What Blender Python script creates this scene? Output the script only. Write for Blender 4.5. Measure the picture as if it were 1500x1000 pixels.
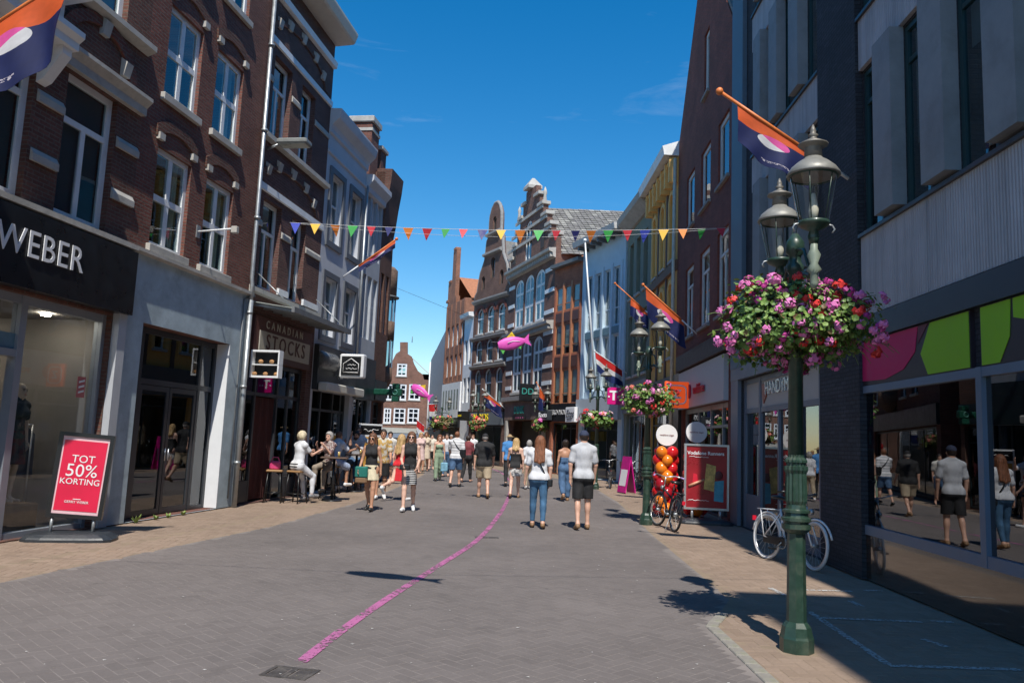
import bpy, bmesh, math, random
import numpy as np
from mathutils import Vector, Matrix
from mathutils.geometry import tessellate_polygon
R = math.radians
random.seed(7); RNG = np.random.default_rng(7)
sc = bpy.context.scene
for o in list(bpy.data.objects): bpy.data.objects.remove(o)

# ------------------------------------------------------------------ camera
FPX, PITCH, ROLL, CAMH = 1150.0, R(7.1), R(2.35), 1.65
cF = Vector((0, math.cos(PITCH), math.sin(PITCH))); cu = Vector((0, -math.sin(PITCH), math.cos(PITCH))); cr = Vector((1, 0, 0))
cR = math.cos(ROLL)*cr + math.sin(ROLL)*cu
cU = -math.sin(ROLL)*cr + math.cos(ROLL)*cu
cC = Vector((0, 0, CAMH))
cd = bpy.data.cameras.new('camera'); cam = bpy.data.objects.new('camera', cd); sc.collection.objects.link(cam)
m = Matrix((cR, cU, -cF)).transposed().to_4x4(); m.translation = cC
cam.matrix_world = m
cd.sensor_width = 36; cd.lens = 36*FPX/1500; cd.clip_start = .05; cd.clip_end = 3000
sc.camera = cam
# ------------------------------------------------------------------ sky, sun, exposure
SUN_EL, SUN_AZ = R(55.5), R(177.2)
w = bpy.data.worlds.new('World'); sc.world = w; w.use_nodes = True
nt = w.node_tree; bg = nt.nodes['Background']
sky = nt.nodes.new('ShaderNodeTexSky'); sky.sky_type = 'NISHITA'; sky.sun_disc = False
sky.sun_elevation = SUN_EL; sky.sun_rotation = SUN_AZ; sky.altitude = 0; sky.air_density = 1.1; sky.dust_density = .2; sky.ozone_density = 3.0
hs = nt.nodes.new('ShaderNodeHueSaturation'); hs.inputs['Saturation'].default_value = 1.44; hs.inputs['Hue'].default_value = .498
nt.links.new(sky.outputs[0], hs.inputs['Color']); bg.inputs[1].default_value = .124
# faint high cirrus, the same all round the sky
tcw = nt.nodes.new('ShaderNodeTexCoord'); mpw = nt.nodes.new('ShaderNodeMapping'); mpw.inputs['Scale'].default_value = (1.2, 1.2, 7); mpw.inputs['Rotation'].default_value = (0, R(6), 0); nt.links.new(tcw.outputs['Generated'], mpw.inputs[0])
cn_ = nt.nodes.new('ShaderNodeTexNoise'); cn_.inputs['Scale'].default_value = 2.2; cn_.inputs['Detail'].default_value = 7; cn_.inputs['Roughness'].default_value = .62; cn_.inputs['Distortion'].default_value = .6; nt.links.new(mpw.outputs[0], cn_.inputs[0])
cm_ = nt.nodes.new('ShaderNodeMapRange'); cm_.inputs[1].default_value = .56; cm_.inputs[2].default_value = .8; cm_.inputs[3].default_value = 0; cm_.inputs[4].default_value = .22; nt.links.new(cn_.outputs[0], cm_.inputs[0])
cx_ = nt.nodes.new('ShaderNodeMix'); cx_.data_type = 'RGBA'; nt.links.new(cm_.outputs[0], cx_.inputs[0]); nt.links.new(hs.outputs[0], cx_.inputs[6]); cx_.inputs[7].default_value = (5.5, 6.2, 7, 1); nt.links.new(cx_.outputs[2], bg.inputs[0])
sl = bpy.data.lights.new('sun', 'SUN'); sl.energy = 4.4; sl.angle = R(.5); sl.color = (1, .95, .87)
so = bpy.data.objects.new('sun', sl); sc.collection.objects.link(so)
sd = Vector((math.sin(SUN_AZ)*math.cos(SUN_EL), math.cos(SUN_AZ)*math.cos(SUN_EL), math.sin(SUN_EL)))   # towards the sun (behind the camera)
so.rotation_euler = sd.to_track_quat('Z', 'Y').to_euler(); so.location = (0, -30, 40)
sc.view_settings.view_transform = 'Standard'; sc.view_settings.look = 'None'; sc.view_settings.gamma = 1; sc.view_settings.exposure = 0.32
sc.view_settings.use_curve_mapping = False

# ------------------------------------------------------------------ pixel (1500x1000 photo) -> place
def ray(x, y): return cF + (x-750)/FPX*cR - (y-500)/FPX*cU
def gp(x, y, z=0.0):
    d = ray(x, y); return cC + d*((z-cC.z)/d.z)
def dp(x, y, Y):
    d = ray(x, y); return cC + d*(Y/d.y)
def gx(px, Y):                      # ground point at depth Y that shows at column px
    X = 0.0
    for _ in range(6):
        v = Vector((X, Y, 0))-cC; p = 750+FPX*v.dot(cR)/v.dot(cF); X += (px-p)*Y/FPX
    return Vector((X, Y, 0))

# ------------------------------------------------------------------ materials
class NX:                            # tiny expression builder for shader maths
    def __init__(s, nt, sock): s.nt, s.s = nt, sock
    def op(s, o, b=None, c=None):
        n = s.nt.nodes.new('ShaderNodeMath'); n.operation = o
        for i, v in enumerate((s, b, c)):
            if v is None: continue
            if isinstance(v, NX): s.nt.links.new(v.s, n.inputs[i])
            else: n.inputs[i].default_value = v
        return NX(s.nt, n.outputs[0])
    def __add__(s, b): return s.op('ADD', b)
    def __sub__(s, b): return s.op('SUBTRACT', b)
    def __mul__(s, b): return s.op('MULTIPLY', b)
    def lt(s, b): return s.op('LESS_THAN', b)
    def gt(s, b): return s.op('GREATER_THAN', b)
MATS = {}
def base_mat(name):
    m = bpy.data.materials.new(name); m.use_nodes = True
    return m, m.node_tree, m.node_tree.nodes['Principled BSDF']
def mixrgb(nt, fac, a, b, mode='MIX'):
    n = nt.nodes.new('ShaderNodeMix'); n.data_type = 'RGBA'; n.blend_type = mode
    for i, v in ((0, fac), (6, a), (7, b)):
        if isinstance(v, (int, float)): n.inputs[i].default_value = v
        elif isinstance(v, tuple): n.inputs[i].default_value = (*v[:3], 1)
        else: nt.links.new(v, n.inputs[i])
    return n.outputs[2]
def noise(nt, vec, scale, detail=4, rough=.6):
    n = nt.nodes.new('ShaderNodeTexNoise'); n.inputs['Scale'].default_value = scale; n.inputs['Detail'].default_value = detail; n.inputs['Roughness'].default_value = rough
    if vec is not None: nt.links.new(vec, n.inputs['Vector'])
    return n.outputs[0]
def ramp(nt, fac, lo, hi, a=0.0, b=1.0):
    n = nt.nodes.new('ShaderNodeMapRange'); n.inputs[1].default_value = lo; n.inputs[2].default_value = hi; n.inputs[3].default_value = a; n.inputs[4].default_value = b
    nt.links.new(fac, n.inputs[0]); return n.outputs[0]
def bump(nt, h, p, strength=.3, dist=.01):
    n = nt.nodes.new('ShaderNodeBump'); n.inputs['Strength'].default_value = strength; n.inputs['Distance'].default_value = dist
    nt.links.new(h, n.inputs['Height']); nt.links.new(n.outputs[0], p.inputs['Normal'])
def texco(nt, which='Object'): return nt.nodes.new('ShaderNodeTexCoord').outputs[which]
def M(name, col, rough=.6, var=.18, scale=5, bmp=0.0, metal=0.0, dirt=None, coat=0.0):
    if name in MATS: return MATS[name]
    m, nt, p = base_mat(name); v = texco(nt)
    n1 = noise(nt, v, scale, 6, .65); f = ramp(nt, n1, .3, .7, 1-var, 1+var*.6)
    c = mixrgb(nt, 1.0, tuple(col), f, 'MULTIPLY')
    if dirt:
        n2 = noise(nt, v, dirt[1], 5, .7); c = mixrgb(nt, ramp(nt, n2, .5, .72, 0, dirt[2] if len(dirt) > 2 else .7), c, dirt[0])
    nt.links.new(c, p.inputs['Base Color']); p.inputs['Roughness'].default_value = rough; p.inputs['Metallic'].default_value = metal
    p.inputs['Coat Weight'].default_value = coat
    nt.links.new(ramp(nt, n1, .3, .7, max(.05, rough-.08), min(1, rough+.08)), p.inputs['Roughness'])
    if bmp: bump(nt, noise(nt, v, scale*6, 4), p, bmp, .01)
    MATS[name] = m; return m
def brick(name, c1, c2, mortar, bw=.21, rh=.062, ms=.009, rough=.85, var=.35, bias=0.0):
    if name in MATS: return MATS[name]
    m, nt, p = base_mat(name); uv = texco(nt, 'UV')
    b = nt.nodes.new('ShaderNodeTexBrick'); nt.links.new(uv, b.inputs['Vector'])
    b.inputs['Scale'].default_value = 1; b.inputs['Brick Width'].default_value = bw; b.inputs['Row Height'].default_value = rh; b.inputs['Mortar Size'].default_value = ms
    b.inputs['Mortar Smooth'].default_value = .2; b.inputs['Bias'].default_value = bias
    b.inputs['Color1'].default_value = (*c1, 1); b.inputs['Color2'].default_value = (*c2, 1); b.inputs['Mortar'].default_value = (*mortar, 1)
    n1 = noise(nt, uv, 1.1, 6, .65); n2 = noise(nt, uv, 22, 3)
    c = mixrgb(nt, 1.0, b.outputs[0], ramp(nt, n1, .3, .7, 1-var, 1+var*.5), 'MULTIPLY')
    c = mixrgb(nt, 1.0, c, ramp(nt, n2, .3, .7, .75, 1.2), 'MULTIPLY')
    nt.links.new(c, p.inputs['Base Color']); p.inputs['Roughness'].default_value = rough
    inv = ramp(nt, b.outputs[1], 0, 1, 1, 0)
    h = nt.nodes.new('ShaderNodeMath'); h.operation = 'MULTIPLY_ADD'; h.inputs[1].default_value = .35
    nt.links.new(n2, h.inputs[0]); nt.links.new(inv, h.inputs[2])
    bump(nt, h.outputs[0], p, 1.0, .02)
    MATS[name] = m; return m
def emis(name, col, s):
    m, nt, p = base_mat(name); p.inputs['Base Color'].default_value = (*col, 1); p.inputs['Emission Color'].default_value = (*col, 1); p.inputs['Emission Strength'].default_value = s
    MATS[name] = m; return m
def glass(name, tint=(.72, .76, .76), ior=1.5, rough=0.0, gl=(.95, .97, 1)):
    m, nt, p = base_mat(name); nt.nodes.remove(p)
    out = nt.nodes['Material Output']; t = nt.nodes.new('ShaderNodeBsdfTransparent'); t.inputs[0].default_value = (*tint, 1)
    g = nt.nodes.new('ShaderNodeBsdfGlossy'); g.inputs['Color'].default_value = (*gl, 1); g.inputs['Roughness'].default_value = rough
    fr = nt.nodes.new('ShaderNodeFresnel'); fr.inputs[0].default_value = ior
    bp = nt.nodes.new('ShaderNodeBump'); bp.inputs['Strength'].default_value = .012; bp.inputs['Distance'].default_value = .02
    nt.links.new(noise(nt, texco(nt), 1.3, 2), bp.inputs['Height']); nt.links.new(bp.outputs[0], g.inputs['Normal'])
    geo = nt.nodes.new('ShaderNodeNewGeometry'); ff = NX(nt, fr.outputs[0])*(NX(nt, geo.outputs['Backfacing'])*-1.0+1.0)
    mx = nt.nodes.new('ShaderNodeMixShader'); nt.links.new(ff.s, mx.inputs[0]); nt.links.new(t.outputs[0], mx.inputs[1]); nt.links.new(g.outputs[0], mx.inputs[2])
    nt.links.new(mx.outputs[0], out.inputs[0]); MATS[name] = m; return m
GLASS = glass('window_glass', (.72, .8, .8), 2.0); CLEARSHOP = glass('clear_shop_glass', (.93, .95, .95), 1.7); SHOPGLASS = glass('shop_glass', (.62, .66, .66), 2.0); LAMPGLASS = glass('lantern_glass', (.9, .9, .87), 1.6, .06); BALLGLASS = None
WHITE = M('white_paint', (.76, .78, .79), .5, .1, 3, dirt=((.5, .5, .48), 2.0, .3))
STONE = M('pale_stone', (.46, .44, .40), .8, .25, 6, .2, dirt=((.2, .19, .17), 3.0, .6))
GREYST = M('grey_stone', (.27, .26, .25), .8, .25, 6, .2)
DARKFR = M('anthracite_frame', (.035, .04, .048), .35, .15, 3)
BLACKP = M('black_paint', (.012, .013, .015), .32, .2, 4)
BLUEFR = M('blue_grey_frame', (.12, .17, .24), .4, .12, 3)
STEEL = M('galvanised_steel', (.36, .38, .39), .42, .15, 8, metal=.6)
ALU = M('aluminium', (.55, .56, .57), .35, .08, 6, metal=.8)
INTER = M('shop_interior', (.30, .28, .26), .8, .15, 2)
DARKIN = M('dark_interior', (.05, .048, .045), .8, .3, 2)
ROOFT = M('grey_roof_tile', (.20, .19, .18), .75, .4, 9, .3, dirt=((.10, .11, .07), 4.0, .6))
REDTILE = M('orange_roof_tile', (.42, .17, .08), .75, .35, 6, .3)
LEAD = M('lead_sheet', (.16, .17, .18), .6, .2, 4)
GREENP = M('dark_green_paint', (.022, .052, .036), .38, .3, 14, .05, dirt=((.085, .10, .07), 5.0, .7), coat=.15)
CURTAIN = M('white_curtain', (.62, .62, .60), .9, .1, 4)
RED = M('red_print', (.62, .012, .035), .45, .06, 3)
WHITEP = M('white_print', (.8, .8, .8), .5, .04, 3)

# ------------------------------------------------------------------ mesh building
COL = sc.collection
class MB:
    def __init__(s): s.v, s.f, s.mi, s.sm = [], [], [], []
    def add(s, vs, fs, mi=0, sm=False):
        k = len(s.v); s.v += [tuple(v) for v in vs]; s.f += [tuple(i+k for i in f) for f in fs]; s.mi += [mi]*len(fs); s.sm += [sm]*len(fs); return s
    def box(s, x0, x1, y0, y1, z0, z1, mi=0):
        x0, x1 = min(x0, x1), max(x0, x1); y0, y1 = min(y0, y1), max(y0, y1); z0, z1 = min(z0, z1), max(z0, z1)
        return s.add([(x0,y0,z0),(x1,y0,z0),(x1,y1,z0),(x0,y1,z0),(x0,y0,z1),(x1,y0,z1),(x1,y1,z1),(x0,y1,z1)],
            [(0,3,2,1),(4,5,6,7),(0,1,5,4),(1,2,6,5),(2,3,7,6),(3,0,4,7)], mi)
    def bevbox(s, x0, x1, y0, y1, z0, z1, b=.01, mi=0):     # box with chamfered upright and top edges
        vs = []; fs = []
        def ring(z, i): return [(x0+i+b,y0+i,z),(x1-i-b,y0+i,z),(x1-i,y0+i+b,z),(x1-i,y1-i-b,z),(x1-i-b,y1-i,z),(x0+i+b,y1-i,z),(x0+i,y1-i-b,z),(x0+i,y0+i+b,z)]
        for z, i in ((z0, b*.6), (z0+b, 0), (z1-b, 0), (z1, b*.9)): vs += ring(z, i)
        fs.append(tuple(range(7, -1, -1))); fs.append(tuple(range(24, 32)))
        for k in range(3):
            for j in range(8): fs.append((k*8+j, k*8+(j+1) % 8, k*8+8+(j+1) % 8, k*8+8+j))
        return s.add(vs, fs, mi)
    def poly(s, pts, y0, y1, holes=(), mi=0, sm=False):      # (u,z) outline between y0 (front) and y1 (back), with holes
        loops = [[Vector((p[0], p[1], 0)) for p in pts]] + [[Vector((p[0], p[1], 0)) for p in h] for h in holes]
        tri = tessellate_polygon(loops); flat = [p for l in loops for p in l]; n = len(flat)
        vs = [(p.x, y0, p.y) for p in flat]+[(p.x, y1, p.y) for p in flat]; fs = []
        for a, b, c in tri:
            A, B, C = flat[a], flat[b], flat[c]
            ccw = (B.x-A.x)*(C.y-A.y)-(B.y-A.y)*(C.x-A.x) > 0
            if not ccw: b, c = c, b
            fs.append((a, b, c)); fs.append((a+n, c+n, b+n))
        k = 0
        for li, l in enumerate(loops):
            L = len(l); ar = sum(l[i].x*l[(i+1) % L].y-l[(i+1) % L].x*l[i].y for i in range(L)); fwd = (ar > 0) == (li == 0)
            for i in range(L):
                a, b = k+i, k+(i+1) % L
                fs.append((a, a+n, b+n, b) if fwd else (a, b, b+n, a+n))
            k += L
        return s.add(vs, fs, mi, sm)
    def tube(s, pts, r, n=8, mi=0, cap=True, sm=True):
        pts = [Vector(p) for p in pts]; rs = r if isinstance(r, (list, tuple)) else [r]*len(pts); vs = []; fs = []
        T = (pts[1]-pts[0]).normalized(); up = Vector((0, 0, 1)) if abs(T.z) < .9 else Vector((1, 0, 0)); X = T.cross(up).normalized()
        for i, p in enumerate(pts):
            t = (pts[min(i+1, len(pts)-1)]-pts[max(i-1, 0)]).normalized(); X = (X-t*X.dot(t)).normalized(); Y = t.cross(X)
            for j in range(n):
                a = 2*math.pi*j/n; vs.append(p+(X*math.cos(a)+Y*math.sin(a))*rs[i])
        for i in range(len(pts)-1):
            for j in range(n): fs.append((i*n+j, i*n+(j+1) % n, i*n+n+(j+1) % n, i*n+n+j))
        s.add(vs, fs, mi, sm)
        if cap:
            k = len(s.v)-len(vs); s.f += [tuple(k+j for j in range(n-1, -1, -1)), tuple(k+len(vs)-n+j for j in range(n))]; s.mi += [mi]*2; s.sm += [False]*2
        return s
    def lathe(s, prof, n=12, c=(0, 0, 0), mi=0, sm=True, rot=0.0, cap=True):
        vs = []; fs = []
        for r, z in prof:
            for j in range(n): a = 2*math.pi*(j+rot)/n; vs.append((c[0]+r*math.cos(a), c[1]+r*math.sin(a), c[2]+z))
        for i in range(len(prof)-1):
            for j in range(n): fs.append((i*n+j, i*n+(j+1) % n, i*n+n+(j+1) % n, i*n+n+j))
        s.add(vs, fs, mi, sm)
        if cap: k = len(s.v)-len(vs); s.f += [tuple(k+j for j in range(n-1, -1, -1)), tuple(k+(len(prof)-1)*n+j for j in range(n))]; s.mi += [mi]*2; s.sm += [False]*2
        return s
    def torus(s, c, axis, R_, r, n=32, k=8, mi=0, arc=1.0):
        axis = Vector(axis).normalized(); up = Vector((0, 0, 1)) if abs(axis.z) < .9 else Vector((1, 0, 0)); X = axis.cross(up).normalized(); Y = axis.cross(X)
        vs = []; fs = []; c = Vector(c)
        for i in range(n):
            a = 2*math.pi*i/n*arc; d = X*math.cos(a)+Y*math.sin(a)
            for j in range(k): b = 2*math.pi*j/k; vs.append(c+d*(R_+r*math.cos(b))+axis*r*math.sin(b))
        for i in range(n if arc == 1 else n-1):
            for j in range(k): fs.append((i*k+j, i*k+(j+1) % k, ((i+1) % n)*k+(j+1) % k, ((i+1) % n)*k+j))
        return s.add(vs, fs, mi, True)
    def ell(s, c, r, n=12, k=8, mi=0):
        vs = []; fs = []
        for i in range(k+1):
            t = math.pi*i/k
            for j in range(n): a = 2*math.pi*j/n; vs.append((c[0]+r[0]*math.sin(t)*math.cos(a), c[1]+r[1]*math.sin(t)*math.sin(a), c[2]+r[2]*math.cos(t)))
        for i in range(k):
            for j in range(n): fs.append((i*n+j, i*n+n+j, i*n+n+(j+1) % n, i*n+(j+1) % n))
        return s.add(vs, fs, mi, True)
    def xf(s, mat): s.v = [tuple(mat @ Vector(v)) for v in s.v]; return s
    def mesh(s, name, mats):
        me = bpy.data.meshes.new(name); me.from_pydata(s.v, [], s.f)
        for mm in (mats if isinstance(mats, (list, tuple)) else [mats]): me.materials.append(mm)
        nf = len(me.polygons)
        if nf == len(s.mi):
            me.polygons.foreach_set('material_index', s.mi); me.polygons.foreach_set('use_smooth', s.sm)
        box_uv(me); me.update(); return me
    def obj(s, name, mats, parent=None): return link(name, s.mesh(name, mats), parent)
def box_uv(me):
    nl = len(me.loops); 
    if nl == 0: return
    co = np.empty(len(me.vertices)*3, 'f'); me.vertices.foreach_get('co', co); co = co.reshape(-1, 3)
    vi = np.empty(nl, 'i'); me.loops.foreach_get('vertex_index', vi)
    nf = len(me.polygons); nr = np.empty(nf*3, 'f'); me.polygons.foreach_get('normal', nr); nr = np.abs(nr.reshape(-1, 3))
    lt = np.empty(nf, 'i'); me.polygons.foreach_get('loop_total', lt); N = np.repeat(nr, lt, axis=0); P = co[vi]
    ax = N.argmax(1); uv = np.where((ax == 1)[:, None], P[:, [0, 2]], np.where((ax == 0)[:, None], P[:, [1, 2]], P[:, [0, 1]]))
    l = me.uv_layers.new(name='UVMap'); l.data.foreach_set('uv', uv.astype('f').ravel())
def link(name, me, parent=None):
    o = bpy.data.objects.new(name, me); COL.objects.link(o); o.parent = parent; return o
def tag(o, label=None, cat=None, group=None, kind=None):
    for k, v in (('label', label), ('category', cat), ('group', group), ('kind', kind)):
        if v: o[k] = v
    return o
def empty(name, loc=(0, 0, 0), rz=0, label=None, cat=None, group=None):
    o = bpy.data.objects.new(name, None); COL.objects.link(o); o.location = loc; o.rotation_euler = (0, 0, rz); o.empty_display_size = .2
    return tag(o, label, cat, group)
def copy_tree(o, parent=None):
    c = o.copy(); COL.objects.link(c); c.parent = parent
    for ch in [x for x in KIDS.get(o.name, [])]: copy_tree(ch, c)
    return c
KIDS = {}
def index_kids(root):
    KIDS[root.name] = list(root.children)
    for ch in root.children: index_kids(ch)
_TX = {}
def text_mb(body, size, depth=.006, align='CENTER', space=1.0, bold=0.0, sx=1.0, shear=0.0):
    cu_ = bpy.data.curves.new('lettering', 'FONT'); cu_.body = body; cu_.size = size; cu_.extrude = depth/2; cu_.align_x = align; cu_.align_y = 'CENTER'; cu_.space_character = space; cu_.offset = bold; cu_.resolution_u = 3; cu_.shear = shear
    o = bpy.data.objects.new('lettering', cu_); COL.objects.link(o); dg = bpy.context.evaluated_depsgraph_get()
    me = bpy.data.meshes.new_from_object(o.evaluated_get(dg)); mb = MB()
    mb.add([(v.co.x*sx, -v.co.z, v.co.y) for v in me.vertices], [tuple(p.vertices) for p in me.polygons])
    bpy.data.objects.remove(o); bpy.data.curves.remove(cu_); bpy.data.meshes.remove(me); return mb
def text(parent, body, size, loc, mat, depth=.006, name='lettering', rot=None, **k):
    mb = text_mb(body, size, depth, **k)
    if rot is not None: mb.xf(rot)
    mb.xf(Matrix.Translation(Vector(loc)))
    if size < .2: return mb.obj(name, mat, parent)
    return letters(mb, mat, parent)
def letters(mb, mat, parent):                # large lettering: one part for each letter
    par = list(range(len(mb.v)))
    def fd(i):
        while par[i] != i: par[i] = par[par[i]]; i = par[i]
        return i
    for f in mb.f:
        for a in f[1:]: par[fd(a)] = fd(f[0])
    isl = {}
    for i, f in enumerate(mb.f): isl.setdefault(fd(f[0]), []).append(i)
    box = sorted([(min(mb.v[a][0] for i in L for a in mb.f[i]), max(mb.v[a][0] for i in L for a in mb.f[i]), L) for L in isl.values()], key=lambda t: t[0]); grp = []
    for x0, x1, L in box:
        if grp and x0 < grp[-1][1]-.25*min(x1-x0, grp[-1][1]-grp[-1][0]): grp[-1][1] = max(grp[-1][1], x1); grp[-1][2] += L
        else: grp.append([x0, x1, list(L)])
    for x0, x1, L in grp:
        m2 = MB(); ids = {}
        for i in L:
            for a in mb.f[i]: ids.setdefault(a, len(ids))
        m2.add([mb.v[a] for a in ids], [tuple(ids[a] for a in mb.f[i]) for i in L]); o = m2.obj('letter', mat, parent)
    return o
def arch(u0, u1, z0, z1, rise, n=8):         # rectangle with an arched head (rise = height of the arch part)
    c, r = (u0+u1)/2, (u1-u0)/2
    return [(u0, z0), (u1, z0)]+[(c+r*math.cos(math.pi*i/n), z1-rise+rise*math.sin(math.pi*i/n)) for i in range(n+1)]
def rect(u0, u1, z0, z1): return [(u0, z0), (u1, z0), (u1, z1), (u0, z1)]

class Bld:                                   # a building: local x runs left to right along its front, -y is the street, z up
    def __init__(s, name, label, A, B, cat='building'):
        s.A = Vector((A[0], A[1], 0)); B = Vector((B[0], B[1], 0)); s.L = (B-s.A).length; s.t = (B-s.A).normalized(); s.n = Vector((s.t.y, -s.t.x, 0))
        s.root = empty(name, s.A, math.atan2(s.t.y, s.t.x), label, cat)
    def q(s, px, py, d=0.0):                 # photo pixel -> (u, z) on the front plane moved d towards the street
        dr = ray(px, py); k = ((s.A+s.n*d-cC).dot(s.n))/dr.dot(s.n); P = cC+dr*k; return ((P-s.A).dot(s.t), P.z)
    def W(s, u, z, d=0.0): p = s.A+s.t*u+s.n*d; return Vector((p.x, p.y, z))
    def r(s, x0, y0, x1, y1, d=0.0):
        a, b = s.q(x0, y0, d), s.q(x1, y1, d); return (a[0], b[0], b[1], a[1])     # u0,u1,z0,z1 from top-left and bottom-right pixels
    def wall(s, mat, H, outline=None, holes=(), thick=.3, depth=8.0, extra_h=None, name='wall'):
        mb = MB(); s.H = H
        mb.poly(outline or rect(0, s.L, 0, H), 0, thick, holes)
        L, D = s.L, depth; t2 = thick; e = .004
        mb.add([(e,t2,0),(e,D,0),(e,D,H),(e,t2,H)], [(0,1,2,3)]); mb.add([(L-e,t2,0),(L-e,D,0),(L-e,D,H),(L-e,t2,H)], [(3,2,1,0)])
        mb.add([(e,D,0),(L-e,D,0),(L-e,D,H),(e,D,H)], [(0,1,2,3)]); mb.add([(e,t2,H-.01),(L-e,t2,H-.01),(L-e,D,H-.01),(e,D,H-.01)], [(0,1,2,3)])
        return mb.obj(name, mat, s.root)
    def box(s, name, mat, u0, u1, d0, d1, z0, z1, parent=None): return MB().box(u0, u1, -d1, -d0, z0, z1).obj(name, mat, parent or s.root)
    def band(s, name, mat, prof, u0=None, u1=None, parent=None):    # moulding: profile points (d outwards, z) swept along the front
        u0 = 0 if u0 is None else u0; u1 = s.L if u1 is None else u1; mb = MB(); n = len(prof)
        mb.add([(u0, -d, z) for d, z in prof]+[(u1, -d, z) for d, z in prof], [(i, (i+1) % n, n+(i+1) % n, n+i) for i in range(n)]+[tuple(range(n-1, -1, -1)), tuple(range(n, 2*n))])
        return mb.obj(name, mat, parent or s.root)
    def window(s, u0, u1, z0, z1, cols=(.5,), rows=(), fw=.07, mw=.05, y=.12, mat=None, sill=None, rise=0.0, toprow=False, glass=None, curtain=False, blind=None, name='window', dep=.06, sm=None, sd=.08):
        mat = mat or WHITE; mb = MB(); w, h = u1-u0, z1-z0
        hz = z1-rise
        if rise:
            mb.poly(arch(u0, u1, z0, z1, rise), y, y+dep, [arch(u0+fw, u1-fw, z0+fw, z1-fw, max(.02, rise-fw*.6))])
        else:
            mb.box(u0, u0+fw, y, y+dep, z0, z1); mb.box(u1-fw, u1, y, y+dep, z0, z1); mb.box(u0+fw, u1-fw, y, y+dep, z1-fw, z1); mb.box(u0+fw, u1-fw, y, y+dep, z0, z0+fw)
        zs = [z0+fw]+[z0+h*r_ for r_ in rows]+[z1-fw*(.5 if rise else 1)]
        us = [u0+fw]+[u0+w*c_ for c_ in cols]+[u1-fw]
        for r_ in rows: zc = z0+h*r_; mb.box(u0+fw, u1-fw, y+.004, y+dep-.004, zc-mw/2, zc+mw/2)
        for i in range(len(zs)-1):
            if toprow and i == len(zs)-2: continue
            a = zs[i]+(mw/2 if i else 0); b = zs[i+1]-(mw/2 if i < len(zs)-2 else 0)
            if rise and i == len(zs)-2: b -= rise*.0
            for c_ in cols: uc = u0+w*c_; mb.box(uc-mw/2, uc+mw/2, y+.008, y+dep-.008, a, b)
        fr = mb.obj(name, mat, s.root); g = glass or GLASS
        if rise:
            MB().poly(arch(u0+fw*.5, u1-fw*.5, z0+fw*.5, z1-fw*.5, rise-fw*.3), y+.026, y+.034).obj('pane', g, fr)
        else:
            for i in range(len(zs)-1):
                uu = [us[0], us[-1]] if (toprow and i == len(zs)-2) else us
                for j in range(len(uu)-1):
                    MB().box(uu[j]-.01, uu[j+1]+.01, y+.026+.002*((i+j) % 2), y+.034, zs[i]-.01, zs[i+1]+.01).obj('pane', g, fr)
        if sill: MB().bevbox(u0-.08, u1+.08, -sd, y+.02, z0-sill, z0+.004, .008).obj('sill', sm or STONE, fr)
        if blind: MB().box(u0+fw, u1-fw, y+.1, y+.106, z0+h*blind[1], z1-fw).obj('blind', blind[0], fr)
        if curtain:
            for a, b in ((u0+fw, u0+w*.3), (u1-w*.3, u1-fw)):
                c = MB(); n = 14; vs = []
                for k in range(n+1): uu_ = a+(b-a)*k/n; yy = y+.16+.025*math.sin(k*2.3); vs += [(uu_, yy, z0+.03), (uu_, yy, z1-.05)]
                c.add(vs, [(2*k, 2*k+2, 2*k+3, 2*k+1) for k in range(n)]); c.obj('curtain', CURTAIN, fr)
        return fr
    def room(s, u0, u1, z1, depth, mat, y0=.32):       # interior seen through a shop window
        mb = MB(); z0 = .012
        mb.add([(u0,y0,z0),(u1,y0,z0),(u1,depth,z0),(u0,depth,z0),(u0,y0,z1),(u1,y0,z1),(u1,depth,z1),(u0,depth,z1)], [(0,1,2,3),(7,6,5,4),(2,6,7,3),(1,5,6,2),(3,7,4,0)])
        return mb.obj('room', mat, s.root)
# ================================================================== GROUND
def struct(o): o['kind'] = 'structure'; return o
gm, gnt, gpn = base_mat('ground_sand'); gpn.inputs['Base Color'].default_value = (.15, .135, .12, 1); gpn.inputs['Roughness'].default_value = .9
struct(MB().add([(-300,-200,-.05),(300,-200,-.05),(300,500,-.05),(-300,500,-.05)], [(0,1,2,3)]).obj('ground', gm))
LE = [(-30,-8.5),(-5,-7.6),(5,-5.75),(8.23,-5.09),(13.88,-4.0),(19.11,-3.56),(27.84,-3.4),(34,-3.55),(45,-4.5),(60,-8.0),(82,-12.5)]
RE = [(-30,1.6),(5.0,1.91),(7.57,1.92),(8.3,2.25),(8.9,2.5),(10.55,2.58),(14.49,2.73),(22.82,3.21),(28.86,3.25),(36,2.2),(45,-1.2),(55,-5.0),(62,-6.6),(82,-8.0)]
def ip(T, y): return float(np.interp(y, [a for a, b in T], [b for a, b in T]))
def le(y): return ip(LE, y)
def re_(y): return ip(RE, y)
def strip(name, fa, fb, ys, z, mat):
    mb = MB(); vs = []
    for y in ys: vs += [(fa(y), y, z), (fb(y), y, z)]
    mb.add(vs, [(2*i, 2*i+1, 2*i+3, 2*i+2) for i in range(len(ys)-1)]); return mb.obj(name, mat)
YS = sorted(set([a for a, b in LE]+[a for a, b in RE]+[6, 7, 10, 12, 17, 25, 31, 40, 50, 70]))
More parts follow.
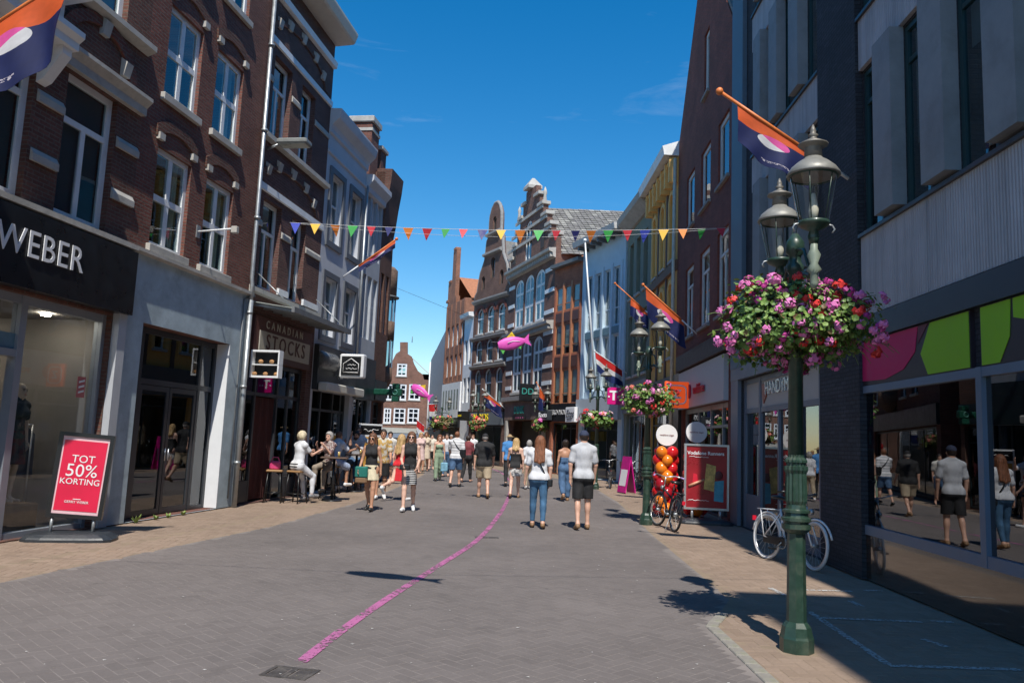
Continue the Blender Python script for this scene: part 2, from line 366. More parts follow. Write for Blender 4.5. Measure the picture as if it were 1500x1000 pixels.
def paver_mat(name, c0, c1, src, joint=False):
    m, nt, p = base_mat(name)
    if src == 'attr': a = nt.nodes.new('ShaderNodeAttribute'); a.attribute_name = 'tint'; t = a.outputs['Fac']
    else: t = nt.nodes.new('ShaderNodeObjectInfo').outputs['Random']
    v = nt.nodes.new('ShaderNodeNewGeometry').outputs['Position']
    c = mixrgb(nt, t, c0, c1); n0 = noise(nt, v, .35, 5, .6); n1 = noise(nt, v, 40, 4, .7); n2 = noise(nt, v, 2.2, 4, .7)
    c = mixrgb(nt, 1.0, c, ramp(nt, n0, .3, .7, .80, 1.14), 'MULTIPLY'); c = mixrgb(nt, 1.0, c, ramp(nt, n1, .3, .7, .9, 1.1), 'MULTIPLY')
    c = mixrgb(nt, ramp(nt, n2, .56, .74, 0, .4), c, tuple(x*.55 for x in c0))
    vo = nt.nodes.new('ShaderNodeTexVoronoi'); vo.inputs['Scale'].default_value = 1.7; nt.links.new(v, vo.inputs['Vector'])
    c = mixrgb(nt, ramp(nt, vo.outputs['Distance'], .03, .045, .55, 0), c, tuple(x*.4 for x in c0))
    nt.links.new(c, p.inputs['Base Color']); p.inputs['Roughness'].default_value = .82; bump(nt, n1, p, .35, .004); return m
RC0, RC1 = (.146, .126, .117), (.164, .142, .132)
SC0, SC1 = (.25, .18, .13), (.295, .215, .16)
joint_r = M('road_joint_sand', (.21, .183, .168), .9, .2, 3); joint_s = M('pavement_joint_sand', (.26, .195, .135), .9, .2, 3)
road = struct(strip('road', lambda y: le(y), lambda y: re_(y), YS, -.0016, joint_r))
wl = lambda y: -6.33+.1503*(y-13.22)-.2 if y < 30 else le(y)-4
pav_l = struct(strip('pavement_left', wl, lambda y: le(y), YS, -.0016, joint_s))
pav_r = struct(strip('pavement_right', lambda y: re_(y), lambda y: 6.3 if y < 36 else re_(y)+4.5, YS, -.0016, joint_s))

def herring(x0, x1, y0, y1, ang, wd=.1):
    c, s = math.cos(ang), math.sin(ang); cx, cy = (x0+x1)/2, (y0+y1)/2; rad = math.hypot(x1-x0, y1-y0)/2; n = int(rad/wd)+2
    I, J = np.meshgrid(np.arange(-n, n), np.arange(-n, n), indexing='ij'); v = (I-J) % 4
    out = []
    for val, du, dv, rot in ((0, 1.0, .5, 0), (3, .5, 1.0, 1)):
        k = v == val; u = (I[k]+du)*wd; w_ = (J[k]+dv)*wd; X = cx+u*c-w_*s; Y = cy+u*s+w_*c
        out.append(np.stack([X, Y, np.full(X.shape, ang+rot*math.pi/2)], 1))
    P = np.concatenate(out); return P[(P[:, 0] > x0) & (P[:, 0] < x1) & (P[:, 1] > y0) & (P[:, 1] < y1)]
def runbond(x0, x1, y0, y1, L=.2, W_=.1, ang=0.0):
    out = []; nr = int((y1-y0)/W_)
    for r in range(nr):
        xs = np.arange(x0+(L/2 if r % 2 else 0), x1, L); out.append(np.stack([xs, np.full(xs.shape, y0+(r+.5)*W_), np.zeros(xs.shape)], 1))
    return np.concatenate(out)
def pavers(name, P, mat, parent, L=.196, W_=.096, hz=.0008, d=.02):
    n = len(P); c, s = np.cos(P[:, 2]), np.sin(P[:, 2]); z = np.clip(RNG.normal(0, hz, n), -.0007, .002); tx = RNG.normal(0, .0035, n); ty = RNG.normal(0, .0035, n)
    b = .003; loc = [(-L/2+b, -W_/2+b), (L/2-b, -W_/2+b), (L/2-b, W_/2-b), (-L/2+b, W_/2-b)]; lo2 = [(-L/2, -W_/2), (L/2, -W_/2), (L/2, W_/2), (-L/2, W_/2)]
    V = np.empty((n, 8, 3), 'f')
    for i in range(4):
        for k, (lx, ly), dz in ((i, loc[i], 0), (4+i, lo2[i], -.004)):
            V[:, k, 0] = P[:, 0]+lx*c-ly*s; V[:, k, 1] = P[:, 1]+lx*s+ly*c; V[:, k, 2] = z+lx*tx+ly*ty+dz
    V[:, 4:, 2] -= .002
    F = np.array([(0,1,2,3),(4,5,1,0),(5,6,2,1),(6,7,3,2),(7,4,0,3)]); base = (np.arange(n)*8)[:, None, None]; Q = (F[None]+base).reshape(-1, 4)
    me = bpy.data.meshes.new(name); me.vertices.add(n*8); me.vertices.foreach_set('co', V.ravel()); me.loops.add(len(Q)*4); me.loops.foreach_set('vertex_index', Q.ravel().astype('i'))
    me.polygons.add(len(Q)); me.polygons.foreach_set('loop_start', np.arange(0, len(Q)*4, 4, dtype='i')); me.update(calc_edges=True); me.validate(); sf_ = me.attributes.new('sharp_face', 'BOOLEAN', 'FACE'); sf_.data.foreach_set('value', np.ones(len(Q), bool))
    a = me.attributes.new('tint', 'FLOAT', 'FACE'); a.data.foreach_set('value', np.repeat(RNG.random(n), 5).astype('f')); me.materials.append(mat)
    o = link(name, me, parent); return o
yl = np.array([a for a, b in LE]); LX = np.array([b for a, b in LE]); yr = np.array([a for a, b in RE]); RX = np.array([b for a, b in RE])
P = herring(-6.2, 4.0, 4.2, 46, R(45)); lx = np.interp(P[:, 1], yl, LX); rx = np.interp(P[:, 1], yr, RX)
P = P[(P[:, 0] > lx+.05) & (P[:, 0] < rx-.06)]
# the pavers that show largest are single pieces, the rest one mesh
infr = (P[:, 1] > 5.5) & (np.abs(P[:, 0]) < P[:, 1]*.66) & (np.hypot(P[:, 0]+1.33, P[:, 1]-5.8) > .5)
order = np.argsort(np.where(infr, P[:, 1]+np.abs(P[:, 0])*.15, 1e9)); near, rest = P[order[:300]], P[order[300:]]
tag(pavers('paver_field', rest, paver_mat('road_paver', RC0, RC1, 'attr'), road), kind='stuff')
pm = MB().bevbox(-.098, .098, -.048, .048, -.03, 0, .003).mesh('paver', paver_mat('road_paver_single', RC0, RC1, 'obj'))
for x, y, a in near:
    o = link('paver', pm, road); o.location = (x, y, float(np.clip(RNG.normal(0, .0008), -.0006, .0015))); o.rotation_euler = (RNG.normal(0, .0035), RNG.normal(0, .0035), a)
spm = paver_mat('pavement_paver', SC0, SC1, 'attr')
P = herring(-9, -3, 4.5, 34, R(8)); lx = np.interp(P[:, 1], yl, LX); wx = np.array([wl(y) for y in P[:, 1]]); Pl = P[(P[:, 0] < lx-.04) & (P[:, 0] > wx)]
lo = lx[(P[:, 0] < lx-.04) & (P[:, 0] > wx)]; gut = np.abs(Pl[:, 0]-(lo-.72)) < .07
tag(pavers('paver_field', Pl[~gut], spm, pav_l), kind='stuff')
P = herring(1.5, 6, 4.2, 36, R(2)); rx = np.interp(P[:, 1], yr, RX); P = P[(P[:, 0] > rx+.1) & (P[:, 0] < 5.6)]
P = P[np.hypot(P[:, 0]-2.48, P[:, 1]-6.8) > .2]
tag(pavers('paver_field', P, spm, pav_r), kind='stuff')
# gutter stones in the left pavement and edging stones on the right
gst = M('gutter_stone', (.20, .165, .13), .85, .3, 6, .3); est = M('edging_stone', (.27, .25, .215), .85, .3, 7, .3, dirt=((.16, .17, .09), 5.0, .7))
gme = MB().bevbox(-.07, .07, -.145, .145, -.04, 0, .006).mesh('gutter_stone', gst); eme = MB().bevbox(-.055, .055, -.115, .115, -.05, .012, .008).mesh('edging_stone', est)
y = 7.2
while y < 26:
    o = link('gutter_stone', gme, pav_l); o.location = (le(y)-.72, y, -.004); dx = le(y+.15)-le(y-.15); o.rotation_euler[2] = -math.atan2(dx, .3); y += .3
y = 5.0
while y < 8.3:
    o = link('edging_stone', eme, pav_r); dx = re_(y+.1)-re_(y-.1); o.location = (re_(y)+.045, y, 0.0 if y < 8.2 else -.008); o.rotation_euler[2] = -math.atan2(dx, .2); y += .24*math.cos(math.atan2(dx, .2))
# pink painted line, worn
pk, pnt, pp = base_mat('pink_road_paint'); v = texco(pnt); n1 = noise(pnt, v, 26, 6, .75); n2 = noise(pnt, v, 3, 4, .6)
pnt.links.new(mixrgb(pnt, ramp(pnt, n2, .3, .7), (.46, .13, .30), (.36, .14, .26)), pp.inputs['Base Color']); pp.inputs['Roughness'].default_value = .7
al = pnt.nodes.new('ShaderNodeMath'); al.operation = 'ADD'; pnt.links.new(n1, al.inputs[0]); pnt.links.new(ramp(pnt, n2, .3, .75, .09, -.15), al.inputs[1]); pnt.links.new(ramp(pnt, al.outputs[0], .42, .47), pp.inputs['Alpha'])
PL = [(440,970),(505,920),(570,875),(640,830),(700,790),(728,758),(741,737),(748,716),(745,702),(730,690),(700,680)]
g = [gp(*p) for p in PL]; pts = []
for i in range(len(g)-1):
    p0, p1, p2, p3 = g[max(i-1,0)], g[i], g[i+1], g[min(i+2,len(g)-1)]
    for k in range(8):
        t = k/8; pts.append(.5*((2*p1)+(p2-p0)*t+(2*p0-5*p1+4*p2-p3)*t*t+(3*p1-p0-3*p2+p3)*t**3))
mb = MB(); vs = []
for i, p in enumerate(pts):
    t = (pts[min(i+1, len(pts)-1)]-pts[max(0, i-1)]).normalized(); nrm = Vector((t.y, -t.x, 0)); hw = .047
    vs += [tuple(p-nrm*hw+Vector((0,0,.0055))), tuple(p+nrm*hw+Vector((0,0,.0055)))]
mb.add(vs, [(2*i, 2*i+1, 2*i+3, 2*i+2) for i in range(len(pts)-1)])
struct(mb.obj('painted_line', pk))
# white bay markings on the right pavement
wpm, pnt, pp = base_mat('white_road_paint'); n1 = noise(pnt, texco(pnt), 30, 5, .7); pp.inputs['Base Color'].default_value = (.55, .55, .53, 1); pnt.links.new(ramp(pnt, n1, .44, .52), pp.inputs['Alpha'])
mb = MB()
def gline(a, b, w_=.07):
    a, b = gp(*a), gp(*b); t = (b-a).normalized(); nn = Vector((t.y, -t.x, 0))*w_/2; z = Vector((0, 0, .0065)); mb.add([a-nn+z, a+nn+z, b+nn+z, b-nn+z], [(0, 1, 2, 3)])
for a, b in [((1128,861),(1150,872)),((1186,896),(1302,974)),((1302,975),(1495,981)),((1180,864),(1248,866)),((1266,865),(1292,865)),((1205,905),(1350,911)),((1365,910),(1395,911)),((1352,936),(1388,948)),((1245,880),(1262,888))]: gline(a, b)
struct(mb.obj('bay_marking', wpm))
# drains
iron = M('cast_iron', (.075, .065, .058), .6, .4, 12, .4, dirt=((.17, .15, .13), 9.0, .7))
def drain(name, label, c, rz, sx, sy, nb):
    r_ = empty(name, c, rz, label, 'drain cover')
    f = MB(); f.box(-sx, sx, -sy, -sy+.03, -.02, .006); f.box(-sx, sx, sy-.03, sy, -.02, .006); f.box(-sx, -sx+.03, -sy+.03, sy-.03, -.02, .006); f.box(sx-.03, sx, -sy+.03, sy-.03, -.02, .006); f.box(-.02, .02, -sy+.03, sy-.03, -.02, .0055); f.obj('rim', iron, r_)
    MB().box(-sx+.03, sx-.03, -sy+.03, sy-.03, -.03, -.006).obj('pit', BLACKP, r_)
    for s_ in (-1, 1):
        for k in range(nb):
            yy = -sy+.05+(2*sy-.1)*k/(nb-1); MB().box(.035 if s_ > 0 else -sx+.04, sx-.04 if s_ > 0 else -.035, yy-.011, yy+.011, -.02, .003).obj('bar', iron, r_)
    return r_
drain('drain_cover', 'dark cast iron drain cover at the near end of the pink line', gp(425, 985), R(-12), .17, .12, 7)
drain('drain_cover', 'small dark grate crossed by the pink line in mid street', gp(713, 787), R(4), .2, .1, 5)
# specks of litter on the road
mb = MB()
for k in range(90):
    y = 5.6+14*random.random()**1.6; x = -4+6*random.random()
    if x < le(y)+.1 or x > re_(y)-.1: continue
    s_ = random.uniform(.006, .02); a = random.random()*3; mb.add([(x+s_*math.cos(a+i*1.57), y+s_*math.sin(a+i*1.57)*.6, .004+.002*(i % 2)) for i in range(4)], [(0,1,2,3)])
tag(mb.obj('litter', M('paper_litter', (.6, .58, .55), .8)), kind='stuff')
def scribble(parent, pts, mat, r, amp):     # lettering too blurred to read: uneven strokes in a row
    mb = MB(); rg = random.Random(len(pts))
    mb.tube([Vector(p)+Vector(amp)*rg.uniform(-1, 1) for p in pts], r, 4); return mb.obj('lettering', mat, parent)
# ================================================================== LEFT SIDE BUILDINGS
LA = Vector((-6.33, 13.22, 0)); LT = Vector((.1487, .989, 0)).normalized()
def lw(u): return LA+LT*u
B_DARK = brick('dark_brown_brick', (.11, .04, .028), (.165, .066, .046), (.14, .105, .08))
B_RED = brick('red_brown_brick', (.155, .046, .032), (.215, .075, .052), (.16, .115, .09))
B_BR3 = brick('plum_brick', (.11, .042, .035), (.16, .066, .054), (.14, .105, .085))
PLASTER = M('grey_blue_plaster', (.40, .49, .54), .85, .22, 2, .3, dirt=((.25, .30, .33), 1.6, .8))
WPLAST = M('pale_plaster', (.52, .54, .58), .8, .1, 2, .15, dirt=((.3, .3, .32), 1.0, .5))
# ---- clothing shop at the left edge
b = Bld('shop_building', 'dark brick building with black lettered fascia and white stone window bands', lw(-9), lw(-.5)); o = 9.0
L1 = b
wins = [(-2.25, -1.12, 4.62, 6.78), (-4.0, -2.86, 4.62, 6.78), (-6.2, -5.0, 4.62, 6.78), (-2.25, -1.12, 8.05, 10.4), (-4.0, -2.86, 8.05, 10.4)]
holes = [rect(u0+o, u1+o, z0, z1) for u0, u1, z0, z1 in wins]+[rect(-5.6+o, -.72+o, 0.0, 3.36)]
holes[-1] = rect(-5.6+o, -.72+o, .02, 3.36)
b.wall(B_DARK, 14.5, holes=holes)
for u0, u1, z0, z1 in wins: b.window(u0+o, u1+o, z0, z1, cols=(.5,), rows=(.68,), toprow=True, fw=.1, mw=.09, y=.1, blind=(M('teal_blind', (.05, .11, .13), .8, .1, 2), .02))
# stone work
b.band('string_course', STONE, [(0, 7.86), (.16, 7.93), (.16, 8.02), (0, 8.05)])
for u0, u1 in ((-2.42, -.52),): b.band('lintel', STONE, [(0, 6.79), (.1, 6.79), (.1, 6.92), (.2, 7.02), (.2, 7.08), (0, 7.12)], u0+o, u1+o)
b.band('sill_course', STONE, [(0, 4.46), (.2, 4.48), (.2, 4.56), (0, 4.6)])
for u0, u1 in ((-2.8, -2.29), (-1.08, -.53), (-4.7, -4.06)):
    for z in (6.05, 5.2): b.band('stone_block', STONE, [(.001, z), (.05, z), (.05, z+.1), (.001, z+.18)], u0+o, u1+o)
# projecting white bay cornice over the first window
b.band('bay_cornice', WHITE, [(0, 6.8), (.42, 6.84), (.42, 6.95), (.5, 7.02), (.5, 7.1), (.12, 7.14), (.12, 7.55), (.55, 7.6), (.6, 7.72), (0, 7.78)], -4.3+o, -2.62+o)
for uu in (-4.2, -2.85): b.band('console', WHITE, [(0, 6.3), (.1, 6.35), (.36, 6.72), (.36, 6.84), (0, 6.86)], uu+o, uu+.18+o)
# blind arch with white key blocks
for zz, (c0, rr) in (((7.12), (-1.68, .72)),):
    mb = MB(); n = 14
    for k in range(n):
        a0, a1 = math.pi*k/n, math.pi*(k+1)/n; P4 = [(c0+o+math.cos(a)*r_, zz+math.sin(a)*r_*.85) for r_, a in ((rr, a0), (rr+.2, a0), (rr+.2, a1), (rr, a1))]
        mb.poly(P4, -.05, -.001)
    mb.obj('brick_arch', B_RED, b.root)
for u, z in ((-1.65, 7.62), (-1.08, 7.22)): b.band('key_block', STONE, [(.002, z), (.07, z), (.12, z+.22), (.002, z+.3)], u-.08+o, u+.08+o)
b.box('side_pillar', M('pillar_grey', (.42, .44, .47), .6, .08, 3), -.70+o, -.505+o, .002, .12, .02, 3.4)
fas = b.box('fascia', BLACKP, -5.8+o, -.5+o, .002, .2, 3.4, 4.44)
text(fas, 'GERRY WEBER', .53, (-3.48+o, -.215, 3.98), M('sign_white', (.75, .76, .78), .4, .03), .014, space=1.08, sx=.92)
SHF = M('silver_shopfront', (.30, .33, .37), .4, .08, 3, metal=.3)
sf = MB(); u0, u1 = -5.6+o, -.72+o
for uu, w_ in ((-.80, .1), (-2.5, .12), (-3.75, .1), (-5.6, .1)): sf.box(uu+o-w_*.0, uu+o+w_, .1, .24, .02, 3.36)
sf.box(u0+.1, -.8+o, .11, .23, 3.24, 3.36); sf.box(-3.65+o, -2.5+o, .11, .23, 2.5, 2.6); sf.box(-2.38+o, -.8+o, .11, .23, .02, .1); sf.box(-5.5+o, -3.75+o, .11, .23, .02, .1)
sfo = sf.obj('shopfront', SHF, b.root)
for a, c, z0, z1 in ((-2.38, -.8, .1, 3.24), (-3.65, -2.5, 2.6, 3.24), (-5.5, -3.75, .1, 3.24)): MB().box(a+o, c+o, .16, .175, z0, z1).obj('pane', CLEARSHOP, sfo)
MB().box(-3.65+o, -2.5+o, .15, .156, 2.6, 2.82).obj('window_film', M('blue_film', (.12, .22, .28), .4), sfo)
dr = MB(); dr.box(-3.62+o, -3.54+o, .3, .36, .03, 2.46); dr.box(-2.62+o, -2.54+o, .3, .36, .03, 2.46); dr.box(-3.54+o, -2.62+o, .3, .36, 2.36, 2.46); dr.box(-3.54+o, -2.62+o, .3, .36, .03, .14); d_ = dr.obj('door', DARKFR, b.root)
MB().box(-3.54+o, -2.62+o, .325, .335, .14, 2.36).obj('pane', SHOPGLASS, d_); MB().tube([(-2.68+o, .26, .9), (-2.68+o, .26, 1.4)], .012).obj('handle', ALU, d_)
b.room(-5.6+o, -.56+o, 3.3, 6.0, INTER)
for u, y in ((-1.25, .75), (-1.3, 2.6), (-3.2, 1.6)): MB().lathe([(.07, 0), (.07, .02)], 12, (u+o, y, 3.26)).obj('downlight', emis('downlight_glow', (1, .9, .75), 85) if 'downlight_glow' not in MATS else MATS['downlight_glow'], b.root)
st_ = MB().poly(rect(-1.16+o, -.98+o, 2.02, 2.34), .15, .155).obj('sale_sticker', M('dull_pink_print', (.45, .12, .12), .5), sfo)
for k in range(3): MB().poly([(-1.13+o, 2.08+.08*k), (-1.01+o, 2.11+.08*k), (-1.01+o, 2.14+.08*k), (-1.13+o, 2.11+.08*k)], .144, .149).obj('stripe', WHITEP, st_)
rk = empty('clothes_rail', b.W(-.95+o, .02, -1.0), b.root.rotation_euler[2], 'clothes rail with dark garments inside the left shop window', 'clothes rail')
for y_ in (0, 1.5): MB().tube([(0, y_, 0), (0, y_, 1.55)], .015, 6).obj('post', ALU, rk)
MB().tube([(0, 0, 1.55), (0, 1.5, 1.55)], .015, 6).obj('rail', ALU, rk)
for k in range(11):
    c_ = random.choice(((.05, .05, .07), (.3, .06, .07), (.35, .33, .3), (.08, .1, .14))); y_ = .08+k*.132; MB().poly([(-.2, .75+.05*(k % 3)), (.2, .72+.05*(k % 3)), (.17, 1.4), (.03, 1.5), (-.03, 1.5), (-.17, 1.4)], y_, y_+.05).obj('garment', M('garment_%d' % int(c_[0]*100), c_, .85), rk)
mb = MB(); mb.bevbox(-2.3+o, -1.25+o, .5, 1.3, .02, .42, .02); mb.obj('display_plinth', M('oak_display', (.28, .17, .09), .6, .3, 3), b.root)
# ---- brick house with plaster ground floor
b = Bld('shop_building', 'red brown brick house with grey blue plastered ground floor and white cross windows', lw(-.5), lw(3.7)); o = .5; L2 = b
W2 = [(.03, 1.1, 7.45, 9.15), (1.65, 2.7, 7.45, 9.15), (.03, 1.1, 4.73, 6.5), (1.65, 2.7, 4.73, 6.5), (.03, 1.1, 10.3, 12.0), (1.65, 2.7, 10.3, 12.0)]
b.wall(B_RED, 14.0, holes=[rect(u0+o, u1+o, z0, z1) for u0, u1, z0, z1 in W2]+[rect(.06+o, 3.05+o, .02, 3.37)])
for i, (u0, u1, z0, z1) in enumerate(W2):
    b.window(u0+o, u1+o, z0, z1, cols=(.5,), rows=(.5,), fw=.09, mw=.11, y=.07, sill=.13, curtain=i in (2, 3, 1), dep=.08)
    # relieving arch
    mb = MB(); n = 10; c0 = (u0+u1)/2+o; hw = (u1-u0)/2+.1
    for k in range(n):
        t0, t1 = -1+2*k/n, -1+2*(k+1)/n; f = lambda t: z1+.16+.2*(1-t*t)
        mb.poly([(c0+hw*t0, f(t0)), (c0+hw*t1, f(t1)), (c0+hw*t1*1.03, f(t1)+.2), (c0+hw*t0*1.03, f(t0)+.2)], -.035, -.001)
    mb.obj('brick_arch', B_DARK, b.root)
    for s_ in (0, 1): b.box('corbel', STONE, (u0 if s_ == 0 else u1)+o-.08, (u0 if s_ == 0 else u1)+o+.08, .001, .07, z1+.1, z1+.22)
pl = MB().poly(rect(.004, b.L-.004, .02, 4.5), -.03, -.002, [rect(.06+o, 3.05+o, .021, 3.37)]); pl.obj('plaster_front', PLASTER, b.root)
b.band('sill_course', STONE, [(.03, 4.5), (.14, 4.52), (.14, 4.58), (.0, 4.62)])
for u in (.06+o, ): pass
rv = MB(); rv.box(3.03+o, 3.05+o-.001, -.03, .3, .03, 3.36); rv.obj('reveal', M('white_reveal', (.72, .74, .76), .6, .05), b.root)
sf = MB(); cols = [.09, .45, 2.5, 2.98]
for uu in (.07, .47, 2.42, 2.95): sf.box(uu+o, uu+.08+o, .24, .32, .03, 3.36)
sf.box(.15+o, 2.95+o, .245, .315, 2.36, 2.46); sf.box(.15+o, 2.95+o, .245, .315, 3.26, 3.36); sf.box(.15+o, .47+o, .245, .315, .03, .1); sf.box(2.5+o, 2.95+o, .245, .315, .03, .1)
sfo = sf.obj('shopfront', DARKFR, b.root)
for a, c in ((.15, .47), (.55, 2.42), (2.5, 2.95)):
    MB().box(a+o, c+o, .275, .285, 2.46, 3.26).obj('pane', SHOPGLASS, sfo)
    if a != .55: MB().box(a+o, c+o, .275, .285, .1, 2.36).obj('pane', SHOPGLASS, sfo)
for a, c, hs_ in ((.56, 1.47, 1), (1.49, 2.41, 0)):
    d = MB(); d.box(a+o, a+.08+o, .25, .3, .04, 2.35); d.box(c-.08+o, c+o, .25, .3, .04, 2.35); d.box(a+.08+o, c-.08+o, .25, .3, 2.26, 2.35); d.box(a+.08+o, c-.08+o, .25, .3, .04, .14); d_ = d.obj('door', DARKFR, b.root)
    MB().box(a+.08+o, c-.08+o, .27, .28, .14, 2.26).obj('pane', SHOPGLASS, d_)
    hu = c-.04 if hs_ else a+.04; MB().tube([(hu+o, .2, 1.0), (hu+o, .2, 1.22)], .012).obj('handle', ALU, d_)
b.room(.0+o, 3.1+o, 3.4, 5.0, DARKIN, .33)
# downpipe between the houses
dpipe = empty('downpipe', lw(3.6), b.root.rotation_euler[2], 'tall grey galvanised downpipe between the plastered and the plum brick house', 'downpipe')
MB().tube([(0, -.12, .0), (0, -.12, 4.4)], .055, 10).obj('lower_pipe', STEEL, dpipe); MB().tube([(0, -.12, 4.4), (0, -.12, 4.75), (0, -.1, 4.9), (0, -.1, 13.6)], .045, 10).obj('upper_pipe', STEEL, dpipe)
for z in (.9, 2.5, 4.1, 6.2, 8.2, 10.2): MB().lathe([(.07, 0), (.07, .06)], 10, (0, -.11, z)).obj('clamp', STEEL, dpipe)
MB().tube([(-.16, -.05, .2), (-.16, -.05, 4.4), (.3, -.05, 4.55)], .018, 6).obj('cable', LEAD, dpipe)
br = empty('wall_bracket', b.W(2.0, 5.35, 0), b.root.rotation_euler[2], 'thin white bracket arm on the brick wall under the curtained windows', 'bracket')
MB().tube([(0, 0, 0), (0, -.75, .06)], .018, 6).obj('arm', WHITE, br); MB().box(-.06, .06, -.02, -.001, -.12, .12).obj('plate', STEEL, br); MB().bevbox(-.05, .05, -.82, -.7, -.03, .1, .01).obj('end_block', STONE, br)
# ---- plum brick house with white keystones
b = Bld('shop_building', 'plum brick house with white keystones, glass canopy and cream lettered board', lw(3.7), lw(7.45)); o = -3.7; L3 = b
W3 = [(4.05, 5.0, 8.33, 10.25), (5.6, 6.43, 8.33, 10.25), (4.05, 5.0, 4.8, 6.85), (5.6, 6.43, 4.8, 6.85)]
b.wall(B_BR3, 12.3, holes=[rect(u0+o, u1+o, z0, z1) for u0, u1, z0, z1 in W3]+[rect(3.95+o, 7.1+o, .02, 3.2)])
for u0, u1, z0, z1 in W3: b.window(u0+o, u1+o, z0, z1, cols=(.5,), rows=(.66,), toprow=True, fw=.08, mw=.07, y=.14, blind=(M('grey_blind', (.16, .18, .2), .8, .1, 2), .5))
for z in (10.45, 6.98): b.band('stone_band', WHITE, [(0, z), (.05, z+.01), (.05, z+.16), (0, z+.17)])
b.band('sill_course', STONE, [(0, 8.14), (.14, 8.16), (.14, 8.27), (0, 8.31)]); b.band('sill_course', STONE, [(0, 4.62), (.12, 4.64), (.12, 4.74), (0, 4.78)])
for z in (9.55, 6.15):
    for u0, u1 in ((3.72, 4.02), (5.04, 5.56), (6.47, 7.43)): b.band('stone_block', STONE, [(.001, z), (.035, z), (.035, z+.1), (.001, z+.16)], u0+o, u1+o)
for u0, u1 in ((5.04, 5.56), (6.47, 7.43)): b.box('stone_block', WHITE, u0+o, u1+o, .001, .06, 4.8, 4.95)
for zb in (10.75, 7.25):
    for k in range(5):
        a = math.pi*(.14+.18*k); u = 5.4-1.45*math.cos(a); z = zb+.12+.55*math.sin(a)-.2
        b.band('key_block', STONE, [(.001, z), (.06, z), (.1, z+.2), (.001, z+.27)], u-.08+o, u+.08+o)
    mb = MB(); n = 16
    for k in range(n):
        a0, a1 = math.pi*k/n, math.pi*(k+1)/n; mb.poly([(5.4+o-math.cos(a)*r_, zb-.05+math.sin(a)*r_*.36) for r_, a in ((1.5, a0), (1.72, a0), (1.72, a1), (1.5, a1))], -.04, -.001)
    mb.obj('brick_arch', B_DARK, b.root)
b.band('cornice_strip', WHITE, [(0, 11.55), (.1, 11.57), (.12, 11.72), (0, 11.74)])
b.band('eave', M('cream_eave', (.55, .51, .44), .6, .1), [(0, 12.25), (.5, 12.28), (.55, 12.32), (.62, 12.52), (.62, 12.58), (-.5, 12.62), (-.5, 12.3)], 0, b.L+.05)
MB().box(.02, b.L-.02, .5, 7.9, 12.3, 12.62).obj('roof', ROOFT, b.root)
SIGNBR = M('brown_sign_board', (.09, .035, .03), .5, .15); CREAM = M('cream_board', (.42, .40, .34), .5, .08)
sg = b.box('sign_board', SIGNBR, 3.95+o, 7.12+o, .002, .08, 3.2, 4.15)
bd = MB().box(4.2+o, 6.98+o, -.1, -.081, 3.34, 3.84).obj('letter_board', CREAM, sg); text(bd, 'STOCKS', .5, (5.59+o, -.108, 3.6), SIGNBR, .012, space=1.35, sx=.95)
text(sg, 'CANADIAN', .26, (5.5+o, -.09, 4.0), CREAM, .012, space=1.75)
cp = MB(); cp.poly([(3.95+o, 0), (7.45+o, 0), (7.45+o, .07), (3.95+o, .07)], 0, 1); cp = MB()
cp.add([(3.85+o, -.05, 4.42), (7.42+o, -.05, 4.42), (7.42+o, -1.0, 4.3), (3.85+o, -1.0, 4.3)], [(0,1,2,3),(3,2,1,0)])
can = b.box('canopy', LEAD, 3.85+o, 7.42+o, .95, 1.02, 4.2, 4.32)
MB().add([(3.85+o, -.03, 4.43), (7.42+o, -.03, 4.43), (7.42+o, -.95, 4.3), (3.85+o, -.95, 4.3), (3.85+o, -.03, 4.415), (7.42+o, -.03, 4.415), (7.42+o, -.95, 4.285), (3.85+o, -.95, 4.285)], [(0,3,2,1),(4,5,6,7),(0,4,7,3),(1,2,6,5),(2,3,7,6)]).obj('canopy_glass', M('frosted_canopy_glass', (.42, .45, .42), .4, .2, 5), can)
for k in range(8): u = 3.9+o+k*.5; MB().add([(u, -.03, 4.41), (u+.04, -.03, 4.41), (u+.04, -.96, 4.28), (u, -.96, 4.28), (u, -.03, 4.34), (u+.04, -.03, 4.34), (u+.04, -.96, 4.21), (u, -.96, 4.21)], [(0,1,2,3),(7,6,5,4),(0,3,7,4),(1,5,6,2),(3,2,6,7),(0,4,5,1)]).obj('canopy_rib', STEEL, can)
for u in (3.95, 7.35): MB().tube([(u+o, -.9, 4.33), (u+o, -.02, 5.1)], .014, 6).obj('tie_rod', STEEL, can)
sf = MB()
for uu in (3.96, 4.6, 5.75, 6.35, 7.02): sf.box(uu+o, uu+.07+o, .12, .2, .03, 3.19)
sf.box(4.03+o, 7.02+o, .125, .195, 2.4, 2.48); sf.box(4.03+o, 7.02+o, .125, .195, 3.1, 3.19); sf.box(4.03+o, 4.6+o, .125, .195, .03, .5); sf.box(6.42+o, 7.02+o, .125, .195, .03, .5)
sfo = sf.obj('shopfront', DARKFR, b.root)
for a, c, z0, z1 in ((4.03, 4.6, .5, 2.4), (6.42, 7.02, .5, 2.4), (5.82, 6.35, .1, 2.4), (4.03, 4.6, 2.48, 3.1), (4.67, 5.75, 2.48, 3.1), (5.82, 6.35, 2.48, 3.1), (6.42, 7.02, 2.48, 3.1)): MB().box(a+o, c+o, .155, .165, z0, z1).obj('pane', SHOPGLASS, sfo)
mb = MB(); n = 36; vs = []
for k in range(n+1): u = 4.68+o+1.06*k/n; yy = .2+.03*math.sin(k*1.9); vs += [(u, yy, .06), (u, yy, 2.38)]
